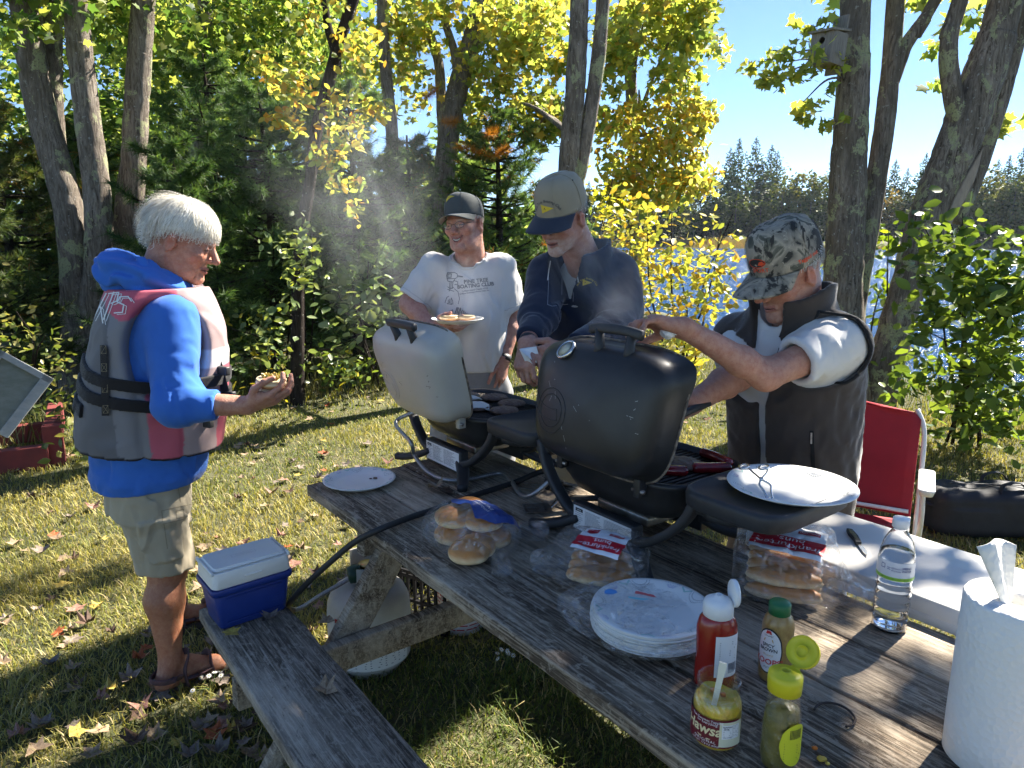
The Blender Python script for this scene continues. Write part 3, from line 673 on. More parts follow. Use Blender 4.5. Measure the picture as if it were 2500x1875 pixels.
# ------------------------------------------------------------------ shrubs
def oval_mesh(nm, L=1., W=.62, m=None, col=(.2, .3, .03), n=5):
    ys = np.linspace(0, 1, n); vv = []; ff = []
    for y_ in ys:
        w_ = W / 2 * math.sin(math.pi * min(.985, max(.03, y_)) ** .85); zc = -.10 * (y_ - .3) ** 2
        for s in (-1, 0, 1): vv.append((s * w_ * L, y_ * L, (zc + .09 * abs(s)) * L))
    for i in range(n - 1):
        for j in range(2): a = i * 3 + j; ff.append((a, a + 1, a + 4, a + 3))
    return mesh(nm, vv, ff, m or LEAFD, smooth=True, col=np.tile(col, (len(vv), 1)))
def shrub(name, label, stems, n_big, size, cols, region, seed, rest=0, kind='oval', shape=.62, base_at=None, trans=LEAFD, cat='shrub'):
    """region: list of px clusters; the first n_big leaves (nearest) are single leaf objects"""
    rg = np.random.default_rng(seed); t = thing(name, label, cat, base_at)
    P = blobpts([pxcl(*q) for q in region], seed, twig=.09)
    order = np.argsort(P[:, 1] + rg.normal(size=len(P)) * .15); P = P[order]
    if len(stems):
        v, f = join(*[tube(spline(s, 12), np.linspace(.013, .004, 12), 5) for s in stems]); mk('stems', v, f, BARKD, t, world=True)
    lib = [oval_mesh('leaf', 1., shape, trans, np.array(c) * k_) for c in cols for k_ in (.8, 1.1)]
    loc0 = np.array(base_at, float)
    for p in P[:n_big]:
        o = bpy.data.objects.new('leaf', lib[rg.integers(len(lib))]); COL.objects.link(o); o.parent = t
        o.location = tuple(p - loc0); s = size * rg.uniform(.7, 1.25); o.scale = (s, s, s)
        o.rotation_euler = (rg.normal() * .6 - .25, rg.normal() * .6, rg.uniform(0, 6.28))
    if len(P) > n_big:
        v, f, c = leafcloud(P[n_big:], size * .95, cols, kind, seed=seed); o = mk('foliage', v, f, trans, t, world=True, col=c, smooth=False); stuff(o)
    return t
def stemset(bx, by, ends, Y):
    b_ = G(bx, by); return [[b_ + V(random.uniform(-.2, .2), random.uniform(-.1, .1), 0), (b_ + U(x, y, Y)) / 2 + V(random.uniform(-.15, .15), 0, .2), U(x, y, Y)] for x, y in ends]
SG = [(.11, .17, .03), (.16, .23, .04), (.22, .29, .06), (.08, .13, .03)]
shrub('leafy_shrub', 'green broad-leaved shrub at the water, behind the duffel bag', stemset(2380, 1085, [(2260, 560), (2330, 620), (2420, 640), (2480, 760), (2300, 760), (2400, 850), (2250, 800), (2480, 620), (2350, 520)], 5.1), 290, .115, SG,
      [(2320, 640, 70, 60, 5.0, 150, .4), (2400, 720, 90, 80, 4.9, 230, .4), (2290, 760, 60, 90, 5.1, 170, .4), (2460, 620, 50, 60, 4.9, 100, .3), (2380, 880, 110, 90, 5.1, 250, .4), (2480, 850, 50, 110, 4.8, 150, .3), (2260, 900, 50, 80, 5.3, 110, .3), (2250, 560, 30, 40, 5.2, 30, .2), (2360, 1010, 120, 60, 5.3, 170, .3), (2340, 545, 50, 25, 4.9, 26, .2), (2460, 1000, 50, 60, 5.0, 110, .3)], 1, base_at=G(2380, 1085))
shrub('leafy_shrub', 'bright green shrub filling the gap between the maple stems', stemset(2140, 1010, [(2170, 560), (2190, 620), (2150, 700), (2180, 760)], 6.8), 90, .11, [(.20, .28, .025), (.27, .33, .03), (.14, .21, .02)],
      [(2180, 600, 35, 60, 6.9, 60, .3), (2160, 720, 40, 60, 6.9, 70, .3), (2175, 830, 35, 60, 6.9, 50, .3), (2010, 600, 40, 40, 7.2, 20, .3), (2025, 690, 20, 50, 6.9, 24, .3)], 2, base_at=G(2140, 1005))
shrub('leafy_shrub', 'yellow autumn shrub at the water between the dark fleece and the camouflage cap', stemset(1640, 1005, [(1500, 620), (1580, 560), (1650, 640), (1720, 620), (1760, 560), (1600, 760), (1690, 780), (1540, 700), (1790, 520), (1640, 520)], 6.4), 290, .085, [(.47, .45, .09), (.53, .45, .08), (.40, .43, .09), (.54, .36, .06), (.32, .37, .08)],
      [(1500, 600, 60, 70, 6.7, 150, .4), (1590, 640, 70, 60, 6.4, 150, .4), (1680, 660, 80, 70, 6.3, 150, .4), (1560, 720, 70, 60, 6.5, 130, .4), (1650, 770, 80, 60, 6.3, 150, .4), (1740, 740, 60, 60, 6.2, 90, .3), (1780, 640, 50, 50, 6.2, 45, .3), (1740, 560, 60, 40, 6.4, 40, .3), (1600, 850, 90, 50, 6.5, 200, .4), (1700, 860, 60, 50, 6.3, 120, .3), (1560, 520, 90, 50, 6.8, 150, .4), (1640, 930, 80, 40, 6.6, 120, .3)], 3, base_at=G(1640, 1003))
shrub('leafy_shrub', 'pale lit vine leaves climbing the dark leaning tree', stemset(735, 930, [(730, 640), (760, 570), (700, 620), (740, 700), (700, 760)], 6.5), 150, .085, PALE + [(.26, .30, .06)],
      [(740, 630, 50, 45, 6.4, 60, .25), (690, 600, 40, 30, 6.4, 26, .2), (760, 560, 35, 40, 6.5, 34, .25), (720, 690, 50, 40, 6.4, 46, .25), (690, 760, 50, 40, 6.3, 36, .25), (640, 840, 40, 40, 6.2, 22, .2)], 4, base_at=G(735, 930))
shrub('leafy_shrub', 'pale broad-leaved bush in the smoke behind the white grill lid', stemset(900, 950, [(900, 640), (860, 690), (930, 720), (880, 780)], 6.2), 200, .1, PALE,
      [(880, 660, 45, 35, 6.2, 30, .2), (900, 720, 70, 50, 6.2, 70, .3), (870, 790, 60, 50, 6.3, 60, .3), (940, 800, 60, 60, 6.4, 60, .3), (840, 730, 30, 30, 6.1, 18, .2)], 5, base_at=G(900, 945))
shrub('leafy_shrub', 'low mixed undergrowth along the edge of the wood', stemset(700, 985, [(560, 800), (650, 820), (760, 850), (830, 850)], 6.9), 120, .085, SG + PALE + [(.40, .34, .04)],
      [(600, 850, 70, 50, 6.8, 90, .4), (700, 870, 70, 50, 6.9, 100, .4), (800, 890, 70, 40, 7.0, 110, .4), (900, 900, 60, 40, 7.1, 90, .4), (620, 780, 60, 50, 7.1, 60, .4), (560, 930, 50, 25, 6.4, 40, .3)], 6, base_at=G(700, 985))
shrub('leafy_shrub', 'sunlit weeds and brambles at the left edge, beside the grey panel', stemset(60, 1040, [(40, 760), (110, 820), (160, 860), (20, 860)], 5.6), 120, .065, [(.16, .20, .05), (.22, .24, .07), (.10, .15, .03), (.28, .26, .10)],
      [(60, 780, 80, 70, 5.9, 120, .4), (130, 860, 60, 60, 5.6, 90, .3), (40, 680, 60, 60, 6.2, 70, .4), (150, 960, 50, 60, 5.2, 80, .3), (180, 1060, 50, 50, 4.6, 60, .2), (60, 900, 60, 50, 5.8, 60, .3)], 7, base_at=G(60, 1040))
shrub('leafy_shrub', 'thin golden saplings on the bank beside the dark fleece', stemset(1420, 930, [(1460, 500), (1490, 560), (1500, 420), (1440, 470)], 8.2), 60, .08, [(.45, .40, .04), (.35, .36, .04)],
      [(1470, 480, 40, 50, 8.2, 60, .3), (1500, 560, 50, 50, 8, 70, .3), (1450, 560, 40, 60, 8.2, 50, .3), (1480, 640, 40, 60, 8, 60, .3)], 8, base_at=G(1440, 925))

# ------------------------------------------------------------------ grass
def inside_wood(x, y): return y > np.interp(x, [-9, -5, -4, -2.6, -1.2, .5, 2.5, 5], [3.2, 4.6, 5.4, 7.8, 8.4, 8.8, 7.6, 5.6])
def blades(n, x0, x1, y0, y1, h, wd, cols, seed, keep=None, lean=.5):
    rg = np.random.default_rng(seed); x = rg.uniform(x0, x1, n); y = rg.uniform(y0, y1, n)
    vis = np.abs(x) < .80 * y + .35
    m_ = vis & (x < xshore(y) - .2)
    if keep is not None: m_ &= keep(x, y)
    x, y = x[m_], y[m_]; n = len(x); z = gz(x, y)
    pn = np.sin(x * 1.9 + 2.3 * np.sin(y * 1.1)) * np.sin(y * 2.3 + 1.3 * np.sin(x * 1.7)); pn2 = np.sin(x * 5.1 + y * 3.3) * np.sin(y * 6.1 - x * 2.)
    H = h * rg.uniform(.45, 1.25, n) * (1 + .35 * pn + .2 * pn2); a = rg.uniform(0, 6.283, n); l = rg.uniform(.1, 1, n) * lean * H * 1.6
    dx, dy = np.cos(a), np.sin(a); W = wd * rg.uniform(.6, 1.2, n) / 2; px, py = -dy * W, dx * W
    b0 = np.stack([x - px, y - py, z], 1); b1 = np.stack([x + px, y + py, z], 1)
    m0 = np.stack([x - px * .8 + dx * l * .35, y - py * .8 + dy * l * .35, z + H * .6], 1); m1 = np.stack([x + px * .8 + dx * l * .35, y + py * .8 + dy * l * .35, z + H * .6], 1)
    tp = np.stack([x + dx * l, y + dy * l, z + H * .92], 1)
    v = np.stack([b0, b1, m1, m0, tp], 1).reshape(-1, 3); k = np.arange(n)[:, None] * 5
    f = np.concatenate([k + [0, 1, 2], k + [0, 2, 3], k + [3, 2, 4]])
    cols = np.array(cols); dry = np.clip(.5 + .45 * pn + .25 * rg.normal(size=n), 0, 1)
    c = cols[0] * (1 - dry[:, None]) + cols[1] * dry[:, None]; s = rg.random(n) < .12; c[s] = cols[2]
    c *= rg.uniform(.7, 1.25, (n, 1)); return v, f, np.repeat(c, 5, 0)
GC = [(.15, .19, .03), (.37, .315, .085), (.50, .40, .19)]
lawn = lambda x, y: ~inside_wood(x, y)
parts_ = [blades(90000, -3, 3.2, 1.1, 3.6, .036, .0045, GC, 1, lawn, 1.), blades(105000, -6, 6, 3.6, 6.6, .037, .006, GC, 2, lawn, .8), blades(80000, -7, 7, 6.6, 14, .05, .010, GC, 3, lawn, .6)]
off = 0; vs, fs, cs = [], [], []
for v, f, c in parts_: vs.append(v); fs.append(f + off); cs.append(c); off += len(v)
GRASS = leafmat('grass_blade', .6, .35, (1.15, 1.15, .6))
o = mk('grass', np.concatenate(vs), np.concatenate(fs), GRASS, col=np.concatenate(cs), smooth=False); tag(o, 'short dry green and straw-coloured lawn grass', 'grass'); stuff(o)
edge = lambda x, y: inside_wood(x, y + 1.0) & ~inside_wood(x, y - 1.6)
v, f, c = blades(26000, -7, 6, 2.6, 10.5, .30, .007, [(.07, .11, .02), (.20, .19, .06), (.36, .30, .14)], 4, edge, .8)
v2, f2, c2 = blades(5200, -.75, 1.1, 1.25, 2.4, .085, .004, [(.08, .13, .02), (.2, .19, .06), (.34, .28, .12)], 5, None, 1.1)
o = mk('tall_grass', np.concatenate([v, v2]), np.concatenate([f, f2 + len(v)]), GRASS, col=np.concatenate([c, c2]), smooth=False); tag(o, 'long uncut grass along the wood edge and under the table', 'grass'); stuff(o)

# ------------------------------------------------------------------ fallen leaves (each one its own object)
def dry_leaf(nm, col, curl, seed):
    rg = np.random.default_rng(seed); tv, tf_ = leafshape('maple'); v = tv.copy(); v[:, 1] -= .45
    v[:, 2] = curl * (1.4 * v[:, 0] ** 2 + .9 * (v[:, 1]) ** 2 * rg.uniform(-.5, 1)) + .08 * rg.normal(size=len(v)) * curl
    c = np.array(col) * rg.uniform(.8, 1.15, (len(v), 1)); return mesh(nm, v, tf_, mat('dry_leaf', rough=.75, attr=True, c2=(.55, .45, .4), ns=9), smooth=False, col=c)
FL = [('tan', (.36, .27, .17)), ('grey brown', (.24, .20, .16)), ('dark brown', (.11, .065, .04)), ('orange red', (.42, .11, .03)), ('yellow', (.52, .40, .08)), ('pinkish brown', (.36, .19, .14))]
FLIB = {n_: [dry_leaf('fallen_leaf', c_, cu, 5 + i * 3 + j) for j, cu in enumerate((.3, .6, 1.0))] for i, (n_, c_) in enumerate(FL)}
rg = np.random.default_rng(21); nl = 0
def put_leaf(p, kind, s, label, group, tilt=.16):
    o = bpy.data.objects.new('fallen_leaf', FLIB[kind][rg.integers(3)]); COL.objects.link(o); o.location = tuple(float(q) for q in p); o.scale = (s, s, s)
    o.rotation_euler = (rg.normal() * tilt, rg.normal() * tilt, rg.uniform(0, 6.28)); tag(o, label, 'leaf', group); return o
wts = {'tan': .3, 'grey brown': .24, 'dark brown': .18, 'orange red': .11, 'yellow': .08, 'pinkish brown': .09}
tries = 0
while nl < 290 and tries < 4000:
    tries += 1
    if rg.random() < .62: x, y = rg.uniform(5, 900), rg.uniform(1080, 1870)
    elif rg.random() < .7: x, y = rg.uniform(560, 1500), rg.uniform(900, 1300)
    else: x, y = rg.uniform(1050, 1750), rg.uniform(880, 1100)
    p = G(x, y)
    if p[1] > 9 or p[0] > xshore(p[1]) - .5 or inside_wood(p[0], p[1]): continue
    t_, w__ = tw_of(p); wh = 'on the grass under the table' if 0 < t_ and w__ > -.45 else 'on the lawn beyond the grills' if x > 1050 else 'on the lawn around the sandals of the white-haired man' if x > 260 and y > 1380 else 'at the lower left edge of the lawn' if y > 1380 else 'on the lawn behind the blue cooler' if x > 480 else 'on the lawn left of the khaki shorts'
    k_ = rg.choice(list(wts), p=list(wts.values()))
    put_leaf(V(p[0], p[1], gz(p[0], p[1]) + .024), k_, rg.uniform(.042, .082), f'fallen {k_} maple leaf {wh}', f'fallen {k_} leaves {wh}'); nl += 1

# ------------------------------------------------------------------ far shore
FARL = leafmat('far_foliage', .7, .25)
def far_conifer(p, H, seed, label):
    rg = np.random.default_rng(seed); t = thing('far_pine', label, 'tree', p, group='trees on the far shore')
    mk('trunk', *tube([p + V(0, 0, -.5), p + V(0, 0, H)], [.28, .06], 6), BARKF, t, world=True)
    n = 1300; u = rg.uniform(.04, 1, n) ** .9; a = rg.uniform(0, 6.283, n); lay_ = .75 + .25 * np.sin(u * 40 + rg.uniform(0, 6)); r_ = H * .30 * (1.0 - u) ** .72 * lay_ * rg.uniform(.35, 1.1, n)
    q = p + np.stack([r_ * np.cos(a), r_ * np.sin(a), u * H + rg.normal(size=n) * .2], 1)
    v, f, c = leafcloud(q, H * .085 * (1.1 - u), [(.045, .075, .035), (.06, .095, .04), (.08, .115, .045)], 'diamond', seed=seed, up=.2, droop=.2); o = mk('crown', v, f, FARL, t, world=True, col=c, smooth=False); stuff(o)
def far_round(p, H, seed, label, cols):
    rg = np.random.default_rng(seed); t = thing('far_tree', label, 'tree', p, group='trees on the far shore')
    mk('trunk', *tube([p + V(0, 0, -.5), p + V(.2, 0, H * .8)], [.3, .1], 6), BARKF, t, world=True)
    cl = [(p + V(0, 0, H * .55), (H * .36, H * .28, H * .42), 700)] + [(p + V(rg.normal() * H * .17, rg.normal() * H * .1, H * rg.uniform(.3, .9)), (H * .16,) * 3, 80) for _ in range(6)]
    v, f, c = leafcloud(blobpts(cl, seed), H * .06, cols, 'diamond', seed=seed); o = mk('crown', v, f, FARL, t, world=True, col=c, smooth=False); stuff(o)
rg = np.random.default_rng(55)
FG = [(.06, .09, .025), (.09, .12, .03), (.12, .14, .035)]; FY = [(.14, .15, .04), (.18, .17, .04), (.10, .12, .03)]; FO = [(.30, .20, .04), (.22, .18, .04)]
def fartree(x, ytop, Y, kind, i, cols=None):
    p = U(x, 600, Y); p = V(p[0], p[1], float(gz(np.array([p[0]]), np.array([p[1]]))[0])); H = (U(x, ytop, Y)[2] - p[2]) * 1.05
    wh = 'behind the yellow shrub' if x < 1720 else 'left of the birdhouse stem' if x < 2040 else 'between the maple stems' if x < 2290 else 'right of the leaning maple stem'
    if kind == 'c': far_conifer(p, H, 300 + i, 'dark pine across the lake, seen ' + wh)
    else: far_round(p, H, 300 + i, ('rounded yellowish tree' if cols is FY else 'rounded green tree' if cols is not FO else 'orange-turning tree') + ' across the lake, seen ' + wh, cols or FG)
i = 0
for x, yt in ((1765, 372), (1795, 350), (1830, 348), (1865, 365), (1890, 380), (1735, 420), (1700, 440), (2025, 390), (2165, 400), (2230, 385), (2250, 395), (2475, 372), (2440, 390), (2410, 400), (2365, 395), (2500, 380), (1850, 400), (2200, 420), (1660, 430), (1610, 440), (1560, 450), (2530, 385), (2560, 390), (2330, 410), (2300, 400), (1500, 440), (1440, 450), (2600, 400)):
    fartree(x + rg.uniform(-8, 8), yt, rg.uniform(196, 212) - (max(0, x - 2150) * .09), 'c', i); i += 1
for x, yt, cc in ((1945, 405, FY), (1990, 420, FG), (1900, 450, FG), (1970, 470, FG), (1850, 480, FG), (1790, 470, FG), (1740, 480, FG), (2015, 480, FG), (2175, 470, FO), (2200, 480, FG), (2385, 420, FY), (2420, 450, FG), (2460, 440, FY), (2490, 430, FG), (2340, 470, FG), (1690, 500, FG), (1640, 480, FG), (1580, 490, FG), (2250, 480, FG), (2520, 440, FG), (2290, 470, FG), (1530, 500, FG), (2480, 500, FY), (2050, 470, FG), (2100, 450, FG)):
    fartree(x, yt, rg.uniform(190, 196) - (max(0, x - 2150) * .09), 'r', i, cc); i += 1
cl = []
for x in np.arange(1300, 2700, 11):
    Y = 199 - max(0, x - 2150) * .09; p = U(x, 600, Y); cl.append((V(p[0], p[1], 6.), (2.4, 2, 8.5), 130))
v, f, c = leafcloud(blobpts(cl, 91), 1.3, [(.03, .05, .025), (.05, .075, .03), (.02, .04, .02)], 'diamond', seed=91)
o = mk('far_thicket', v, f, FARL, col=c, smooth=False); tag(o, 'dark wood filling in behind the trees across the lake', 'woods'); stuff(o)
rr_ = []
for x in np.linspace(-60, 130, 3600):
    pass
xs_ = rg.uniform(-40, 125, 5200); ys_ = yfar(xs_) - 1 + rg.uniform(-1, 12, 5200) * np.where((xs_ > 44) & (xs_ < 66), 1.6, .5)
zs_ = gz(xs_, ys_); n = len(xs_); h_ = rg.uniform(.5, 1.3, n); w_ = .5
v = np.stack([np.stack([xs_ - w_, ys_, zs_ - .2], 1), np.stack([xs_ + w_, ys_, zs_ - .2], 1), np.stack([xs_ + w_ * .4, ys_ + .2, zs_ + h_], 1), np.stack([xs_ - w_ * .4, ys_ - .2, zs_ + h_], 1)], 1).reshape(-1, 3)
c = np.array([(.42, .29, .14), (.36, .27, .12), (.30, .28, .12)])[rg.integers(0, 3, n)]
o = mk('marsh_grass', v, np.arange(4 * n).reshape(-1, 4), FARL, col=np.repeat(c, 4, 0), smooth=False); tag(o, 'tan marsh grass along the far water edge', 'grass'); stuff(o)
# ================================================================== PICNIC TABLE
def woodmat(name, dark, mid, light, lich=.5):
    m, nt, b = base(name)
    g1 = noise(nt, coords(nt, (1.1, 26, 26)), 3.2, 7, .72, .9); g2 = noise(nt, coords(nt, (3, 90, 90)), 2.2, 4, .7, .3); big = noise(nt, coords(nt, (.7, 3, 3)), 2.0, 4, .6)
    c = ramp(nt, g1, [(.32, tuple(q * .6 for q in dark)), (.44, dark), (.52, mid), (.62, tuple(q * .75 for q in light)), (.74, light)])
    c = mixc(nt, ramp(nt, g2, [(.42, g3(.8)), (.55, g3(0))]), c, tuple(q * .55 for q in dark))
    c = mixc(nt, ramp(nt, big, [(.45, g3(0)), (.62, g3(.45))]), c, tuple(q * 1.25 for q in light))
    v3 = coords(nt); fk = noise(nt, coords(nt, (1, 2.2, 1)), 26, 8, .78, .6); c = mixc(nt, ramp(nt, fk, [(.52, g3(0)), (.60, g3(.55))]), c, tuple(q * .9 for q in light)); c = mixc(nt, ramp(nt, fk, [(.36, g3(.7)), (.43, g3(0))]), c, tuple(q * .6 for q in dark)); lf = noise(nt, v3, 13, 7, .75); lm = ramp(nt, lf, [(.665, g3(0)), (.685, g3(lich))])
    c = mixc(nt, lm, c, (.36, .37, .31))
    nt.links.new(c, b.inputs['Base Color']); b.inputs['Roughness'].default_value = .85; b.inputs['Specular IOR Level'].default_value = .25
    nt.links.new(bump(nt, fk, .7, .004, bump(nt, g2, .5, .003, bump(nt, g1, .9, .008))), b.inputs['Normal']); return m
WOOD = woodmat('weathered_wood', (.105, .076, .05), (.30, .226, .154), (.56, .468, .35))
WOODB = woodmat('weathered_wood_grey', (.105, .08, .057), (.285, .226, .164), (.54, .455, .355), .3)
def plank_vf(l, w_, h, c_, seed, warp=.003):
    """a worn plank: slightly wavy edges and ends, rounded arrises"""
    rg = np.random.default_rng(seed); n = 40; xs = np.linspace(-l / 2, l / 2, n); fo = Fold(seed, 7.); pr = np.array(rrect(w_, h, .006, 2)); rs = []
    for i, x in enumerate(xs):
        wv = warp * fo(np.array([[x, 0, 0], [x, 3, 0]], np.float32)); p = pr.copy(); p[:, 0] = np.where(p[:, 0] > 0, p[:, 0] + wv[0], p[:, 0] + wv[1])
        xe = x + (rg.normal(size=len(pr)) * .004 if i in (0, n - 1) else 0)
        rs.append(np.stack([np.full(len(p), x) + (xe - x), p[:, 0], p[:, 1] + .5 * wv[1]], 1))
    v, f = rings(rs); return v + np.asarray(c_), f
tb = thing('picnic_table', 'weathered grey wooden picnic table with attached benches, loaded with food', 'table', T0, TROT)
for i in range(4): mk('plank', *plank_vf(2.44 + random.uniform(-.01, .01), .184, .04, (1.22 + random.uniform(-.006, .006), .0925 + i * .1905, .73), 10 + i), WOOD, tb, sharp=50)
mk('bench_plank', *plank_vf(2.3, .236, .04, (.097 + 1.15, -.291, .43), 30), WOODB, tb, sharp=50)
mk('bench_plank', *plank_vf(2.3, .236, .04, (.097 + 1.15, 1.045, .43), 31), WOODB, tb, sharp=50)
def beam(a, b_, wx, wz, m, nm, seed):
    a = V(*a); b_ = V(*b_); d = b_ - a; L = np.linalg.norm(d); x = d / L; y = nrm(np.cross(V(1, 0, 0), x)) if abs(x[0]) < .9 else V(0, 1, 0); z = np.cross(x, y)
    # local plank: length x, width -> z?, thickness along table x
    v, f = plank_vf(L, wz, wx, (0, 0, 0), seed, .001); M = basis((a + b_) / 2, x, y, z); mk(nm, *tf(M, (v, f)), m, tb, sharp=50)
for t_ in (.43, 2.05):
    beam((t_, .16, .709), (t_, -.33, 0), .04, .10, WOOD, 'leg', int(40 + t_ * 10)); beam((t_, .60, .709), (t_, 1.09, 0), .04, .10, WOOD, 'leg', int(44 + t_ * 10))
    beam((t_ + .044, -.41, .365), (t_ + .044, 1.17, .365), .04, .09, WOOD, 'crossbeam', int(48 + t_ * 10)); beam((t_ - .044, .02, .665), (t_ - .044, .74, .665), .04, .088, WOOD, 'cleat', int(52 + t_ * 10))
beam((.44, .38, .39), (1.22, .38, .69), .04, .09, WOOD, 'brace', 60)
STEEL = mat('steel', (.35, .34, .33), .45, metal=.9, c2=(.22, .18, .15), ns=40)
for (w_, z_) in ((-.085, .33), (-.185, .28)): mk('bolt', *tf(rotm(0, 90, 0, (.404, w_, z_)), lathe([(.013, 0), (.013, .006), (.010, .009), (.004, .010)], 6)), STEEL, tb)

# ================================================================== GRILLS
BLK = mat('black_enamel', (.013, .013, .014), .36, (.032, .031, .030), 5, rvar=.14, bs=.05, bscale=300, spec=.4)
BLKP = mat('black_plastic', (.022, .022, .023), .52, (.034, .034, .034), 30, bs=.15, bscale=400, bd=.0006)
IRON = mat('cast_iron', (.02, .019, .018), .45, (.06, .045, .035), 60, bs=.4, bscale=200, metal=.3)
CREAM = mat('cream_enamel', (.44, .42, .375), .38, (.38, .35, .30), 6, var=.8, rvar=.08)
PAPERW = mat('white_paper', (.74, .74, .72), .7); INK = mat('black_ink', (.02, .02, .022), .6); INKG = mat('grey_ink', (.12, .12, .13), .7)
CHROME = mat('chrome', (.62, .61, .58), .25, metal=1.)
def lid_vf(a, b_, H, n=64, th=.006):
    zs = [0, .018, .04, .07, .10, .125, .145, .158, .166, .17]; zs = [z * H / .17 for z in zs]; outer, inner = [], []
    for z in zs:
        u = z / H; s = (1 - u ** 5.) ** (1 / 2.8) if u < 1 else .0
        s = max(s, .02); sx = s ** .8; fl = .012 * max(0, 1 - z / .03)
        p = superell(a * sx + fl, b_ * s ** .9 + fl, 4.4, n); w_ = np.clip((p[:, 1] / b_ - .35) / .5, 0, 1) * np.clip((np.abs(p[:, 0]) / a - .6) / .3, 0, 1) * max(0, 1 - z / .045); p[:, 0] += np.sign(p[:, 0]) * .022 * w_; p[:, 0] *= .93 + .07 * p[:, 1] / b_; outer.append(np.column_stack([p, np.full(n, z)]))
        q = superell(max(.002, a * sx - th), max(.002, b_ * s ** .9 - th), 4.4, n); q[:, 0] *= .93 + .07 * q[:, 1] / b_; inner.append(np.column_stack([q, np.full(n, max(-.0005, z - th))]))
    return rings(outer[::-1] + inner, True)
def grill(t_, w_, lidm, open_, name, label, seed, thermo=False, wear=False):
    g = thing(name, label, 'grill', TW(t_, w_, .752), TROT); RZ = .235; a, b_ = .235, .160; ab, bb, yb_ = .25, .182, .022
    # cooking box
    ro = [(1., RZ), (1.015, RZ - .012), (.985, RZ - .02), (.95, RZ - .06), (.82, RZ - .105), (.55, RZ - .135), (.1, RZ - .14)]; ri = [(.1, RZ - .125), (.5, RZ - .12), (.78, RZ - .09), (.93, RZ - .04), (.965, RZ)]
    rs = [np.column_stack([superell(ab * s, bb * s, 3.6, 64) + np.array([0, yb_]), np.full(64, z)]) for s, z in ro[::-1] + ri[::-1]]
    mk('cooking_box', *rings(rs, True), BLK, g)
    bar = mesh('grate_bar', *tube([(0, -.170, 0), (0, 0, .002), (0, .170, 0)], .0042, 6), IRON)
    for i in range(25):
        x = -.218 + i * .01815; o = link('grate_bar', bar, g); o.location = (x, yb_, RZ - .018); o.scale = (1, min(1, (1 - (abs(x) / .252) ** 3.4) ** .3 * 1.04), 1)
    # frame: two cradles, feet, label
    for s in (-1, 1):
        Q = spline([(-.300, s * .125, RZ + .005), (-.268, s * .13, .165), (-.205, s * .135, .10), (-.13, s * .14, .058), (0, s * .14, .055), (.13, s * .14, .058), (.205, s * .135, .10), (.268, s * .13, .165), (.300, s * .125, RZ + .005)], 40)
        mk('cradle', *sweep(Q, [(p[0], p[1]) for p in rrect(.024, .038, .009, 3)], up=(0, 1, 0)), BLKP, g)
        mk('cradle_plate', *box(.245, .036, .085, (0, s * .14, .058), .006), BLKP, g)
        for x in (-1, 1):
            Q = spline([(x * .105, s * .14, .055), (x * .15, s * .165, .03), (x * .2, s * .2, .014), (x * .235, s * .225, .012)], 14)
            mk('foot', *sweep(Q, lambda u: [(p[0] * (1 - .3 * u), p[1]) for p in rrect(.05, .024, .010, 3)]), BLKP, g)
    for s in (-1, 1): mk('hub', *tf(rotm(90, 0, 0, (s * .300, -.095, RZ - .02)), lathe([(.02, -.04), (.03, -.03), (.034, 0), (.034, .02), (.028, .034), (.012, .038), (.010, .033), (.001, .033)], 20)), BLKP, g)
    mk('grease_tray', *box(.2, .16, .03, (0, 0, .085), .008), mat('foil_tray', (.45, .42, .35), .4, metal=.7, c2=(.25, .2, .14), ns=20), g)
    lb = mk('warning_label', *box(.226, .0015, .070, (0, -.1588, .058), .0004), PAPERW, g, smooth=False)
    rg = np.random.default_rng(seed); L = [];
    for cx, wd, rows in ((-.088, .036, 9), (-.03, .07, 16), (.052, .082, 16)):
        for r_ in range(rows):
            z = .086 - r_ * .056 / rows; e = wd * rg.uniform(.6, 1)
            L.append([(cx - wd / 2, z), (cx - wd / 2 + e, z)])
    v, f = strokes_vf(L, .0011); mk('small_print', *tf(basis(V(0, -.160, 0), V(1, 0, 0), V(0, 0, 1), V(0, -1, 0)), (v, f)), INKG, g, smooth=False)
    v, f = join(tf(rotm(0, 0, 0, (-.089, .083, 0)), poly_vf([(-.015, -.005), (.015, -.005), (.015, .005), (-.015, .005)]))); mk('label_badge', *tf(basis(V(0, -.1603, 0), V(1, 0, 0), V(0, 0, 1), V(0, -1, 0)), (v, f)), INK, g, smooth=False)
    v, f = text_vf('weber', .008); mk('badge_lettering', *tf(basis(V(-.089, -.1607, .083), V(1, 0, 0), V(0, 0, 1), V(0, -1, 0)), (v, f)), PAPERW, g, smooth=False)
    # right side table
    pr = [(p[0] * 1.0, p[1]) for p in superell(.14, .18, 5, 40)]
    rs = [np.column_stack([np.array(pr) * s + np.array([.395, .012]), np.full(40, RZ + z)]) for s, z in ((.95, -.026), (.99, -.02), (1., .008), (.985, .018), (.93, .020), (.91, .016), (.02, .015))]
    mk('side_shelf', *rings(rs, True), BLKP, g)
    Q = spline([(.27, -.1, RZ - .02), (.33, -.1, RZ - .05), (.42, -.08, RZ - .04)], 10); mk('shelf_bracket', *tube(Q, .018, 8), BLKP, g)
    # lid: hinged at the back edge
    ML = rotm(0, 0, 0, (0, -b_ + .005, RZ + .012)) @ rotm(open_, 0, 0) @ rotm(0, 0, 0, (0, b_ - .005, 0))
    lv, lf = lid_vf(a + .012, b_ + .008, .122); lid = mk('lid', *tf(ML, (lv, lf)), [lidm], g, sharp=60)
    bv = bvh_of(lv, lf)
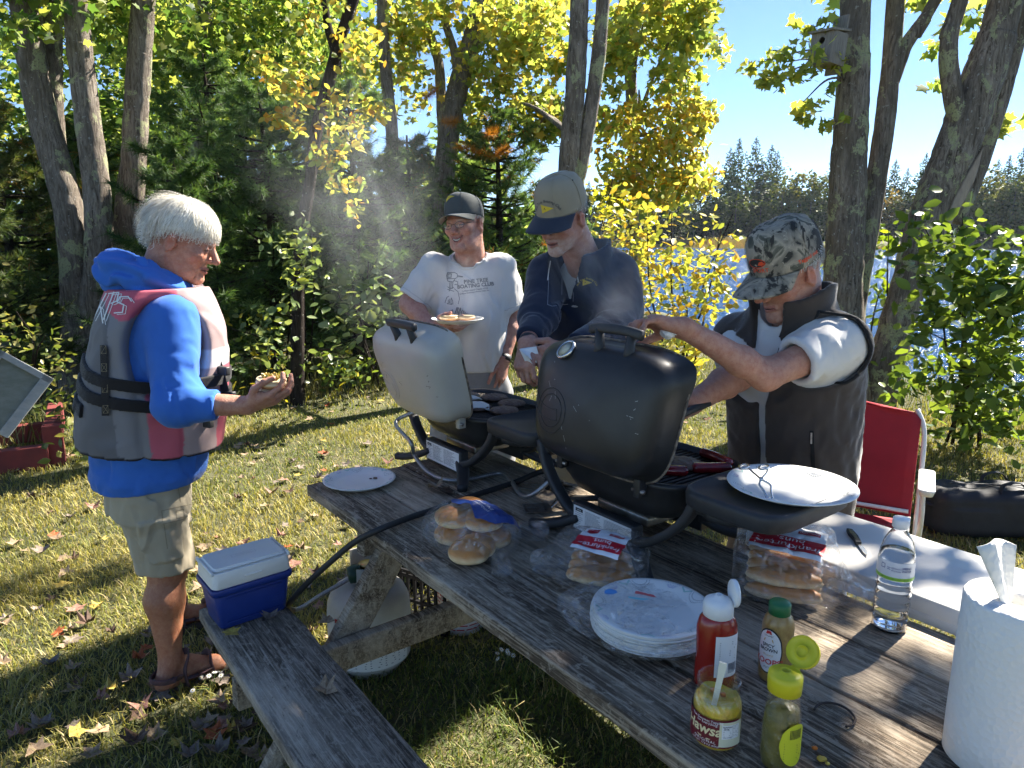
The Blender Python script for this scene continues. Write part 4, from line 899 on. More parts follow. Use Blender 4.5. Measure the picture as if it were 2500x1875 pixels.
    def on(pts, off=.0): 
        out = []
        for x, y in pts:
            h = bv.ray_cast(Vector((x, y, .5)), Vector((0, 0, -1))); out.append(np.array(h[0]) + V(0, 0, off) if h[0] is not None else V(x, y, .12))
        return np.array(out)
    for cx, cy_, r_ in ((-.115, -.035, .062), (-.115, -.035, .046)):
        q = on([(cx + r_ * math.cos(u), cy_ + r_ * math.sin(u)) for u in np.linspace(0, 2 * math.pi, 40)]); mk('embossed_ring', *tf(ML, tube(q, .0017, 6)), lidm, lid if False else g)
    arc = [(-.115 + .10 * math.cos(u), .055 + .085 * math.sin(u)) for u in np.linspace(R(180), R(285), 20)]; arc2 = [(-.115 + .125 * math.cos(u), .055 + .115 * math.sin(u)) for u in np.linspace(R(285), R(180), 20)]
    q = on(arc + arc2 + arc[:1]); mk('embossed_arc', *tf(ML, tube(q, .0016, 6)), lidm, g)
    # handle
    hy = b_ * .985
    for s in (-1, 1):
        q0 = on([(.055 + s * .052, hy)])[0]; q1 = q0 + V(s * .004, .048, .006)
        mk('handle_post', *tf(ML, tube([q0 - V(0, .02, .0), q0, q1], [.016, .014, .012], 12)), BLKP, g)
    q1 = on([(.055, hy)])[0] + V(0, .05, .007); Q = spline([q1 + V(-.09, -.006, -.006), q1 + V(-.05, 0, .001), q1 + V(0, .001, .003), q1 + V(.05, 0, .001), q1 + V(.09, -.006, -.006)], 20)
    mk('handle_grip', *tf(ML, sweep(Q, [(p[0], p[1]) for p in rrect(.026, .02, .008, 3)])), BLKP, g)
    for s in (-1, 1):
        mk('hinge', *box(.022, .03, .05, (s * .15, -b_ - .012, RZ - .012), .004), lidm, g); mk('hinge_pin', *tf(rotm(0, 90, 0, (s * .15, -b_ - .018, RZ - .02)), lathe([(.006, -.02), (.006, .02)], 10)), STEEL, g)
    if thermo:
        q = on([(-.10, b_ * .84)])[0]; n_ = nrm(V(-.1, .55, .8)); x_ = nrm(np.cross(V(0, 1, 0), n_)); y_ = np.cross(n_, x_); Mt = ML @ basis(q, x_, y_, n_)
        mk('thermometer', *tf(Mt, lathe([(.030, -.004), (.031, .006), (.026, .009), (.025, .006), (.001, .006)], 28)), CHROME, g); mk('dial', *tf(Mt, lathe([(.0248, .0065), (.001, .0067)], 24)), mat('dial_face', (.55, .52, .38), .4), g)
    if wear:
        rgw = np.random.default_rng(4); L = []
        L = [] if lidm is CREAM else [[(-.06, -.07), (-.045, -.10), (-.04, -.125)], [(-.10, .0), (-.105, .02)]]
        for k_ in range(14):
            x, y = rgw.uniform(-.2, .2), rgw.uniform(-.13, .13); an = rgw.uniform(0, 3.1); l = rgw.choice([.002, .003, .006, .018]); L.append([(x, y), (x + l * math.cos(an), y + l * math.sin(an))])
        v, f = strokes_vf(L, .0017); q = on([(p[0], p[1]) for p in v], .0006); mk('scratches', *tf(ML, (q, f)), INK if lidm is CREAM else mat('pale_scratch', (.28, .28, .27), .5), g, smooth=False)
        n = 64; e = superell(a + .0235, b_ + .0195, 4.4, n); e[:, 0] *= .93 + .07 * e[:, 1] / b_; soot = []
        q = np.column_stack([e, np.full(n, .004)]); mk('sooty_rim', *tf(ML, tube(np.concatenate([q, q[:1]]), .0035, 6, False)), mat('soot', (.03, .022, .018), .8, (.25, .2, .15), 50), g)
    return g, ML, RZ
g1, ML1, RZ = grill(.16, .62, CREAM, 107, 'gas_grill', 'portable gas grill with a cream-white lid standing open and smoking', 1, wear=True)
g2, ML2, RZ = grill(1.0, .62, BLK, 80, 'gas_grill', 'portable gas grill with a black lid held half open', 2, thermo=True, wear=True)

# hoses
BRAID = mat('braided_steel_hose', (.42, .42, .41), .38, (.2, .2, .2), 300, metal=.8, bs=.6, bscale=500, bd=.001); RUB = mat('black_rubber', (.018, .018, .018), .55)
def hose(name, label, pts, r, m):
    P = spline(pts, 70); P0 = P[0]; t = mk(name, *tube(P - P0, r, 10), m); t.location = tuple(P0); tag(t, label, 'hose'); return t
g2b = TW(.72, .50, .84)
hose('gas_hose', 'grey braided hose looping from the white-lidded grill along the tabletop', [TW(-.02, .50, .95), TW(-.08, .40, .90), G(1003, 1080, .86), G(1012, 1112, .80), G(1045, 1153, .768), G(1092, 1172, .764), G(1150, 1169, .764), G(1230, 1157, .766), TW(.66, .46, .80), TW(.74, .52, .88)], .0075, BRAID)
hose('gas_hose', 'thick black hose running over the table edge down past the blue cooler', [g2b, G(1330, 1150, .80), G(1250, 1180, .772), G(1150, 1212, .766), G(1060, 1244, .766), G(1005, 1262, .766), G(925, 1293, .768), U(862, 1326, 1.955), U(800, 1378, 1.965), U(750, 1424, 2.0), U(716, 1461, 2.06), U(702, 1482, 2.15), U(716, 1490, 2.3)], .0095, RUB)
hose('gas_hose', 'braided hose lying between the propane tank regulator and the cooler', [U(712, 1490, 2.33), U(735, 1484, 2.36), U(780, 1455, 2.38), U(820, 1432, 2.40), U(862, 1408, 2.42)], .0085, BRAID)

# ================================================================== PROPANE TANK, CRATE, BUCKET
tk0 = G(907, 1622); tk0[2] = 0
tk = thing('propane_tank', 'white propane tank standing under the table', 'gas tank', tk0)
TANKW = mat('tank_paint', (.46, .45, .42), .5, (.36, .34, .30), 7, rvar=.1)
mk('body', *lathe([(.10, .03), (.13, .035), (.15, .06), (.155, .10), (.155, .24), (.150, .28), (.135, .315), (.10, .34), (.05, .35), (.02, .352)], 40), TANKW, tk)
mk('foot_ring', *lathe([(.105, 0), (.11, 0), (.112, .045), (.106, .045)], 32, False), TANKW, tk)
mk('valve', *tf(rotm(0, 0, 0, (0, 0, .345)), lathe([(.02, 0), (.02, .03), (.014, .032), (.014, .06), (.03, .062), (.032, .075), (.02, .08)], 16)), mat('brass', (.5, .36, .14), .35, metal=1), tk)
cv = []
for z0, z1, a0, a1 in ((.335, .44, 60, 300), (.42, .455, 40, 320)):
    aa = np.radians(np.linspace(a0, a1, 30) + 200); r0 = .098
    pr = [(r0, z0), (r0 + .005, z0), (r0 + .005, z1), (r0, z1)]; cv.append(rings([np.array([(r * math.cos(q), r * math.sin(q), z) for r, z in pr]) for q in aa]))
v, f = join(cv[0]); mk('collar', v, f, TANKW, tk, sharp=40)
cam_a = math.atan2(-tk0[1], -tk0[0])
aa = np.linspace(cam_a - .75, cam_a + 1.0, 24); v, f = rings([np.array([(.1562 * math.cos(q), .1562 * math.sin(q), z) for z in (.07, .24)]) for q in aa], False)
f = [tuple(q) for q in f if True][::2]; f = [(2 * i, 2 * i + 2, 2 * i + 3, 2 * i + 1) for i in range(23)]; mk('label', v, f, mat('tank_label', (.62, .61, .57), .6), tk)
L = []
rg = np.random.default_rng(9)
for cxx in (-.09, -.035, .02, .075, .13):
    for r_ in range(17):
        if rg.random() < .93: L.append([(cxx - .023, .23 - r_ * .0092), (cxx - .023 + .046 * rg.uniform(.6, 1), .23 - r_ * .0092)])
v, f = strokes_vf(L, .0028); v = np.array([(.1568 * math.cos(cam_a + p[0] / .1568), .1568 * math.sin(cam_a + p[0] / .1568), p[1]) for p in v]); mk('small_print', v, f, INKG, tk, smooth=False)
mk('red_stripe', *rings([np.array([(.1566 * math.cos(q), .1566 * math.sin(q), z) for z in (.245, .262)]) for q in np.linspace(cam_a - .9, cam_a - .2, 12)], False), mat('red_print', (.45, .03, .03), .6), tk)
rgp = U(868, 1400, 2.42); rt_ = thing('gas_regulator', 'dark green gas regulator screwed on the propane tank valve', 'regulator', rgp)
GRN = mat('dark_green_plastic', (.01, .05, .03), .4)
mk('housing', *tf(rotm(0, 80, 20), lathe([(.014, -.03), (.03, -.026), (.034, -.01), (.034, .012), (.028, .02), (.012, .024), (.012, .05)], 20)), GRN, rt_); mk('hand_wheel', *tf(rotm(0, 80, 20, (.05, .02, -.008)), lathe([(.02, -.012), (.024, -.008), (.024, .008), (.02, .012)], 10)), GRN, rt_)

cr0 = G(1030, 1535); cr0[2] = 0
CRP = mat('dark_crate_plastic', (.012, .012, .013), .75, spec=.15)
cr = thing('plastic_crate', 'black slotted plastic crate on the grass under the table', 'crate', cr0 + V(.02, .14, 0), R(-30))
for s, ax in ((-1, 0), (1, 0), (-1, 1), (1, 1)):
    M = rotm(0, 0, 90 * ax)
    for z in (.015, .055, .13, .235, .255): mk('rail', *tf(M, box(.36 if not ax else .30, .012, .014, (0, s * (.15 if not ax else .18), z), .002)), CRP, cr, smooth=False)
    for x in np.linspace(-.14, .14, 9): mk('slat', *tf(M, box(.012, .010, .24, (x, s * (.149 if not ax else .179), .13), .002)), CRP, cr, smooth=False)
mk('floor_panel', *box(.35, .29, .008, (0, 0, .008), .002), CRP, cr)
bk0 = G(1125, 1545); bk0[2] = 0
bk = thing('paint_bucket', 'white pail with red printed stripes in the long grass under the table', 'bucket', bk0 + V(0, .06, 0))
mk('body', *lathe([(.085, .0), (.09, .004), (.105, .19), (.108, .2), (.104, .2), (.1, .19), (.083, .01)], 32), mat('white_plastic', (.68, .66, .64), .45), bk)
rg = np.random.default_rng(3); L = [];
for r_ in range(9):
    z = .03 + r_ * .018; x = -.12
    while x < .12:
        l = rg.uniform(.015, .05); L.append([(x, z + rg.uniform(-.002, .002)), (min(.13, x + l), z + rg.uniform(-.002, .002))]); x += l + rg.uniform(.004, .012)
v, f = strokes_vf(L, .005); ca = math.atan2(-bk0[1], -bk0[0]); v = np.array([((.0925 + .079 * p[1]) * math.cos(ca + p[0] / .098), (.0925 + .079 * p[1]) * math.sin(ca + p[0] / .098), p[1]) for p in v]); mk('red_print', v, f, mat('red_print', (.45, .03, .03), .6), bk, smooth=False)

# ================================================================== COOLER
ck = thing('cooler', 'small blue cooler with a white lid on the end of the bench', 'cooler', V(-.832, 2.046, .4515), math.atan2(.151, .182))
BLUE = mat('blue_plastic', (.008, .028, .17), .42, (.012, .035, .2), 5, bs=.1, bscale=200, bd=.0005); WHT = mat('white_lid_plastic', (.70, .685, .64), .42, (.66, .64, .58), 6)
def taper_box(s0, s1, z0, z1, r_, k=3):
    a, b_ = rrect(s0[0], s0[1], r_, k), rrect(s1[0], s1[1], r_, k); n = len(a)
    return rings([np.column_stack([np.array(a) * .96, np.full(n, z0)]), np.column_stack([a, np.full(n, z0 + .004)]), np.column_stack([b_, np.full(n, z1 - .003)]), np.column_stack([np.array(b_) * .985, np.full(n, z1)])])
mk('body', *taper_box((.205, .135), (.232, .158), 0, .135, .018), BLUE, ck, sharp=50)
mk('body_rim', *taper_box((.245, .17), (.248, .172), .112, .134, .018), BLUE, ck, sharp=50)
mk('lid', *taper_box((.238, .163), (.232, .157), .1345, .185, .018), WHT, ck, sharp=50)
mk('lid_top', *taper_box((.222, .138), (.214, .130), .185, .196, .016), WHT, ck, sharp=50)
for s in (-1, 1): mk('lid_hinge_rail', *box(.008, .15, .012, (s * .1155, 0, .186), .003), WHT, ck)
mk('lid_tab', *box(.05, .004, .007, (0, -.0815, .158), .0018), WHT, ck)
for x0, x1, z0, z1 in ((-.085, .085, .02, .0225), (-.085, .085, .1, .1025)): mk('moulded_line', *box(x1 - x0, .002, z1 - z0, (0, -.0735 - (z0 * .08), (z0 + z1) / 2), .0005), BLUE, ck)
v, f = text_vf('Coleman', .0125, spacing=1.1); mk('embossed_lettering', *tf(rotm(0, 0, 0, (0, -.004, .1967)), (v, f)), mat('lid_lettering', (.5, .49, .46), .5), ck, smooth=False)
v, f = strokes_vf([[(-.036, -.009), (.036, -.009), (.036, .009), (-.036, .009), (-.036, -.009)]], .0012); mk('embossed_border', *tf(rotm(0, 0, 0, (0, -.004, .1967)), (v, f)), mat('lid_lettering', (.5, .49, .46), .5), ck, smooth=False)
v, f = join(text_vf('Coleman', .010), strokes_vf([[(-.026, -.008), (.026, -.008), (.026, .008), (-.026, .008), (-.026, -.008)]], .001)); mk('embossed_badge', *tf(basis(V(.066, -.0795, .06), V(1, 0, 0), V(0, -.085, 1), V(0, -1, -.085)), (v, f)), mat('blue_lettering', (.015, .045, .26), .5), ck, smooth=False)

# ================================================================== WHITE FOLDING TABLE, CHAIR, BAG
ft = thing('folding_table', 'white plastic folding table pushed against the far side of the picnic table', 'table', TW(1.235, .775, 0), TROT)
WPL = mat('white_table_plastic', (.72, .70, .65), .45, (.62, .59, .53), 5, var=.9, rvar=.1, bs=.08, bscale=90)
mk('top', *tf(rotm(0, 0, 0, (.70, .175, 0)), taper_box((1.40, .35), (1.395, .345), .760, .803, .03, 4)), WPL, ft, sharp=50)
mk('edge_lip', *tf(rotm(0, 0, 0, (.70, .175, 0)), taper_box((1.18, .352), (1.18, .354), .742, .768, .01, 2)), WPL, ft, sharp=50)
for x in (.12, 1.28): mk('corner_block', *box(.16, .05, .05, (x, .0235, .757), .01), WPL, ft)
GRT = mat('grey_tube', (.3, .3, .31), .45, metal=.6)
for x in (.15, 1.25):
    for y in (.05, .30): mk('leg', *tube([(x, y, .75), (x, y, .0)], .012, 10), GRT, ft)
chp = G(2105, 1395); chp = V(1.52, 3.08, 0)
ch = thing('folding_chair', 'red folding lawn chair with white arms, behind the man in the brown vest', 'chair', chp, R(-30)); ch.scale = (1., 1., 1.)
RED = mat('red_canvas', (.33, .012, .022), .75, (.27, .01, .018), 8, bs=.25, bscale=220, bd=.001); WTUBE = mat('white_tube', (.66, .65, .62), .4)
W2 = .27
def cloth_grid(pts, wd, m, nm, par, round_=.04, bulge=.02):
    P = spline(pts, 16); v = []; n = 12
    for i, p in enumerate(P):
        u = i / 15; e = min(1, (1 - (1 - min(1, u / .12)) ** 2) ** .5 if u < .12 else 1) if round_ else 1
        for j in range(n + 1):
            s = j / n * 2 - 1; v.append((s * wd * (e if i < 3 else 1), p[1] + bulge * (1 - s * s), p[2]))
    f = [(i * (n + 1) + j, i * (n + 1) + j + 1, (i + 1) * (n + 1) + j + 1, (i + 1) * (n + 1) + j) for i in range(15) for j in range(n)]
    o = mk(nm, v, f, m, par); sm = o.modifiers.new('thick', 'SOLIDIFY'); sm.thickness = .012; return o
cloth_grid([(0, .20, .86), (0, .17, .74), (0, .12, .58), (0, .07, .43), (0, .05, .38)], W2, RED, 'back_fabric', ch)
cloth_grid([(0, -.38, .40), (0, -.2, .37), (0, 0, .345), (0, .06, .36)], W2 - .01, RED, 'seat_fabric', ch, 0, -.02)
mk('seat_bar', *tube([(-.26, .045, .405), (.26, .045, .405)], .009, 8), WTUBE, ch)
for s in (-1, 1):
    mk('back_tube', *tube(spline([(s * .25, .205, .84), (s * .287, .175, .74), (s * .293, .10, .5), (s * .295, .0, .2), (s * .295, -.06, .0)], 20), .0105, 8), WTUBE, ch)
    mk('front_leg', *tube(spline([(s * .30, -.25, .60), (s * .305, -.22, .45), (s * .305, .02, .2), (s * .305, .22, .0)], 16), .0105, 8), WTUBE, ch)
    mk('seat_tube', *tube([(s * .255, -.38, .4), (s * .262, .05, .375)], .0105, 8), WTUBE, ch)
    mk('arm_rest', *taper_box((.05, .30), (.062, .31), .0, .028, .02), WTUBE, ch).location = (s * .31, -.17, .6)
    mk('arm_strut', *tube([(s * .31, -.05, .6), (s * .30, .115, .56)], .012, 8), WTUBE, ch)
dg0 = G(2290, 1312); dg0[2] = 0
BAGM = mat('black_nylon', (.012, .012, .014), .7, (.018, .018, .02), 20, bs=.35, bscale=140, bd=.0015)
db = thing('duffel_bag', 'long black duffel bag lying on the grass beside the red chair', 'bag', dg0, R(-4)); db.scale = (1, 1, .86)
fo = Fold(3, 6.)
def fbag(P): return rbox(P, (.47, .12, .155), (.50, .15, .155), .07) + .012 * fo(P) + .01 * np.abs(np.sin(P[:, 0] * 9)) * (P[:, 2] > .2)
blob('body', fbag, (-.1, -.1, -.03), (1.05, .34, .4), .014, BAGM, db, world=False)
for y in (.02, .2): mk('carry_handle', *sweep(spline([(.30, y, .29), (.33, y + .02, .34), (.42, y + .04, .35), (.46, y + .02, .30)], 16), rrect(.004, .03, .0015, 1), up=(0, 1, 0)), BAGM, db)
mk('end_strap', *box(.05, .06, .012, (-.03, .06, .2), .003), BAGM, db); mk('zipper', *box(.8, .012, .006, (.47, .11, .318), .002), INK, db)

# ================================================================== GREY PANEL AND RED TIMBER AT THE LEFT EDGE
pn = thing('framed_panel', 'weathered grey framed board tilted up against the red timber', 'board', U(40, 1000, 4.3))
P00, P10, P01 = U(20, 1070, 4.25), U(132, 925, 4.45), U(-95, 965, 4.2); ex = nrm(P10 - P00); ey = nrm((P01 - P00) - ex * ((P01 - P00) @ ex)); ez = np.cross(ex, ey)
if ez[1] > 0: ez = -ez
L1 = np.linalg.norm(P10 - P00); L2 = np.linalg.norm(P01 - P00); Mp = basis(P00, ex, ey, ez)
GREYP = mat('grey_weathered_paint', (.22, .235, .235), .85, (.31, .315, .30), 10, bs=.5, bscale=60, stretch=(.3, 3, 3)); LINS = mat('panel_board', (.19, .20, .17), .9, (.13, .14, .11), 5, bs=.4, bscale=50, stretch=(.3, 4, 4))
mk('board', *tf(Mp, box(L1, L2, .018, (L1 / 2, L2 / 2, 0), .003)), LINS, pn, world=True, smooth=False)
for c_, sz in (((L1 / 2, .03, .014), (L1, .06, .03)), ((L1 - .02, L2 / 2, .015), (.04, L2, .028)), ((L1 / 2, L2 - .03, .014), (L1, .06, .03))): mk('frame_rail', *tf(Mp, box(*sz, c_, .004)), GREYP, pn, world=True, smooth=False)
rd0 = G(60, 1150); REDP = mat('red_barn_paint', (.20, .035, .03), .8, (.13, .028, .025), 9, bs=.4, bscale=50)
rdx = nrm(V(.85, .5, 0)); rdy = nrm(V(-.5, .85, 0))
tmb = thing('red_timber', 'old red painted timber frame lying in the weeds', 'timber', rd0)
Mr = basis(V(rd0[0], rd0[1], 0), rdx, rdy, V(0, 0, 1))
mk('beam', *tf(Mr, box(.75, .09, .16, (-.22, 0, .09), .006)), REDP, tmb, world=True, smooth=False); mk('beam', *tf(Mr, box(.10, .8, .17, (.19, .44, .22), .006)), REDP, tmb, world=True, smooth=False); mk('post', *tf(Mr, box(.12, .12, .30, (.19, .06, .15), .006)), REDP, tmb, world=True, smooth=False); mk('beam', *tf(Mr, box(.6, .09, .14, (-.2, .75, .1), .006)), REDP, tmb, world=True, smooth=False)
# ================================================================== FOOD ON THE GRILLS
PATTY = mat('grilled_patty', (.075, .04, .026), .55, (.17, .105, .075), 45, bs=1., bscale=70, bd=.006); CHEESE = mat('white_cheese', (.70, .69, .64), .5, sss=.1)
SAUS = mat('red_sausage', (.33, .012, .018), .22, (.10, .008, .010), 16, coat=.3)
def on_grill(g_t, g_w, x, y, dz=0.): return TW(g_t + x, g_w + y, .752 + RZ - .013 + dz)
def patty(name, label, p, r_, seed, group=None):
    fo = Fold(seed, 70., 6); fo2 = Fold(seed + 9, 160., 5)
    def f(P): return ell(P, (0, 0, .011), (r_, r_ * .94, .013)) + .0018 * fo(P) + .0009 * fo2(P)
    v, q = surf(f, (-r_ - .01, -r_ - .01, -.01), (r_ + .01, r_ + .01, .035), .0032); v[:, 2] = np.maximum(v[:, 2], 0)
    o = mk(name, v, q, PATTY); o.location = tuple(p); tag(o, label, 'burger', group); return o
GT1, GW1, GT2, GW2 = .16, .62, 1.0, .62
PP = [(-.15, .05, 'grilled burger patty at the back corner of the white grill'), (-.05, .115, 'dark burger patty next to the lid at the back of the white grill'), (.07, .11, 'grilled burger patty at the front right of the white grill'), (-.075, .0, 'burger patty hidden under the folded cheese slice'), (.045, -.03, 'burger patty under the flat cheese slice'), (.145, .02, 'burger patty beside the cheese near the side shelf'), (-.17, -.05, 'charred burger patty closest to the lid of the white grill')]
for i, (x, y, lb) in enumerate(PP): patty('burger_patty', lb, on_grill(GT1, GW1, x, y), .054, 20 + i, 'patties on the white grill')
patty('burger_patty', 'single browned burger patty among the red sausages', on_grill(GT2, GW2, .105, .045), .058, 40)
def cheese(label, p, rz, drop, seed):
    n = 14; v = []
    for i in range(n + 1):
        for j in range(n + 1):
            x, y = (i / n - .5) * .088, (j / n - .5) * .088; r2 = x * x + y * y; v.append((x, y, -drop * max(0, r2 - .0007) * 9 + .0008 * math.sin(i * 1.3 + seed)))
    f = [(i * (n + 1) + j, (i + 1) * (n + 1) + j, (i + 1) * (n + 1) + j + 1, i * (n + 1) + j + 1) for i in range(n) for j in range(n)]
    o = mk('cheese_slice', v, f, CHEESE); o.modifiers.new('thick', 'SOLIDIFY').thickness = .003; o.location = tuple(p); o.rotation_euler = (0, 0, rz); tag(o, label, 'cheese', 'cheese slices on the patties')
cheese('white cheese slice lying diagonally on a burger patty', on_grill(GT1, GW1, -.075, .0, .028), .8, .45, 0); cheese('white cheese slice drooping over the near burger patty', on_grill(GT1, GW1, .045, -.03, .028), .1, .75, 1)
def sausage(label, pts, seed):
    P = spline([on_grill(GT2, GW2, x, y, .013) for x, y in pts], 26); P0 = P[0].copy(); u = np.linspace(0, 1, 26); r_ = .0145 * np.clip(np.minimum(u, 1 - u) / .06, .05, 1) ** .5
    v, f = tube(P - P0, r_, 14); o = mk('sausage', v, f, SAUS); o.location = tuple(P0); tag(o, label, 'sausage', 'red sausages on the black grill')
sausage('red sausage lying at the back of the black grill', [(.07, .17), (.13, .165), (.195, .145)], 1); sausage('red sausage at the right end of the black grill', [(.15, .03), (.185, .075), (.215, .12)], 2)
sausage('red sausage in front of the browned patty', [(.07, -.055), (.12, -.04), (.165, .0)], 3); sausage('red sausage half hidden behind the raised black lid', [(-.02, -.10), (.03, -.10), (.065, -.092)], 4)

# ================================================================== PAPER PLATES
PLATE = mat('paper_plate', (.78, .77, .72), .55, (.74, .73, .68), 12); MINT = mat('mint_print', (.36, .55, .48), .6); VIOL = mat('violet_print', (.25, .24, .45), .6)
PLP = [(.002, .0), (.085, .0), (.092, .002), (.104, .012), (.118, .0165), (.126, .0175), (.1265, .0155), (.118, .0145), (.105, .010), (.093, -.0015), (.002, -.0018)]
def plate_vf(k=1.): return lathe([(r * k, z) for r, z in PLP][::-1], 48)
def plate_print(par, k=1., seed=0, z=0., only=None):
    rg = np.random.default_rng(int(seed * 10)); D, Mn, Vi = [], [], []
    zr = lambda r: float(np.interp(r / k, [.092, .104, .118, .126], [.002, .012, .0165, .0175])) + .0006
    for a0 in np.arange(0, 2 * math.pi, 2 * math.pi / 5) + seed:
        for rr_ in (.018, .024):                                   # beaded arches hanging from the rim
            for u in np.linspace(R(200), R(340), 14):
                x, y = rr_ * math.cos(u), rr_ * math.sin(u) + .122; D.append((x, y, a0))
        for q in np.linspace(-.5, .5, 7): Vi.append(([(q * .01, .105), (q * .035, .122)], a0 + .62))
        Mn.append(([(-.012, .118), (0, .108), (.012, .118)], a0 + .31)); 
    def place(p, a): x, y = p; c_, s_ = math.cos(a), math.sin(a); X, Y = x * c_ - y * s_, x * s_ + y * c_; return X * k, Y * k, zr(math.hypot(X, Y) * k) + z
    vs = []
    for x, y, a in D:
        if math.hypot(x, y) > .1245 or math.hypot(x, y) < .093: continue
        v, f = poly_vf([(x - .0011, y - .0011), (x + .0011, y - .0011), (x, y + .0013)]); vs.append((np.array([place((p[0], p[1]), a) for p in v]), f))
    mk('dotted_print', *join(*vs), INK, par, smooth=False)
    for L, m, nm, wd in ((Mn, MINT, 'mint_print', .004), (Vi, VIOL, 'violet_print', .0008)):
        vs = []
        for l, a in L: v, f = strokes_vf([l], wd); vs.append((np.array([place((p[0], p[1]), a) for p in v]), f))
        mk(nm, *join(*vs), m, par, smooth=False)
def plate(label, p, seed, k=1., rz=0., rot=None):
    t = thing('paper_plate', label, 'plate', p, rz, rot=rot); mk('dish', *plate_vf(k), PLATE, t); plate_print(t, k, seed); return t
plate('empty printed paper plate on the far left corner of the table', G(878, 1178, .7545) + V(0, 0, 0), 0, 1.0, .3)
plate('printed paper plate holding tongs on the black grill shelf', TW(1.44, .66, .752 + RZ + .0195), .7, 1.18, 1.)
# crumbs left on the first plate
rg = np.random.default_rng(2); cp_ = G(905, 1170, .7545)
for i in range(2):
    o = mk('crumb', *box(.009, .006, .004, (0, 0, .002), .0015), PATTY); o.location = tuple(cp_ + V(.016 * i, .002 * i, .0006)); tag(o, f'dark meat crumb on the empty paper plate, {"larger" if i else "smaller"} one', 'crumb')
    o.scale = (1 + .6 * i,) * 3
# tongs: scissor-type, wire
tg = thing('tongs', 'scissor-handled wire tongs resting on the plate on the shelf', 'tongs', TW(1.33, .66, 1.01))
z0 = .752 + RZ + .026; Tl = lambda x, y, z: G(1250 + x * .3977, 740 + y * .3977, z)
piv = Tl(1530, 1080, z0 + .03)
for ring, mid, end in (((1424, 1003), (1470, 1030), (1600, 1205)), ((1545, 1008), (1560, 1045), (1570, 1200))):
    c_ = Tl(ring[0], ring[1], z0 + .035); ex = nrm(TB - TA * .4); ey = nrm(TA)
    mk('finger_ring', *tube([c_ + .021 * math.cos(u) * ex + .012 * math.sin(u) * (ey + V(0, 0, .25)) for u in np.linspace(0, 6.283, 26)], .0028, 7), CHROME, tg, world=True)
    Q = spline([c_ - ey * -.012, Tl(mid[0], mid[1], z0 + .034), piv, Tl((1520 if ring[0] > 1500 else 1585), 1115, z0 + .02), Tl((1545 if ring[0] > 1500 else 1590), 1150, z0 + .012), Tl(end[0], end[1], z0)], 30); mk('wire_arm', *tube(Q, .0027, 7), CHROME, tg, world=True)
mk('rivet', *tube([piv - V(0, 0, .004), piv + V(0, 0, .004)], .005, 10), CHROME, tg, world=True)

# stack of plates in a clear bag
def clear_plastic(name, base_=.10, edge=.55, rough=.12, wr=55.):
    m, nt, b = base(name); nt.nodes.remove(b); out = nt.nodes['Material Output']
    tr = _n(nt, 'ShaderNodeBsdfTransparent'); gl = _n(nt, 'ShaderNodeBsdfGlossy'); gl.inputs['Roughness'].default_value = rough; gl.inputs['Color'].default_value = (.9, .92, .95, 1)
    df = _n(nt, 'ShaderNodeBsdfDiffuse'); df.inputs['Color'].default_value = (.75, .77, .8, 1)
    nb = bump(nt, noise(nt, coords(nt), wr, 5, .6, 1.2), 1., .03)
    nt.links.new(nb, gl.inputs['Normal'])
    lw = _n(nt, 'ShaderNodeLayerWeight'); lw.inputs[0].default_value = .35; nt.links.new(nb, lw.inputs['Normal'])
    fac = math_(nt, 'ADD', math_(nt, 'MULTIPLY', lw.outputs['Facing'], edge), base_); nz = noise(nt, coords(nt), wr * .7, 5, .65, 1.2)
    mx0 = _n(nt, 'ShaderNodeMixShader'); mx0.inputs[0].default_value = .06; nt.links.new(gl.outputs[0], mx0.inputs[1]); nt.links.new(df.outputs[0], mx0.inputs[2])
    fac = math_(nt, 'MULTIPLY', fac, ramp(nt, nz, [(.42, g3(.18)), (.58, g3(1.))]))
    mx = _n(nt, 'ShaderNodeMixShader'); nt.links.new(fac, mx.inputs[0]); nt.links.new(tr.outputs[0], mx.inputs[1]); nt.links.new(mx0.outputs[0], mx.inputs[2]); nt.links.new(mx.outputs[0], out.inputs[0]); return m
BAG = clear_plastic('clear_plastic', .07, .80, .05, 38.)
sp0 = G(1590, 1500, .79); sp0[2] = .7525
psz = None
for i in range(12):
    t = thing('paper_plate', ('topmost' if i == 11 else 'lowest' if i == 0 else f'plate {i + 1} from the bottom') + ' printed paper plate in the bagged stack', 'plate', sp0 + V(random.uniform(-.003, .003), random.uniform(-.003, .003), .002 + i * .0034), random.uniform(0, 6), 'stack of paper plates')
    mk('dish', *plate_vf(1.04), PLATE, t)
    if i == 11: plate_print(t, 1.04, 1.9)
fo = Fold(12, 26., 6); fo2 = Fold(13, 60., 5); c0 = sp0
tail_dir = nrm(V(-.85, .35, 0))
def fpb(P):
    q = P - c0.astype(np.float32); d = rbox(q, (-.03, .0, .03), (.165, .15, .035), .03); r2 = np.hypot(q[:, 0], q[:, 1])
    d = smin(ell(q, (0, 0, .028), (.15, .15, .036)), ell(q, (-.12, .05, .03), (.085, .075, .032)), .05)
    return d + .006 * fo(P) + .0025 * fo2(P)
pbv, pbq = surf(fpb, c0 + V(-.26, -.2, -.01), c0 + V(.2, .2, .1), .005); pbv[:, 2] = np.maximum(pbv[:, 2], .7512)
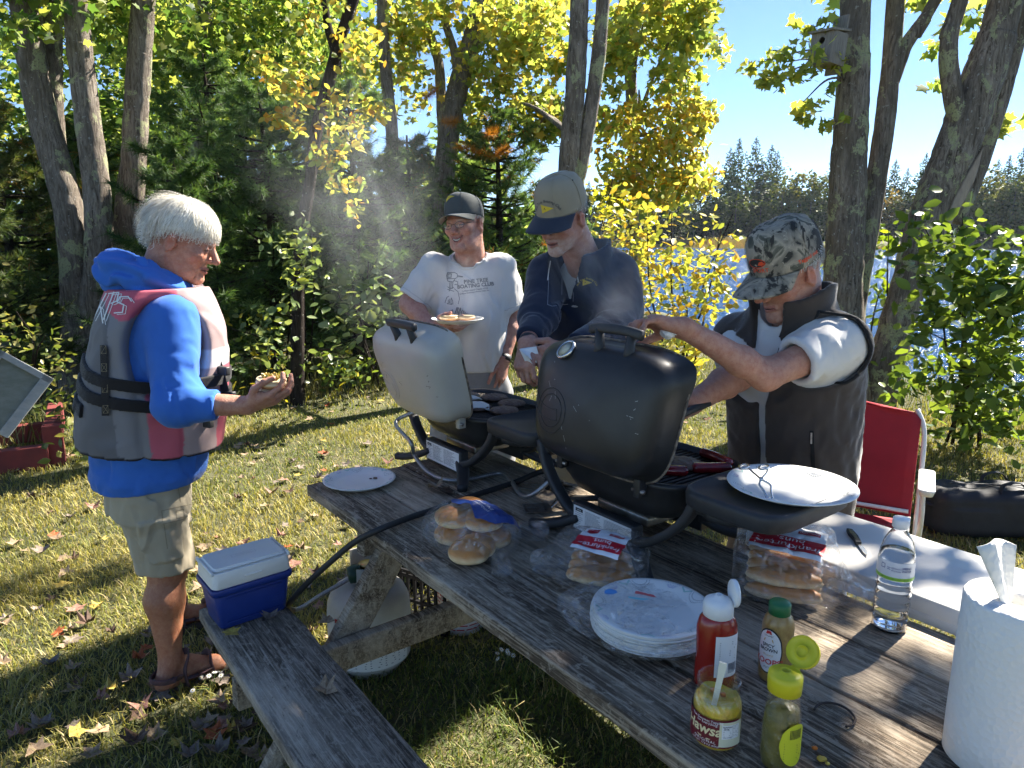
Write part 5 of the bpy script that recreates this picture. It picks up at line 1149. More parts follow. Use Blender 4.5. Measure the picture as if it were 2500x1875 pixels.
# the plastic film covers the left two thirds of the stack
kp = (pbv[pbq][:, :, 0].mean(1) - c0[0]) < .055 + .03 * np.sin((pbv[pbq][:, :, 1].mean(1)) * 40)
o = mk('plastic_bag', pbv - c0, pbq[kp], BAG); o.location = tuple(c0); tag(o, 'torn clear plastic wrapper around the stack of paper plates', 'plastic bag')
v = np.array([(-.06, .05, 0), (.01, .07, 0), (.03, .055, 0), (-.03, .03, 0)])
for nm, col, pts in (('bag_print_blue', (.10, .30, .62), [(-.10, .03), (-.085, .026), (-.07, .033), (-.072, .048), (-.085, .055), (-.098, .045)]), ('bag_print_red', (.62, .12, .12), [(-.03, .045), (-.01, .036), (.018, .034), (.012, .044), (-.012, .05), (-.026, .054)]), ('bag_print_teal', (.2, .55, .6), [(-.05, .012), (-.02, .01), (.0, .016), (-.03, .021), (-.048, .018)])):
    pv_, pf_ = lay(poly_vf(pts), basis(c0, V(1, 0, 0), V(0, 1, 0), V(0, 0, 1)), bvh_of(pbv, pbq), .001, .01); mk(nm, pv_ - c0, pf_, mat(nm, col, .4), o, smooth=False)

# ================================================================== BUNS
m, nt, b = base('bun_crust'); a = _n(nt, 'ShaderNodeAttribute'); a.attribute_name = 'Col'; nt.links.new(mixc(nt, ramp(nt, noise(nt, coords(nt), 30, 4), [(.4, g3(0)), (.7, g3(.5))]), a.outputs['Color'], (.62, .36, .14)), b.inputs['Base Color']); b.inputs['Roughness'].default_value = .45
BUN = m
def bun_vf(r_, h, seed, lx=1.):
    fo = Fold(seed, 40., 4)
    def f(P): q = P * np.array([1 / lx, 1, 1], np.float32); return smax(ell(q, (0, 0, h * .38), (r_, r_, h * .62)), -(q[:, 2]), .008) + .0012 * fo(P) + .0015 * np.exp(-((q[:, 2] - h * .45) / .003) ** 2)
    v, q = surf(f, (-r_ * lx - .01, -r_ - .01, -.008), (r_ * lx + .01, r_ + .01, h * 1.05), .0045)
    t = np.clip((v[:, 2] / h - .28 + .1 * fo(v.astype(np.float32))) / .25, 0, 1)[:, None]; c = np.array([.78, .62, .38]) * (1 - t) + np.array([.42, .165, .035]) * t; return v, q, c
bm_ = [mesh('hamburger_bun', *bun_vf(.058, .048, s)[:2], BUN, col=np.clip(bun_vf(.058, .048, s)[2] * 1.15, 0, 1)) for s in (1, 2)]
bb0 = G(1120, 1335, .752); bb0[2] = .752
def tbb(x, y): return G(950 + x * .4747, 1180 + y * .4747, .752)
BP = [(bb0 + TA * 0 + V(0, 0, .008), 0), ]
bxy = {'front left': (-.045, -.01, .004), 'front right': (.075, -.015, .004), 'back left': (-.075, .09, .004), 'back right': (.04, .085, .004), 'upper front left': (-.052, -.003, .046), 'upper back left': (-.082, .085, .046), 'upper front right': (.02, .07, .046), 'lying on edge': (.09, -.055, .004)}
for k_, (x, y, z) in bxy.items():
    o = link('hamburger_bun', bm_[len(k_) % 2]); p = bb0 + TA * (x * .95 + .0) + TB * (y * .75 + .02) + V(0, 0, z * 1.12); o.location = tuple(p); o.rotation_euler = (random.uniform(-.08, .08), random.uniform(-.08, .08), random.uniform(0, 6)); tag(o, f'golden hamburger bun, {k_} one in the clear bag' if 'edge' not in k_ else 'golden hamburger bun nearest the knotted end of the bag', 'bun', 'hamburger buns in the bag')
fo = Fold(31, 22., 6); fo2 = Fold(32, 70., 6); kn = tbb(560, 290) + V(0, 0, .035); tip1 = tbb(580, 460) + V(0, 0, .004); tip2 = tbb(760, 280) + V(0, 0, .02)
cB = bb0 + TB * .04 + V(0, 0, .043); MBx = np.column_stack([TA, TB, V(0, 0, 1)])
def fbb(P):
    d = ell(P, cB, (.165, .125, .066), MBx); d = smin(d, cone(P, cB, kn, .05, .012), .05); d = smin(d, cone(P, kn, tip1, .010, .028), .012); d = smin(d, cone(P, kn, tip2, .010, .034), .012)
    return d + .005 * fo(P) + .0034 * fo2(P)
lo = np.minimum.reduce([cB - .2, tip1 - .05, tip2 - .05]); hi = np.maximum.reduce([cB + .2, tip1 + .05, tip2 + .05]); bbv, bbq = surf(fbb, lo, hi, .0045); bbv[:, 2] = np.maximum(bbv[:, 2], .7512)
o = mk('plastic_bag', bbv - bb0, bbq, BAG); o.location = tuple(bb0); tag(o, 'clear knotted bag of hamburger buns with a blue label', 'plastic bag'); bbh = bvh_of(bbv, bbq)
DKB = mat('navy_print', (.012, .045, .22), .4); WPR = mat('white_print', (.78, .78, .78), .5); REDL = mat('red_label_print', (.50, .015, .03), .4)
Ml = basis(cB + TB * .045 - TA * .01 + V(0, 0, .05), TA, nrm(TB + V(0, 0, .5)), nrm(V(0, 0, 1) - TB * .5))
Ml = basis(cB + TB * .03, TA, TB, V(0, 0, 1))
pv_, pf_ = lay(poly_vf([(-.12, -.02), (-.06, -.05), (.0, -.03), (.06, -.055), (.11, -.022), (.11, .075), (-.12, .075)]), Ml, bbh, .0012, .012); mk('blue_label', pv_ - bb0, pf_, DKB, o, smooth=False)
pv_, pf_ = lay(join(tf(rotm(0, 0, 180, (0, .018, 0)), text_vf('ENRICHED', .017)), tf(rotm(0, 0, 180, (0, -.004, 0)), text_vf('hamburger buns', .017))), Ml, bbh, .002); mk('label_lettering', pv_ - bb0, pf_, WPR, o, smooth=False)
pv_, pf_ = lay(poly_vf([(-.07, -.062), (-.01, -.105), (.0, -.062)]), Ml, bbh, .0012, .012)
# frankfurter buns: two bags
def frank_bag(label, c_, ax, n, seed, stack, tail, short='full bag'):
    ax = nrm(ax); ay = V(-ax[1], ax[0], 0); t0 = V(c_[0], c_[1], .752); fo = Fold(seed, 24., 6); fo2 = Fold(seed + 1, 75., 6)
    v0, q0, c0_ = bun_vf(.029, .042, seed, 3.); me = mesh('frankfurter_bun', v0, q0, BUN, col=c0_); k_ = 0
    nm = ['first', 'second', 'third', 'fourth', 'fifth', 'sixth']
    for lv in range(stack):
        for i in range(n):
            o = link('frankfurter_bun', me); p = t0 + ay * ((i - (n - 1) / 2) * .053) + V(0, 0, .004 + lv * .038); o.location = tuple(p); o.rotation_euler = (0, 0, math.atan2(ax[1], ax[0]) + random.uniform(-.05, .05))
            tag(o, f'{nm[i]} long bun from the near side, {"upper" if lv else "lower"} layer, in the {short}', 'bun', 'frankfurter buns in bags')
    M3 = np.column_stack([ax, ay, V(0, 0, 1)]); H = .030 + .019 * stack; cc = t0 + V(0, 0, H)
    def f(P):
        d = rbox(P, cc, (.118, .0285 * n + .016, H), .035, M3); d = smin(d, cone(P, cc, t0 + tail + V(0, 0, .02), .04, .035), .06); return d + .005 * fo(P) + .003 * fo2(P)
    lo = np.minimum(cc - .2, t0 + tail - .05); hi = np.maximum(cc + .2, t0 + tail + .06); v, q = surf(f, lo, hi, .0048); v[:, 2] = np.maximum(v[:, 2], .7512)
    o = mk('plastic_bag', v - t0, q, BAG); o.location = tuple(t0); tag(o, label, 'plastic bag'); bh_ = bvh_of(v, q); return o, t0, cc, ax, ay, bh_
def frank_label(o, t0, cc, ax, ay, bh_, rot, s=1.):
    n_ = nrm(V(-.2, -.42, .85)); bx = nrm(ax - n_ * (ax @ n_)); M = basis(cc + n_ * .02, bx, np.cross(n_, bx), n_) @ rotm(0, 0, rot)
    for nm, m, vf, off in (('label_panel', WPR, poly_vf([(-.06 * s, -.055 * s), (.05 * s, -.055 * s), (.05 * s, .045 * s), (-.06 * s, .045 * s)]), .0012), ('label_band', REDL, poly_vf([(-.062 * s, -.01 * s), (.052 * s, -.01 * s), (.052 * s, .032 * s), (-.062 * s, .032 * s)]), .002), ('label_tab', REDL, poly_vf([(-.05 * s, -.042 * s), (-.015 * s, -.042 * s), (-.015 * s, -.03 * s), (-.05 * s, -.03 * s)]), .002), ('label_badge', REDL, poly_vf([(.012 * s, -.05 * s), (.042 * s, -.046 * s), (.040 * s, -.032 * s), (.028 * s, -.022 * s), (.014 * s, -.034 * s)]), .002)):
        pv_, pf_ = lay(vf, M, bh_, off, .012); mk(nm, pv_ - t0, pf_, m, o, smooth=False)
    pv_, pf_ = lay(join(tf(rotm(0, 0, 0, (-.008 * s, .018 * s, 0)), text_vf('frankfurter', .022 * s)), tf(rotm(0, 0, 0, (-.008 * s, .0, 0)), text_vf('buns.', .022 * s)), tf(rotm(0, 0, 0, (-.0325 * s, -.036 * s, 0)), text_vf('ENRICHED', .0065 * s)), tf(rotm(0, 0, 8, (.027 * s, -.041 * s, 0)), text_vf('Hannaford', .0055 * s))), M, bh_, .0028); mk('label_lettering', pv_ - t0, pf_, WPR, o, smooth=False)
fb1 = G(950 + 1090 * .4747, 1180 + 470 * .4747, .752)
X = frank_bag('half-empty frankfurter bun bag beside the plates', fb1, V(.9, -.2, 0), 3, 51, 1, V(-.15, .03, 0), 'half-empty bag'); frank_label(*X, 168, 1.1)
fb2 = G(1600 + 760 * .419, 1180 + 600 * .419, .76)
X = frank_bag('full frankfurter bun bag by the white folding table', fb2 + V(0, .02, 0), V(.9, -.35, 0), 4, 61, 2, V(.15, -.09, 0)); frank_label(*X, 172, 1.45)

# ================================================================== BOTTLES AND JARS
def oval_lathe(prof, n=36): # (rx, ry, z)
    a = np.linspace(0, 2 * math.pi, n, endpoint=False); return rings([np.stack([rx * np.cos(a), ry * np.sin(a), np.full(n, z)], 1) for rx, ry, z in prof])
def wrap(vf, rx, ry, ang, z):                      # bend a flat drawing round an oval body
    v, f = vf; out = []
    for x, y, _ in v:
        a = ang + x / ((rx + ry) / 2); out.append((rx * math.cos(a), ry * math.sin(a), z + y))
    return np.array(out), f
def patch(w_, h, rx, ry, ang, z, n=16, oval=False):
    v = []; f = []
    for i in range(n + 1):
        x = (i / n - .5) * w_; hh = h / 2 * (math.sqrt(max(0, 1 - (2 * i / n - 1) ** 2)) * .9 + .1 if oval else 1)
        for y in (-hh, hh): v.append((x, y, 0))
    f = [(2 * i, 2 * i + 2, 2 * i + 3, 2 * i + 1) for i in range(n)]; return wrap((np.array(v), f), rx, ry, ang, z)
def facing(p): return math.atan2(-p[1], -p[0])
GLASS = clear_plastic('clear_glass', .05, .45, .03, 4.); PETS = clear_plastic('clear_bottle', .06, .35, .06, 8.); PETM = mat('clear_bottle_plastic', (.95, .96, .97), .08, trans=1., ior=1.2)
CAPW = mat('white_cap_plastic', (.74, .74, .72), .4)
# ketchup
kp0 = G(1742, 1668, .752); kp0[2] = .752; fa = facing(kp0)
kt = thing('ketchup_bottle', 'red ketchup squeeze bottle with its white cap flipped open', 'bottle', kp0)
KET = mat('ketchup_red', (.30, .018, .010), .22, (.22, .012, .008), 6, coat=.3)
mk('body', *oval_lathe([(.034, .026, 0), (.038, .030, .004), (.039, .031, .03), (.037, .029, .07), (.039, .031, .11), (.0385, .031, .125), (.034, .028, .14), (.028, .026, .147), (.024, .024, .149)]), KET, kt)
mk('cap', *lathe([(.026, .146), (.0285, .148), (.0285, .168), (.026, .176), (.018, .181), (.009, .183), (.007, .188), (.004, .188), (.003, .183)], 32), CAPW, kt)
mk('flip_lid', *tf(basis(V(.0255 * math.cos(fa + 1.9), .0255 * math.sin(fa + 1.9), .160), V(-math.sin(fa + 1.9), math.cos(fa + 1.9), 0), V(0, 0, 1), V(math.cos(fa + 1.9), math.sin(fa + 1.9), 0)) @ rotm(0, 0, 0, (0, .03, 0)), lathe([(.001, -.002), (.024, -.002), (.026, 0), (.026, .006), (.024, .008), (.022, .004), (.001, .004)], 28)), CAPW, kt)
WLAB = mat('white_label', (.74, .74, .73), .45)
mk('back_label', *patch(.05, .085, .0395, .0315, fa + .75, .075, oval=False), WLAB, kt)
L = [[(-.018, .03 - i * .0045), (-.018 + random.uniform(.018, .036), .03 - i * .0045)] for i in range(9)] + [[(x, -.014), (x, -.034)] for x in np.arange(.0, .02, .0021)]
mk('label_print', *wrap(strokes_vf(L, .001), .0401, .0321, fa + .75, .075), INKG, kt, smooth=False)
# spicy brown mustard
mp0 = G(1890, 1652, .752); mp0[2] = .752; fa = facing(mp0)
mb = thing('mustard_bottle', 'brown mustard squeeze bottle with a green cap and oval white label', 'bottle', mp0)
mk('body', *oval_lathe([(.027, .023, 0), (.031, .027, .004), (.032, .028, .02), (.031, .027, .09), (.030, .026, .115), (.026, .023, .13), (.02, .019, .137), (.018, .018, .139)]), mat('brown_mustard', (.36, .235, .075), .3, (.27, .165, .05), 110, coat=.25), mb)
mk('cap', *lathe([(.019, .137), (.0205, .138), (.0205, .158), (.018, .1615), (.001, .162)], 28), mat('green_cap', (.02, .14, .045), .4), mb)
la = fa - .45
mk('label_border', *patch(.052, .094, .0325, .0285, la, .068, 22, True), INK, mb); mk('label', *patch(.048, .088, .0329, .0289, la, .068, 22, True), WLAB, mb)
mk('label_brand', *wrap(tf(rotm(0, 0, 0, (0, -.022, 0)), text_vf("KOOPS'", .0165, bold=.0003)), .0334, .0294, la, .068), mat('red_letter', (.55, .03, .03), .5), mb, smooth=False)
mk('label_lettering', *wrap(join(tf(rotm(0, 0, 0, (0, .012, 0)), text_vf('SPICY', .0095, bold=.0002)), tf(rotm(0, 0, 0, (0, .003, 0)), text_vf('BROWN', .0095, bold=.0002)), tf(rotm(0, 0, 0, (.004, -.034, 0)), text_vf('MUSTARD', .0045)), tf(rotm(0, 0, 0, (0, .032, 0)), text_vf('ORGANIC', .0042))), .0334, .0294, la, .068), INK, mb, smooth=False)
mk('label_swash', *wrap(join(tf(rotm(0, 0, 0, (0, -.0075, 0)), text_vf('Mustard', .006, shear=.3)), poly_vf([(-.01, .020), (.01, .020), (.008, .026), (-.008, .026)])), .0334, .0294, la, .068), mat('gold_print', (.55, .35, .07), .5), mb, smooth=False)
mk('label_flag', *wrap(poly_vf([(-.006, .036), (.006, .036), (.004, .043), (-.004, .043)]), .0334, .0294, la, .068), mat('red_letter', (.55, .03, .03), .5), mb, smooth=False)
# relish jar
jp = G(1746, 1806, .752); jp[2] = .752; fa = facing(jp)
jr = thing('relish_jar', 'open glass jar of yellow relish with a plastic knife standing in it', 'jar', jp)
YEL = mat('yellow_relish', (.62, .36, .008), .3, (.66, .48, .03), 110, bs=.8, bscale=120, bd=.004, coat=.3)
mk('glass', *lathe([(.035, .0), (.0405, .004), (.0425, .012), (.0425, .075), (.0405, .088), (.036, .096), (.0345, .10), (.0355, .104), (.0345, .108), (.036, .112), (.036, .119), (.0345, .121), (.033, .119), (.0325, .10), (.0385, .087), (.0405, .074), (.0405, .012), (.036, .006), (.002, .005)], 44, True), GLASS, jr)
fo = Fold(5, 60., 5)
v, f = lathe([(.002, .006), (.036, .0065), (.0398, .012), (.0398, .073), (.038, .082), (.034, .088), (.024, .078), (.014, .074), (.002, .073)], 44); v = v + (np.array([[0, 0, 1.]]) * (.006 * fo(v.astype(np.float32)) * (v[:, 2] > .06))[:, None]); mk('relish', v, f, YEL, jr)
for i in range(3): mk('carrot_bit', *box(.008, .006, .006, (.012 - .008 * i, .01 + .004 * i, .080 + .002 * i), .001), mat('carrot', (.6, .16, .01), .4), jr)
MAR = mat('maroon_label', (.13, .008, .018), .4); CRM = mat('cream_print', (.72, .62, .36), .5)
mk('front_label', *patch(.16, .052, .0428, .0428, fa - .9, .042, 40), MAR, jr); mk('facts_panel', *patch(.042, .046, .0432, .0432, fa + .62, .042, 14), mat('cream_panel', (.62, .6, .42), .5), jr); mk('facts_box', *patch(.032, .026, .0434, .0434, fa + .60, .047, 12), WLAB, jr)
la = fa - .30
mk('label_brand', *wrap(tf(rotm(0, 0, 0, (-.012, .004, 0)), text_vf('Hawsa', .026, shear=.15, bold=.0006)), .0433, .0433, la, .042), CRM, jr, smooth=False)
mk('label_swoosh', *wrap(poly_vf([(-.03, -.008), (-.015, -.0125), (.0, -.0135), (.018, -.010), (.002, -.0115), (-.015, -.0105)]), .0433, .0433, la, .042), CRM, jr, smooth=False)
mk('label_lettering', *wrap(join(tf(rotm(0, 0, 0, (-.004, .0215, 0)), text_vf('The Gourmet Topping', .0062)), tf(rotm(0, 0, 0, (-.002, .0165, 0)), text_vf('for Everything!', .0062)), tf(rotm(0, 0, 0, (-.006, -.0165, 0)), text_vf('ORIGINAL', .007, spacing=1.3)), tf(rotm(0, 0, 0, (-.006, -.0225, 0)), text_vf('NET WT. 17.8 OZ (505g)', .0048))), .0433, .0433, la, .042), WPR, jr, smooth=False)
L = [[(-.014, .004 - i * .0032), (random.uniform(-.004, .0), .004 - i * .0032)] for i in range(5)] + [[(.002, .011 - i * .0026), (random.uniform(.008, .015), .011 - i * .0026)] for i in range(9)]
mk('facts_print', *wrap(join(tf(rotm(0, 0, 0, (-.0065, .0098, 0)), text_vf('Nutrition', .0045, bold=.0001)), tf(rotm(0, 0, 0, (-.0085, .0062, 0)), text_vf('Facts', .0045, bold=.0001)), tf(rotm(0, 0, 0, (-.001, -.010, 0)), text_vf('15', .0045, bold=.0001)), tf(rotm(0, 0, 0, (-.009, -.0096, 0)), text_vf('Calories', .0027)), strokes_vf(L, .0005)), .0437, .0437, fa + .60, .047), INKG, jr, smooth=False)
kn_ = thing('plastic_knife', 'cream plastic knife standing upright in the relish jar', 'knife', jp + V(0, 0, .07)); kd = nrm(V(.18, .10, 1)); kx = nrm(np.cross(kd, V(.3, 1, 0))); kz = np.cross(kx, kd)
mk('handle', *rings([np.array([V(-.008, -.006, .0) + kd * s + kx * a * w_ + kz * b_ * .0025 for a, b_ in ((-1, -1), (1, -1), (1, 1), (-1, 1))]) for s, w_ in ((0, .004), (.02, .0045), (.05, .005), (.07, .0065), (.078, .006))]), mat('cream_plastic', (.70, .68, .55), .35), kn_, smooth=False)
# yellow-capped relish bottle
yp = G(1890, 1935, .752); yp = V(.438, 1.02, .752); fa = facing(yp)
yb = thing('relish_bottle', 'clear squeeze bottle of green relish with an open yellow cap', 'bottle', yp)
mk('shell', *oval_lathe([(.028, .024, 0), (.031, .027, .004), (.032, .028, .02), (.031, .027, .08), (.028, .025, .115), (.0245, .0235, .138), (.0225, .0225, .142), (.0215, .0215, .141), (.0265, .0235, .114), (.0295, .0255, .08), (.0305, .0265, .02), (.026, .022, .003)]), PETS, yb)
mk('relish', *oval_lathe([(.027, .022, .004), (.0298, .0258, .02), (.0288, .0248, .08), (.026, .023, .105), (.012, .012, .112)]), mat('green_relish', (.16, .13, .02), .35, (.08, .08, .015), 60, bs=.7, bscale=90, bd=.004), yb)
YC = mat('yellow_cap', (.62, .55, .02), .4)
mk('cap', *lathe([(.0235, .136), (.0262, .137), (.027, .158), (.0262, .166), (.022, .1685), (.010, .169), (.009, .172), (.006, .172), (.0055, .165), (.001, .164)], 36), YC, yb)
lr = V(.75, .55, 0); lr = nrm(lr); hx = V(-lr[1], lr[0], 0); ldn = nrm(V(-.55, -.45, .55)); lx = nrm(np.cross(V(0, 0, 1), ldn)); ly = np.cross(ldn, lx)
mk('flip_lid', *tf(basis(lr * .045 + V(0, 0, .187), lx, ly, ldn), lathe([(.001, .0), (.009, .0), (.009, .004), (.0105, .004), (.0105, 0), (.0245, 0), (.0262, .004), (.0262, -.006), (.024, -.008), (.001, -.008)][::-1], 36)), YC, yb)
mk('lid_hinge', *box(.012, .012, .006, tuple(lr * .027 + V(0, 0, .165)), .002), YC, yb)
mk('yellow_label', *patch(.05, .075, .0325, .0285, fa + .85, .055, 16, True), mat('yellow_label', (.62, .62, .03), .45), yb)
L = [[(x, .012), (x, .028)] for x in np.arange(-.010, .012, .0022)] + [[(-.018, .004 - i * .0045), (random.uniform(0, .018), .004 - i * .0045)] for i in range(8)]
mk('label_print', *wrap(strokes_vf(L, .0011), .0329, .0289, fa + .85, .055), INK, yb, smooth=False)
# water bottle
wp = G(2170, 1530, .752); wp[2] = .752; fa = facing(wp)
wb = thing('water_bottle', 'clear water bottle with a white and green label and white cap', 'bottle', wp); wb.scale = (1.15, 1.15, 1.3)
pr = [(.027, 0), (.031, .004)] + [(.0305 + .0012 * math.sin(z * 420), z) for z in np.linspace(.01, .085, 26)] + [(.030, .09), (.0315, .095), (.0315, .13), (.030, .14), (.025, .158), (.017, .172), (.0125, .178), (.0125, .19)]
mk('shell', *lathe(pr + [(r - .0012, z) for r, z in pr[::-1]], 40), PETM, wb)
mk('water', *lathe([(.002, .0035)] + [(r - .002, max(.0035, z)) for r, z in pr if z < .142] + [(.002, .141)], 36), mat('water_in_bottle', (.9, .95, 1.), .0, trans=1., ior=1.2), wb)
mk('cap', *lathe([(.0135, .182), (.0148, .183), (.0148, .195), (.0138, .198), (.001, .198)], 28), CAPW, wb)
mk('label', *patch(.10, .034, .0322, .0322, fa, .112, 24), mat('clear_white_label', (.72, .73, .74), .4, alpha=.82), wb); mk('green_stripe', *patch(.10, .006, .0325, .0325, fa, .100, 24), mat('lime_print', (.25, .5, .06), .45), wb)
mk('label_lettering', *wrap(join(tf(rotm(0, 0, 0, (.020, .008, 0)), text_vf('SPRING', .0055, bold=.0001)), tf(rotm(0, 0, 0, (.020, .003, 0)), text_vf('WATER', .0055, bold=.0001)), tf(rotm(0, 0, 0, (.001, .007, 0)), text_vf("Nature's", .005, shear=.3)), tf(rotm(0, 0, 0, (.001, .0025, 0)), text_vf('Promise', .005, shear=.3)), strokes_vf([[(-.026, .004), (-.019, .004), (-.019, .011), (-.026, .011), (-.026, .004)], [(-.014, .004), (-.009, .004)], [(-.014, .007), (-.009, .007)]], .001)), .0327, .0327, fa, .112), mat('navy_letter', (.03, .04, .16), .5), wb, smooth=False)
mk('stripe_lettering', *wrap(text_vf('NET 16.9 FL OZ (1.05 PT) 500 mL', .0036), .0328, .0328, fa, .100), INK, wb, smooth=False)
# paper towels
tp0 = V(.802, 1.03, .752)
ptw = thing('paper_towel_roll', 'large white paper towel roll with a loose sheet sticking up', 'paper towel', tp0)
m, nt, b = base('paper_towel'); b.inputs['Base Color'].default_value = (.78, .76, .71, 1); b.inputs['Roughness'].default_value = .95; vo = _n(nt, 'ShaderNodeTexVoronoi'); vo.inputs['Scale'].default_value = 110; nt.links.new(coords(nt, (1, 1, .9)), vo.inputs['Vector']); nt.links.new(bump(nt, noise(nt, coords(nt), 14, 3), .4, .01, bump(nt, vo.outputs[0], .6, .003)), b.inputs['Normal']); TOW = m
fo = Fold(8, 16.); v, f = lathe([(.022, .001), (.072, .0), (.0765, .004), (.0775, .06), (.077, .14), (.0765, .22), (.076, .285), (.073, .2905), (.06, .290), (.045, .2915), (.030, .289), (.0225, .287), (.021, .20), (.021, .002)], 64); rad = np.hypot(v[:, 0], v[:, 1]); v[:, :2] *= (1 + .012 * fo(v.astype(np.float32)) * (rad > .06))[:, None]; mk('roll', v, f, TOW, ptw)
for r_ in np.linspace(.028, .07, 9): mk('sheet_edge', *tube([(r_ * math.cos(u), r_ * math.sin(u), .2905) for u in np.linspace(0, 6.283, 50)], .0005, 4), mat('sheet_shadow', (.62, .62, .61), .95), ptw)
sv = []; n, k_ = 10, 12
for i in range(n + 1):
    for j in range(k_ + 1):
        u, s = i / n, j / k_ * 2 - 1; wd = .012 + .030 * u; sv.append((-.012 - .028 * u + s * wd, .0 + .018 * math.sin(s * 2.2) + .012 * u, .262 + .13 * u - .018 * abs(s + .3) * u))
sf = [(i * (k_ + 1) + j, i * (k_ + 1) + j + 1, (i + 1) * (k_ + 1) + j + 1, (i + 1) * (k_ + 1) + j) for i in range(n) for j in range(k_)]; o = mk('loose_sheet', sv, sf, TOW, ptw); o.modifiers.new('thick', 'SOLIDIFY').thickness = .0012

# ================================================================== SMALL THINGS ON THE TABLES
kf = thing('pocket_knife', 'open folding pocket knife with a camouflage handle on the white table', 'knife', G(2090, 1320, .806)); a_, b_, c_ = G(2072, 1296, .806), G(2097, 1330, .806), G(2117, 1351, .806)
dx = nrm(b_ - a_); dy = np.cross(V(0, 0, 1), dx); L1 = np.linalg.norm(b_ - a_); Mk = basis(a_ + V(0, 0, -.002), dx, dy, V(0, 0, 1))
mk('handle', *tf(Mk, prism([(0, -.006), (L1 * .3, -.009), (L1 * .7, -.006), (L1, -.008), (L1, .006), (L1 * .5, .010), (.004, .007)], 0, .010)), INK, kf, world=True, smooth=False); mk('handle_inlay', *tf(Mk, prism([(.008, -.004), (L1 * .3, -.006), (L1 * .8, -.003), (L1 * .8, .004), (L1 * .4, .006), (.01, .004)], .010, .0112)), mat('camo_inlay', (.30, .22, .07), .6, (.05, .045, .03), 150), kf, world=True, smooth=False)
mk('blade', *tf(Mk, prism([(L1, -.005), (L1 + .05, -.005), (L1 + .072, -.001), (L1 + .045, .007), (L1, .005)], .003, .0052)), CHROME, kf, world=True, smooth=False)
def spatula(label, a_, b_, c_, wd, slots):
    t = thing('spatula', label, 'spatula', V(*a_)); dx = nrm(V(*b_) - V(*a_)); dy = np.cross(V(0, 0, 1), dx); L = np.linalg.norm(V(*b_) - V(*a_)); M = basis(V(*a_), dx, dy, V(0, 0, 1))
    n_ = slots; w1 = wd / (2 * n_ + 1)
    for i in range(n_ + 1): mk('blade_tine', *tf(M, box(L * .8, w1 * 1.15, .0022, (L * .4, -wd / 2 + w1 * (2 * i + .5), .003), .0006)), STEEL, t, world=True, smooth=False)
    mk('blade_tip', *tf(M, box(L * .12, wd, .0022, (.0, 0, .003), .0006)), STEEL, t, world=True, smooth=False); mk('blade_heel', *tf(M, box(L * .25, wd, .0022, (L * .85, 0, .003), .0006)), STEEL, t, world=True, smooth=False)
    Q = spline([V(*b_) + V(0, 0, .004), V(*b_) + dx * .03 + V(0, 0, .03), V(*c_)], 12); mk('shank', *sweep(Q, rrect(.018, .004, .0015, 1)), CHROME, t, world=True, smooth=False)
    d2 = nrm(V(*c_) - Q[-2]); Q = spline([V(*c_), V(*c_) + d2 * .05, V(*c_) + d2 * .11], 8); mk('handle', *sweep(Q, rrect(.024, .016, .006, 2)), BLKP, t, world=True)
spatula('slotted metal spatula lying on the table in front of the black grill', G(1282, 1243, .755), G(1345, 1240, .755), G(1392, 1216, .79), .075, 5)
spatula('plain metal spatula lying between the two grills', G(1265, 1185, .755), G(1335, 1196, .755), G(1368, 1180, .775), .06, 2)
st = spline([G(1600 + x * .419, 1180 + y * .419, .7555) for x, y in ((925, 1318), (950, 1290), (1000, 1278), (1070, 1290), (1130, 1325), (1165, 1370), (1150, 1405), (1110, 1418))], 40); o = mk('twig', *tube(st - st[0], .0022, 6), mat('dark_twig', (.05, .035, .028), .8)); o.location = tuple(st[0]); tag(o, 'thin dark curved twig on the tabletop by the yellow cap', 'twig')
for lb, x, y, col, s in (('orange carrot crumb on the table by the relish bottle', 1989, 1829, (.6, .16, .01), 1.), ('yellow relish spill on the table by the relish bottle', 2006, 1855, (.55, .35, .04), 1.7), ('small yellow relish crumb on the table beside the paper towels', 2020, 1866, (.55, .38, .05), .8)):
    fo = Fold(int(x), 300.); f_ = lambda P: ell(P, (0, 0, .002), (.005 * s, .004 * s, .003)) + .0008 * fo(P); v, q = surf(f_, (-.012, -.012, -.004), (.012, .012, .008), .0011); o = mk('food_crumb', v, q, mat('crumb_' + str(x), col, .4)); o.location = tuple(G(x, y, .7525)); tag(o, lb, 'crumb')
for p, k_, s, lb in ((G(1058, 1190, .762), 'tan', .075, 'curled tan leaf on the tabletop by the braided hose'), (G(1085, 1196, .762), 'dark brown', .06, 'small dark leaf on the tabletop by the braided hose'), (G(660, 1510, .462), 'grey brown', .055, 'curled grey leaf on the bench in front of the cooler'), (G(568, 1545, .462), 'yellow', .05, 'yellow-brown leaf on the bench edge near the cooler'), (G(800, 1685, .458), 'tan', .06, 'pale torn leaf in the middle of the bench'), (G(795, 1518, .45), 'tan', .05, 'pale leaf caught on the table leg')):
    put_leaf(p, k_, s, lb, None, .15)
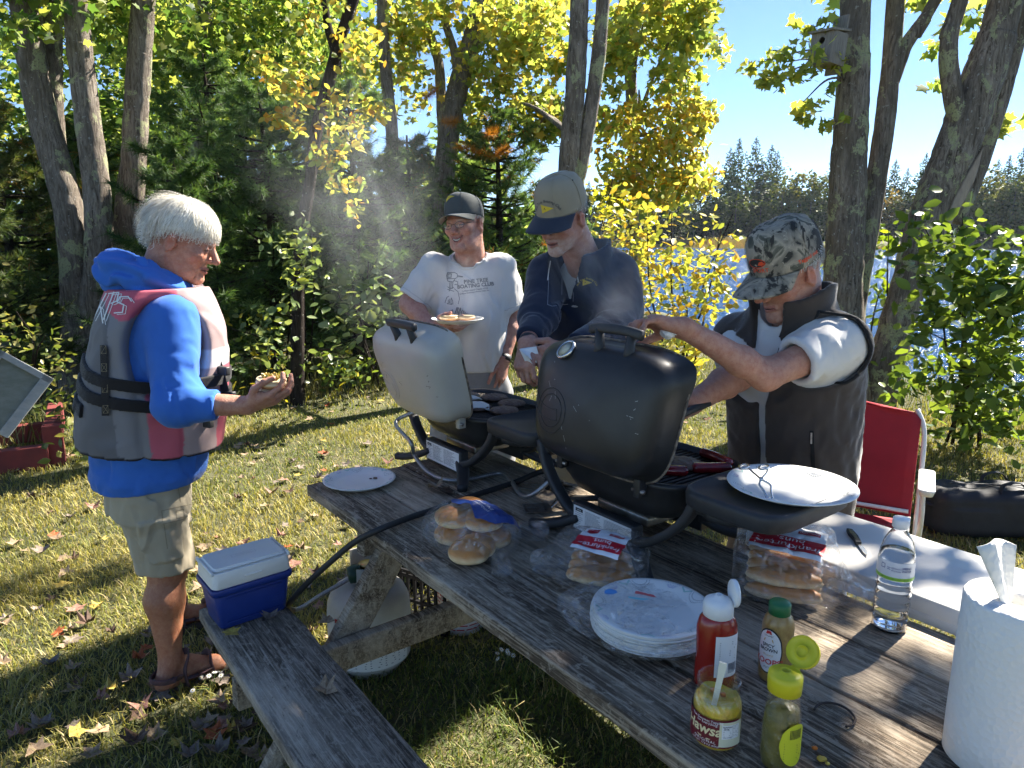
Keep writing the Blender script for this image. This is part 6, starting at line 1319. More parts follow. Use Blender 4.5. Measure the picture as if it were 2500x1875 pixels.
# ================================================================== PEOPLE
def skinmat(name='skin'):
    if name in MATS: return MATS[name]
    m, nt, b = base(name); a = _n(nt, 'ShaderNodeAttribute'); a.attribute_name = 'Col'; v = coords(nt)
    c = mixc(nt, ramp(nt, noise(nt, v, 55, 5, .7), [(.36, g3(0)), (.66, g3(.7))]), a.outputs['Color'], mixc(nt, 1., a.outputs['Color'], (.74, .5, .44), 'MULTIPLY'))
    c = mixc(nt, ramp(nt, noise(nt, v, 190, 3), [(.63, g3(0)), (.69, g3(.45))]), c, (.22, .10, .065))
    nt.links.new(c, b.inputs['Base Color']); b.inputs['Roughness'].default_value = .52; b.inputs['Specular IOR Level'].default_value = .4
    b.inputs['Subsurface Weight'].default_value = .12; b.inputs['Subsurface Radius'].default_value = (.01, .004, .002); b.inputs['Subsurface Scale'].default_value = .5
    nt.links.new(bump(nt, noise(nt, v, 320, 3), .5, .0016, bump(nt, noise(nt, v, 80, 5, .7), .45, .005)), b.inputs['Normal']); return m
SKIN = skinmat()
def fabric(name, c, c2=None, rough=.9, weave=900, bs=.25, attr=False, sheen=.2, ns=9):
    return mat(name, c, rough, c2 or tuple(q * .82 for q in c), ns, var=.9, bs=bs, bscale=weave, bd=.0012, attr=attr, sheen=sheen, spec=.2)

def head_sdf(q, o):
    s = q.copy(); s[:, 0] = np.abs(s[:, 0]); sm = o.get('smile', 0.); op = o.get('open', 0.)
    d = ell(s, (0, -.015, .042), (.076, .098, .088)); d = smin(d, ell(s, (0, .028, -.028), (.062, .064, .083)), .035)
    d = smin(d, cone(s, (.050, -.008, -.050), (.012, .066, -.098), .021, .018), .03); d = smin(d, ell(s, (0, .078, -.101), (.022, .019, .018)), .02)
    d = smin(d, ell(s, (.045, .062, -.020 + .004 * sm), (.022 + .003 * sm, .022, .019)), .024)
    if o.get('jowl'): d = smin(d, ell(s, (.04, .03, -.085), (.02, .03, .025)), .03)
    d = smin(d, cone(s, (0, .090, .026), (.043, .073, .023), .0095, .0085), .013)
    d = smax(d, -ell(s, (.031, .100, .006), (.017, .0145, .0105)), .010); d = smin(d, ell(s, (.031, .0795, .006), (.0145, .0125, .011)), .005)
    d = smax(d, -cone(s, (.020, .0945, .0035), (.043, .086, .0035), .0016), .002)                  # eyelid slit
    d = smax(d, -cone(s, (.020, .094, -.010), (.040, .086, -.014), .0014), .005)                  # bag under the eye
    nl = o.get('nose', 1.); n = cone(s, (0, .090, .016), (0, .100 + .013 * nl, -.024), .0078, .0122); n = smin(n, ell(s, (.0125, .101, -.031), (.0085, .0115, .008)), .007)
    n = smax(n, -ell(s, (.0065, .108, -.038), (.0035, .005, .004)), .003); d = smin(d, n, .010)
    zc = -.0645 + sm * .016 * (s[:, 0] / .026) ** 2; t = s.copy(); t[:, 2] = t[:, 2] - (zc + .0645)
    d = smin(d, cone(t, (0, .096, -.0585 + op * .3), (.023 + .006 * sm, .083, -.0625), .0062, .0035), .008); d = smin(d, cone(t, (0, .0945, -.0705 - op * .7), (.020 + .006 * sm, .083, -.067), .0068, .0035), .008)
    d = smax(d, -ell(t, (0, .1, -.0645 - op * .25), (.025 + .008 * sm, .0155, .0016 + op)), .003)
    d = smax(d, -cone(s, (.019, .100, -.032), (.036 + .004 * sm, .082, -.068), .0022), .007)       # fold from nose to mouth
    d = smax(d, -cone(s, (.034, .078, -.078), (.030, .072, -.100), .0014), .006)
    e = ell(s, (.080, -.012, -.004), (.010, .019, .033), np.array(Euler((R(-12), 0, R(-22))).to_matrix())); e = smax(e, -ell(s, (.090, -.006, -.002), (.008, .011, .021)), .004); e = smin(e, ell(s, (.077, .002, -.010), (.007, .006, .009)), .004)
    d = smin(d, e, .006); return d + o.get('wr', .0011) * WR(q)
WR = Fold(77, 150., 6)
def rid(fo, P): n = fo(P); return 1.3 * np.abs(n) - .35 + .5 * n
def head_col(q, o):
    x = np.abs(q[:, 0]); c = np.tile(np.array(o['skin'], float), (len(q), 1))
    def mixin(w_, col):
        nonlocal c
        w_ = np.clip(w_, 0, 1)[:, None]; c = c * (1 - w_) + np.array(col) * w_
    g = lambda p, r_: np.exp(-(((np.stack([x, q[:, 1], q[:, 2]], 1) - np.array(p)) / r_) ** 2).sum(1))
    red = np.array(o['skin']) * np.array([1.05, .66, .62])
    mixin(.55 * g((0, .112, -.026), .018) + .45 * g((.05, .07, -.025), .026) + .6 * g((.082, -.01, 0), .03) + .25 * g((0, .08, .06), .04), red)
    sm = o.get('smile', 0.); zc = -.0645 + sm * .016 * (x / .026) ** 2; front = q[:, 1] > .076
    lip = (np.abs(q[:, 2] - zc) < .0095 + o.get('open', 0)) & (x < .024 + .006 * sm) & front; mixin(lip * .6, (.36, .12, .10))
    mixin(((np.abs(q[:, 2] - zc + o.get('open', 0) * .25) < .0022 + o.get('open', 0) * .8) & (x < .025 + .007 * sm) & front) * .85, (.10, .03, .03))
    mixin(((np.abs(q[:, 2] - .0035) < .0026) & (x > .019) & (x < .044) & (q[:, 1] > .07)) * .85, (.06, .035, .03))
    br = np.exp(-((q[:, 2] - .026 - .004 * (x - .03) / .02) / .0045) ** 2) * (x > .014) * (x < .048) * (q[:, 1] > .06); mixin(br * .7, o.get('brow', (.5, .46, .42)))
    if o.get('beard'):
        bd = np.clip((-.045 - q[:, 2]) / .02, 0, 1) * np.clip((q[:, 1] - .015) / .03, 0, 1) * (1 - lip * .9); mu = np.exp(-((q[:, 2] + .050) / .006) ** 2) * (x < .032) * front
        mixin(np.clip(bd * (.75 + .3 * WR(q)) + mu * .5, 0, 1) * o['beard'], (.55, .53, .50))
    return c * (1 + .06 * WR(q * .3))[:, None]

class Person:
    def __init__(s, label, O, fwd, scale=1.):
        f = nrm(V(fwd[0], fwd[1], 0)); r = V(f[1], -f[0], 0); s.M = basis(V(O[0], O[1], 0), r, f, V(0, 0, 1)); s.I = np.linalg.inv(s.M)
        s.t = thing('person', label, 'person', (O[0], O[1], 0), math.atan2(r[1], r[0])); s.v, s.f, s.c = [], [], []; s.n = 0
    def L(s, p): return xf(s.I, p)
    def D(s, d): return s.I[:3, :3] @ np.asarray(d, float)
    def px(s, x, y, Y): return s.L(U(x, y, Y))
    def skin(s, f, lo, hi, h, col):
        v, q = surf(f, lo, hi, h); s.v.append(v); s.f.append(q + s.n); s.n += len(v); s.c.append(col(v.astype(np.float32)) if callable(col) else np.tile(col, (len(v), 1)))
    def done(s): return mk('body', np.concatenate(s.v), np.concatenate(s.f), SKIN, s.t, col=np.concatenate(s.c))
    def cloth(s, nm, f, lo, hi, h, m, colf=None): 
        v, q = surf(f, lo, hi, h); o = mk(nm, v, q, m, s.t, col=colf(v.astype(np.float32)) if colf else None); return o, v, q
    def part(s, nm, vf, m, par=None, **kw): return mk(nm, vf[0], vf[1], m, par or s.t, **kw)
    def headM(s, c, fwd, roll=0.):
        """head frame from world centre and world gaze direction"""
        f = nrm(s.D(fwd)); up = V(0, 0, 1); r = nrm(np.cross(f, up)); up = np.cross(r, f)
        if roll: r, up = r * math.cos(roll) + up * math.sin(roll), up * math.cos(roll) - r * math.sin(roll)
        return basis(s.L(c), r, f, up)
def to_head(P, M, k): return ((P - M[:3, 3].astype(np.float32)) @ M[:3, :3].astype(np.float32)) / k
def hand(M, curl, spread=(8, 2, -3, -9), thumb=((.75, .55, -.25), (.35, .9, -.2)), k=1., tl=(.036, .028)):
    """hand frame: x to the thumb side, y to the fingers, z out of the back of the hand"""
    T = lambda p: xf(M, np.array(p) * k); mc = [(.030, .086, 0), (.0105, .093, .003), (-.0095, .089, .002), (-.028, .080, -.002)]; ln = [(.043, .026, .021), (.048, .030, .022), (.044, .028, .021), (.034, .021, .018)]
    seg = []
    for i in range(4):
        p = np.array(mc[i]); a = 0; sp = R(spread[i]); pts = [p]
        for j in range(3):
            a += R(curl[i][j]); d = V(math.sin(sp) * math.cos(a), math.cos(sp) * math.cos(a), -math.sin(a)); p = p + d * ln[i][j]; pts.append(p)
        rr_ = [.0098, .0088, .0082, .0072] if i < 3 else [.0085, .0076, .0070, .0062]; seg.append(([T(q) for q in pts], [q * k for q in rr_]))
    p0 = np.array((.024, .026, -.006)); d1, d2 = nrm(thumb[0]), nrm(thumb[1]); p1 = p0 + d1 * .040; p2 = p1 + d2 * tl[0]; p3 = p2 + nrm(d2 + (d2 - d1) * .4) * tl[1]; th = ([T(q) for q in (p0, p1, p2, p3)], [.0145 * k, .0122 * k, .0105 * k, .0085 * k])
    pal = [(T((x * .55, .0, 0)), T(q), .020 * k, .0125 * k) for q, x in zip(mc, (.02, .007, -.007, -.02))]; then = (T((.020, .04, -.012)), k); R3 = M[:3, :3]
    def f(P):
        d = None
        for a, b_, ra, rb_ in pal: e = cone(P, a, b_, ra, rb_); d = e if d is None else smin(d, e, .012)
        d = smin(d, ell(P, then[0], np.array((.017, .032, .015)) * k, R3), .012); d = smin(d, ell(P, T((-.018, .045, -.010)), np.array((.014, .034, .012)) * k, R3), .012)
        fg = None
        for pts, rr_ in seg:
            e = chain(P, pts, rr_); fg = e if fg is None else np.minimum(fg, e)
            for j in (1, 2): fg = smin(fg, np.linalg.norm(P - pts[j].astype(np.float32), axis=1) - rr_[j] * 1.06, .003)
        return smin(smin(d, fg, .007), chain(P, th[0], th[1], .004), .008)
    allp = np.array([q for s_ in seg for q in s_[0]] + th[0] + [T((0, 0, 0))]); f.lo, f.hi = allp.min(0) - .03, allp.max(0) + .03; f.tips = [s_[0][3] for s_ in seg] + [th[0][3]]; f.seg = seg; f.th = th
    return f
def arm_skin(p, E, W, hf, r_=(.043, .036, .027), S=None, skin=(.44, .23, .15), h=.0042, extra=None, cut=None):
    fo = Fold(19, 60., 4)
    mid = E + (W - E) * .3; wside = nrm(np.cross(W - E, V(.2, .9, .3))); fv = Fold(23, 22., 5)
    def f(P):
        d = chain(P, [E, mid, W], [r_[0] * .92, r_[1] * 1.12, r_[2]], .02)
        if S is not None: d = smin(d, cone(P, S, E, r_[0] * 1.2, r_[0] * .95), .03)
        d = smin(d, np.linalg.norm(P - (E + nrm(E - W) * .012 - V(0, 0, .010)).astype(np.float32), axis=1) - r_[0] * .62, .012); d = smin(d, np.linalg.norm(P - (W + wside * .017).astype(np.float32), axis=1) - .012, .010)
        return smin(d, hf(P), .016) + .0007 * fo(P) + .0014 * fv(P)
    lo = np.minimum.reduce([hf.lo, E - .07, W - .05] + ([S - .08] if S is not None else [])); hi = np.maximum.reduce([hf.hi, E + .07, W + .05] + ([S + .08] if S is not None else []))
    def col(v):
        c = np.tile(np.array(skin), (len(v), 1)); d = np.min([np.linalg.norm(v - np.array(t_, np.float32), axis=1) for t_ in hf.tips], 0); k_ = np.clip(1 - d / .02, 0, 1)[:, None] * .4
        kn_ = np.min([np.linalg.norm(v - np.array(s_[0][j], np.float32), axis=1) for s_ in hf.seg for j in (0, 1)], 0); k2 = np.clip(1 - kn_ / .016, 0, 1)[:, None] * .3; rd = np.array(skin) * np.array([1.1, .72, .68]); k_ = np.maximum(k_, k2); return c * (1 - k_) + rd * k_
    p.skin(f, lo, hi, h, col)
def nails(p, hf, nm='fingernail'):
    pass
def hair(p, M, k, n, amax, seed, length=(.6, 1.1), off=.012, cols=((.62, .58, .48), (.72, .69, .62), (.5, .46, .38)), a0=(0., 1.), wd=.0022, swirl=.35, keep=None, cap_cut=None, lift=.01, nm='hair', flick=.0, rag=5.):
    rg = np.random.default_rng(seed); cols = np.array(cols); m_ = 9; th = rg.uniform(-math.pi, math.pi, n); am = np.interp(np.abs(np.degrees(th)), [0, 40, 80, 110, 180], amax) + rg.normal(size=n) * rag; al = am * np.sqrt(rg.uniform(a0[0] ** 2, a0[1] ** 2, n)); l = rg.uniform(*length, n); V_ = []
    sw = rg.normal(size=n) * swirl * .5 + swirl * .3; w1 = rg.uniform(0, 6.28, n); oo = rg.uniform(.2, 1, n)
    for j in range(m_):
        t = j / (m_ - 1); a = np.radians(np.minimum(al + t * l * 55, am + 14 * oo)); b_ = th + sw * t * np.exp(-((al / 90) ** 2)) + .02 * np.sin(3 * t * 2 + w1)
        rr_ = 1 + (off * (.4 + .9 * oo) + lift * np.sin(np.pi * t) * oo + flick * t * t * oo * (np.abs(th) > 2)) / .09
        d = np.stack([np.sin(a) * np.sin(b_) * .078, np.sin(a) * np.cos(b_) * .100, np.cos(a) * .090], 1); V_.append(np.array([0, -.015, .042]) + d * rr_[:, None] + .0005 * rg.normal(size=(n, 3)))
    A = np.stack(V_, 1); tg = np.gradient(A, axis=1); out = A - np.array([0, -.015, .042]); sd = np.cross(tg, out); sd /= np.linalg.norm(sd, axis=2)[:, :, None] + 1e-9; ww = wd * np.linspace(1, .25, m_)[None, :, None] * rg.uniform(.6, 1.3, (n, 1, 1)) / 2
    if keep is not None: k_ = keep(A); A, sd, ww = A[k_], sd[k_], ww[k_]; n = len(A)
    Q = np.stack([A - sd * ww, A + sd * ww], 2).reshape(-1, 3) * k; base_i = (np.arange(n) * m_ * 2)[:, None]; ff = []
    for j in range(m_ - 1): ff.append(base_i + np.array([2 * j, 2 * j + 1, 2 * j + 3, 2 * j + 2]))
    c = np.repeat(cols[rg.integers(0, len(cols), n)] * rg.uniform(.8, 1.15, (n, 1)), m_ * 2, 0)
    HM = leafmat('hair_strand', .45, .25, (1., 1., 1.)); return mk(nm, xf(M, Q), np.concatenate(ff), HM, p.t, col=c)
def hair_shell(p, M, k, amax, col, off=.006, zcut=None, nm='hair_base'):
    fo = Fold(5, 60.)
    def f(P):
        q = to_head(P, M, k); d = ell(q, (0, -.015, .042), (.078 + off, .100 + off, .090 + off)); r_ = q - np.array([0, -.015, .042], np.float32); a = np.degrees(np.arccos(np.clip(r_[:, 2] / (np.linalg.norm(r_, axis=1) + 1e-6), -1, 1))); th = np.abs(np.degrees(np.arctan2(r_[:, 0], r_[:, 1])))
        am = np.interp(th, [0, 40, 80, 110, 180], amax); d = smax(d, (a - am) * .0016, .004); d = smax(d, -(d + .012), .0) if False else d
        if zcut is not None: d = np.maximum(d, zcut(q))
        return (d + .0015 * fo(q)) * k
    c = M[:3, 3]; v, q = surf(f, c - .17 * k, c + .17 * k, .004); return mk(nm, v, q, fabric('hair_' + nm + str(len(MATS)), col, rough=.6, weave=300, bs=.5), p.t)
def cap(p, M, k, crown_m, brim_m, under_m, tilt=0., zb=.034, hgt=.112, brim=.075, droop=.35, nm='cap'):
    """six-panel cap in head space; returns (empty-less) crown object, its world-local verts for decals"""
    Mc = M @ np.diag([k, k, k, 1.]) @ rotm(tilt, 0, 0, (0, -.012, zb)); n = 48; a = np.linspace(0, 2 * math.pi, n, endpoint=False); rs = []
    prof = [(1.0, -.012), (1.012, .0), (1.01, .02), (.985, .045), (.92, .070), (.78, .092), (.55, .106), (.28, .112), (.04, .114)]
    fo = Fold(int(k * 1000) + n, 45., 5)
    for s, z in prof:
        x = .085 * s * np.sin(a); y = .108 * s * np.cos(a); fr = np.clip(np.cos(a), 0, 1); y = y + fr * .006 * (1 - abs(s - .8)); zz = z * hgt / .112 + fr * .010 * (s < .99) * (s > .3) - .010 * np.clip(-np.cos(a), 0, 1) * (z < .01)
        rs.append(np.stack([x, y, zz], 1))
    v, f = rings(rs, True); v = v * (1 + .012 * fo(v.astype(np.float32)))[:, None]; cv = xf(Mc, v); co = mk(nm, cv, f, crown_m, p.t)
    for q in range(6):                                            # seams between the panels
        an = R(30 + 60 * q); path = [V(.0858 * s * math.sin(an), .109 * s * math.cos(an) + max(0, math.cos(an)) * .006, z * hgt / .112 + max(0, math.cos(an)) * .010 * (.3 < s < .99) + .0006) for s, z in prof[1:]]
        mk('seam', *tf(Mc, tube(spline(path, 24), .0009, 5)), crown_m, co); e = path[4]; mk('eyelet', *tf(Mc @ basis(e + nrm(e) * .001 + V(.012, 0, 0) * 0, V(1, 0, 0), V(0, 1, 0), V(0, 0, 1)), tube([(0, 0, 0), tuple(nrm(e) * .002)], .0028, 8)), INK, co) if q % 2 == 0 else None
    mk('top_button', *tf(Mc, tf(rotm(0, 0, 0, (0, 0, .113 * hgt / .112 + .001)), lathe([(.009, -.003), (.009, .001), (.006, .004), (.001, .005)], 14))), crown_m, co)
    g, hh = 18, 8; top = []; 
    for i in range(g + 1):
        th = R(-72 + 144 * i / g)
        for j in range(hh + 1):
            u = j / hh; r_ = brim * math.cos(th * .92) ** .55 * u; x = (.0855) * math.sin(th) * (1 + .06 * u); y = .108 * math.cos(th) + r_ + .003; z = -.006 - droop * r_ - .55 * (x / .085) ** 2 * .034 * (.4 + u) ; top.append((x, y, z))
    top = np.array(top); ff = [(i * (hh + 1) + j, (i + 1) * (hh + 1) + j, (i + 1) * (hh + 1) + j + 1, i * (hh + 1) + j + 1) for i in range(g) for j in range(hh)]
    bo = mk('brim', xf(Mc, top), ff, [brim_m, under_m or brim_m], co); sm_ = bo.modifiers.new('thick', 'SOLIDIFY'); sm_.thickness = .004 * k; sm_.offset = 1; sm_.material_offset = 1 if under_m else 0; sm_.use_flip_normals = False
    return co, cv, f, Mc
def decal(p, vf, o_px, n_w, up_w, bvh, m, nm, par, off=.0018, cut=None, size=1.):
    """drawing placed on clothing: o_px world point, n_w outward world normal, up_w world up of the drawing"""
    n = nrm(p.D(n_w)); u = p.D(up_w); u = nrm(u - n * (u @ n)); x = np.cross(u, n); M = basis(p.L(o_px), x * size, u * size, n); v, f = lay(vf, M, bvh, off, cut); return mk(nm, v, f, m, par, smooth=False)
PENN = lambda s: poly_vf([(-.5 * s, -.34 * s), (.5 * s, 0), (-.5 * s, .34 * s)])
YPEN = mat('yellow_embroidery', (.62, .46, .04), .7); NAVYT = mat('navy_thread', (.02, .025, .05), .8)
CREASE = {}

# ------------------------------------------------------------------ man in the life vest
SK1 = (.47, .245, .165)
p = Person('white-haired man in a blue hoodie and life vest holding a topped bun', (-1.30, 2.42), (math.cos(R(30)), math.sin(R(30))))
S = p.px(424, 778, 2.26); E = p.px(432, 985, 2.16); W = p.px(602, 990, 2.18)
Mh = p.headM(U(447, 590, 2.42), (.90, .10, -.36)); hk = 1.02; ho = dict(skin=SK1, nose=1.3, brow=(.62, .55, .45), jowl=1, wr=.0013)
neck0 = Mh[:3, 3] + Mh[:3, :3] @ V(0, -.035, -.05) * hk; neck1 = V(.05, .075, 1.40)
f = lambda P: smin(head_sdf(to_head(P, Mh, hk), ho) * hk, cone(P, neck0, neck1, .060, .075), .03)
p.skin(f, Mh[:3, 3] + V(-.16, -.17, -.24), Mh[:3, 3] + V(.16, .18, .17), .0035, lambda v: head_col(to_head(v, Mh, hk), ho))
hx = nrm(p.D((-.1, -.80, .50))); hy = nrm(p.D((.95, .05, .25))); hx = nrm(hx - hy * (hx @ hy)); hz = np.cross(hx, hy)
if hz[2] > 0: hz = -hz
HM1 = basis(W, hx, hy, hz)
hf = hand(HM1, [(18, 40, 30), (16, 40, 30), (18, 40, 30), (22, 40, 30)], thumb=((.62, .62, -.5), (.05, .95, -.35)))
arm_skin(p, E, W, hf, (.044, .037, .028), skin=SK1)
# legs and feet
def leg_foot(p, hip, kn, an, heel, toe, sk, r_=(.085, .058, .064, .037), h_=.006):
    d = nrm(toe - heel); sd = np.cross(d, V(0, 0, 1)); cal = kn + (an - kn) * .32 - d * .012; fo = Fold(3, 50.)
    tz = [toe + sd * x - d * b_ + V(0, 0, -.004) for x, b_ in ((-.032, .0), (-.012, .004), (.006, .012), (.022, .022), (.036, .036))]
    def f(P):
        q = chain(P, [hip, kn, cal, an], [r_[0], r_[1], r_[2], r_[3]], .03); ft = cone(P, heel + V(0, 0, .005), an, .033, .034); ft = smin(ft, cone(P, an + d * .02 - V(0, 0, .02), toe - d * .055, .035, .024), .02); ft = smin(ft, cone(P, heel, toe - d * .05, .028, .030), .02); ft = smin(ft, cone(P, toe - d * .06 - sd * .02, toe - d * .06 + sd * .025, .022, .018), .02)
        for t_ in tz: ft = smin(ft, cone(P, t_ - d * .03, t_, .0105, .0095), .004)
        q = smin(q, ft, .02); q = smin(q, np.linalg.norm(P - (kn + d * .02).astype(np.float32), axis=1) - .045, .03); return np.maximum(q, heel[2] - .022 - P[:, 2]) + .0008 * fo(P)
    lo = np.minimum.reduce([hip, kn, an, heel, toe]) - .12; hi = np.maximum.reduce([hip, kn, an, heel, toe]) + .12; p.skin(f, lo, hi, h_, lambda v: np.tile(np.array(sk), (len(v), 1)) * (1 + .08 * fo(v * .5))[:, None]); return d, sd
SKL = (.42, .19, .10)
kn1 = p.px(408, 1392, 2.38); an1 = p.px(416, 1608, 2.31); hl1 = p.L(V(-1.235, 2.262, .05)); te1 = p.L(V(-1.075, 2.425, .045)); hip1 = V(.10, .0, .86)
leg_foot(p, hip1, kn1, an1, hl1, te1, SKL)
hl2 = p.L(V(-1.42, 2.66, .05)); te2 = p.L(V(-1.24, 2.80, .045)); an2 = p.L(V(-1.385, 2.69, .10)); kn2 = p.L(V(-1.38, 2.66, .47)); hip2 = V(-.11, .01, .86)
leg_foot(p, hip2, kn2, an2, hl2, te2, SKL)
p.done()
SOLE = mat('sandal_sole', (.10, .08, .07), .8, (.06, .05, .045), 30); STRAP = mat('sandal_webbing', (.045, .032, .034), .85, (.11, .05, .05), 90)
for hl, te, an in ((hl1, te1, an1), (hl2, te2, an2)):
    d = nrm(V(te[0] - hl[0], te[1] - hl[1], 0)); sd = np.cross(d, V(0, 0, 1)); L = np.linalg.norm((te - hl)[:2]) + .075; o_ = hl - d * .038; out = []
    for u, w_ in ((0, .022), (.04, .036), (.2, .038), (.45, .036), (.7, .047), (.88, .044), (.97, .028), (1.0, .012)): out.append((u * L, w_))
    poly = [(x, w_) for x, w_ in out] + [(x, -w_) for x, w_ in out[::-1]]; Msn = basis(V(o_[0], o_[1], 0), d, sd, V(0, 0, 1)); sn = p.part('sandal', tf(Msn, prism(poly, .002, .030)), SOLE, smooth=False)
    def strap(pts, r_=.0125, nm='strap'): p.part(nm, sweep(spline([xf(Msn, q) for q in pts], 22), rrect(r_ * 2, .006, .002, 1), up=d), STRAP, sn)
    strap([(.20, .044, .02), (.19, .036, .075), (.20, .0, .098), (.19, -.036, .075), (.20, -.044, .02)]); strap([(.10, .045, .03), (.095, .042, .09), (.115, .025, .125), (.125, 0, .135), (.115, -.025, .125), (.095, -.042, .09), (.10, -.045, .03)]); strap([(.095, .045, .075), (.03, .042, .075), (-.008, .0, .078), (.03, -.042, .075), (.095, -.045, .075)], .011); strap([(.19, .043, .06), (.14, .045, .055), (.10, .045, .06)], .010); strap([(.19, -.043, .06), (.14, -.045, .055), (.10, -.045, .06)], .010)
hair_shell(p, Mh, hk, [60, 66, 66, 84, 118], (.66, .62, .54), .006)
hair(p, Mh, hk, 8500, [66, 74, 76, 94, 128], 4, off=.009, lift=.009, wd=.0017, flick=.035, swirl=.5, length=(.6, 1.3), rag=9, cols=((.84, .80, .70), (.92, .90, .84), (.70, .65, .54), (.88, .85, .77)))
# hoodie
sec = [(.74, 0, 0, .205, .175), (.9, .01, .02, .215, .195), (1.05, .02, .045, .215, .195), (1.2, .035, .07, .21, .175), (1.31, .045, .085, .20, .15), (1.39, .05, .09, .155, .12), (1.47, .055, .1, .085, .085)]
fo = Fold(41, 16., 6); fo2 = Fold(42, 40., 5); cuff = E + (W - E) * .58; ax_ = nrm(W - E); S2 = V(-.17, .08, 1.32); E2 = V(-.27, .10, 1.06); W2_ = V(-.22, .24, .98)
BLUEF = fabric('blue_fleece', (.045, .15, .50), (.036, .125, .44), weave=700)
def sleeve(P, S, E, C, r0, r1, r2, seed=0, amp=.007, fr=62.):
    t = (P - E.astype(np.float32)) @ nrm(C - E).astype(np.float32); u = (P - S.astype(np.float32)) @ nrm(E - S).astype(np.float32); fz = Fold(seed + 3, 15., 4)(P)
    d = smin(cone(P, S, E, r0, r1), cone(P, E, C, r1, r2), .04); L = np.linalg.norm(E - S); wv = np.sin(t * fr + 3 * fz) * np.clip(1 - np.abs(t - .07) / .14, 0, 1) + .8 * np.sin(u * fr * .8 + 4 * fz) * np.clip(1 - np.abs(u - L * .85) / .14, 0, 1)
    return d + amp * .8 * (np.sqrt(wv * wv + .06) - .35) + amp * .3 * Fold(seed + 8, 20., 5)(P)
def fh(P):
    d = spine(P, sec) + .009 * rid(fo, P) + .003 * fo2(P); d = np.maximum(d, (.765 + .02 * P[:, 1]) - P[:, 2]); d = d - .006 * np.exp(-((P[:, 2] - .80) / .02) ** 2)
    d = smin(d, sleeve(P, S, E, cuff, .074, .069, .050, 5, .009, 60.), .085); d = smin(d, sleeve(P, S2, E2, W2_, .085, .075, .05, 6), .07); d = np.maximum(d, np.where((P - cuff.astype(np.float32)) @ ax_.astype(np.float32) > -.12, plane(P, cuff, ax_), -1.))
    h0 = np.array([.055, .095, .02]); hd = chain(P, [V(.095, .02, 1.415) + h0, V(.10, -.05, 1.455) + h0, V(.05, -.12, 1.475) + h0, V(-.05, -.12, 1.475) + h0, V(-.10, -.05, 1.455) + h0, V(-.095, .02, 1.415) + h0], [.042, .052, .060, .060, .052, .042], .03)
    for s_ in (1, -1): hd = smin(hd, chain(P, [V(s_ * .095, .02, 1.415) + h0, V(s_ * .085, .07, 1.37) + h0, V(s_ * .05, .115, 1.31) + h0, V(s_ * .03, .13, 1.25) + h0], [.042, .036, .028, .022], .03), .02)
    hd = hd + .009 * np.sin(P[:, 2] * 100 + 25 * P[:, 0] + 30 * P[:, 1] + 4 * fo(P))
    return smin(d, hd, .012)
_, hv, hq = p.cloth('hoodie', fh, V(-.52, -.34, .72), V(.52, .62, 1.62), .0074, BLUEF)
# life vest
secv = [(.74, 0, 0, .24, .217), (.9, .01, .02, .25, .237), (1.05, .02, .045, .25, .237), (1.2, .035, .07, .25, .222), (1.31, .045, .085, .25, .205), (1.39, .05, .088, .225, .178), (1.45, .055, .09, .18, .15)]
def fvest(P):
    d = spine(P, secv, 2.6) + .005 * fo(P); az = np.degrees(np.arctan2(P[:, 0] - .03, P[:, 1] - .05)); bk_ = np.clip((np.abs(az) - 90) / 90, 0, 1)
    d = np.maximum(d, (.885 + .05 * bk_) - P[:, 2]); d = np.maximum(d, P[:, 2] - 1.44); 
    for s in (1, -1): d = smax(d, -ell(P, (.04 + s * .27, .08, 1.25), (.165, .125, .175)), .025)
    d = smax(d, -cone(P, V(.05, .09, 1.30), V(.06, .10, 1.7), .085, .14), .02); d = smax(d, -cone(P, V(.05, .27, 1.5), V(.05, .3, 1.25), .08, .04), .02)
    inner = spine(P, [(z, a, b_, c_ - .012, e - .012) for z, a, b_, c_, e in sec]); d = np.maximum(d, -inner)
    gr = np.abs(np.abs(az) - 106.); d = d + .008 * np.exp(-(gr / 3.5) ** 2) * (P[:, 2] < 1.2) + .006 * np.exp(-((np.abs(az) - 76) / 2.5) ** 2) * (P[:, 2] < 1.2); return d
VG = np.array([.135, .130, .135]); VP = np.array([.50, .11, .15]); VB = np.array([.36, .27, .26]); VW = np.array([.55, .53, .53])
def cvest(v):
    az = np.abs(np.degrees(np.arctan2(v[:, 0] - .03, v[:, 1] - .05))); z = v[:, 2]; c = np.tile(VG, (len(v), 1)) * (1 + .12 * fo(v))[:, None]; c[(az < 106) & (az > 76) & (z < 1.2)] = VP; c[(az <= 76)] = VB; c[(az <= 76) & (z > 1.18) & (z < 1.24)] = VW; c[(az <= 45) & (z <= 1.18)] = VP * .9
    yk = z > 1.405 - .5 * np.clip(np.abs(v[:, 0] - .04) - .10, 0, 1); c[yk & (az > 70)] = VP; sidegrey = (az > 100) & (az < 122) & (np.abs(v[:, 0]) > .13); c[sidegrey & ~yk] = VG * 1.55; c[(z < .895 + .05 * np.clip((az - 90) / 90, 0, 1))] = (.02, .02, .025); return c
NYL = fabric('vest_nylon', (1, 1, 1), (.86, .86, .88), rough=.62, weave=500, bs=.2, attr=True, sheen=.05)
vo, vv_, vq_ = p.cloth('life_vest', fvest, V(-.34, -.32, .86), V(.36, .38, 1.52), .0068, NYL, cvest)
BELT = fabric('black_webbing', (.022, .02, .02), rough=.8, weave=1400, bs=.5)
secb = [(z, cx, cy_, rx + .0035, ry + .0035) for z, cx, cy_, rx, ry in secv]
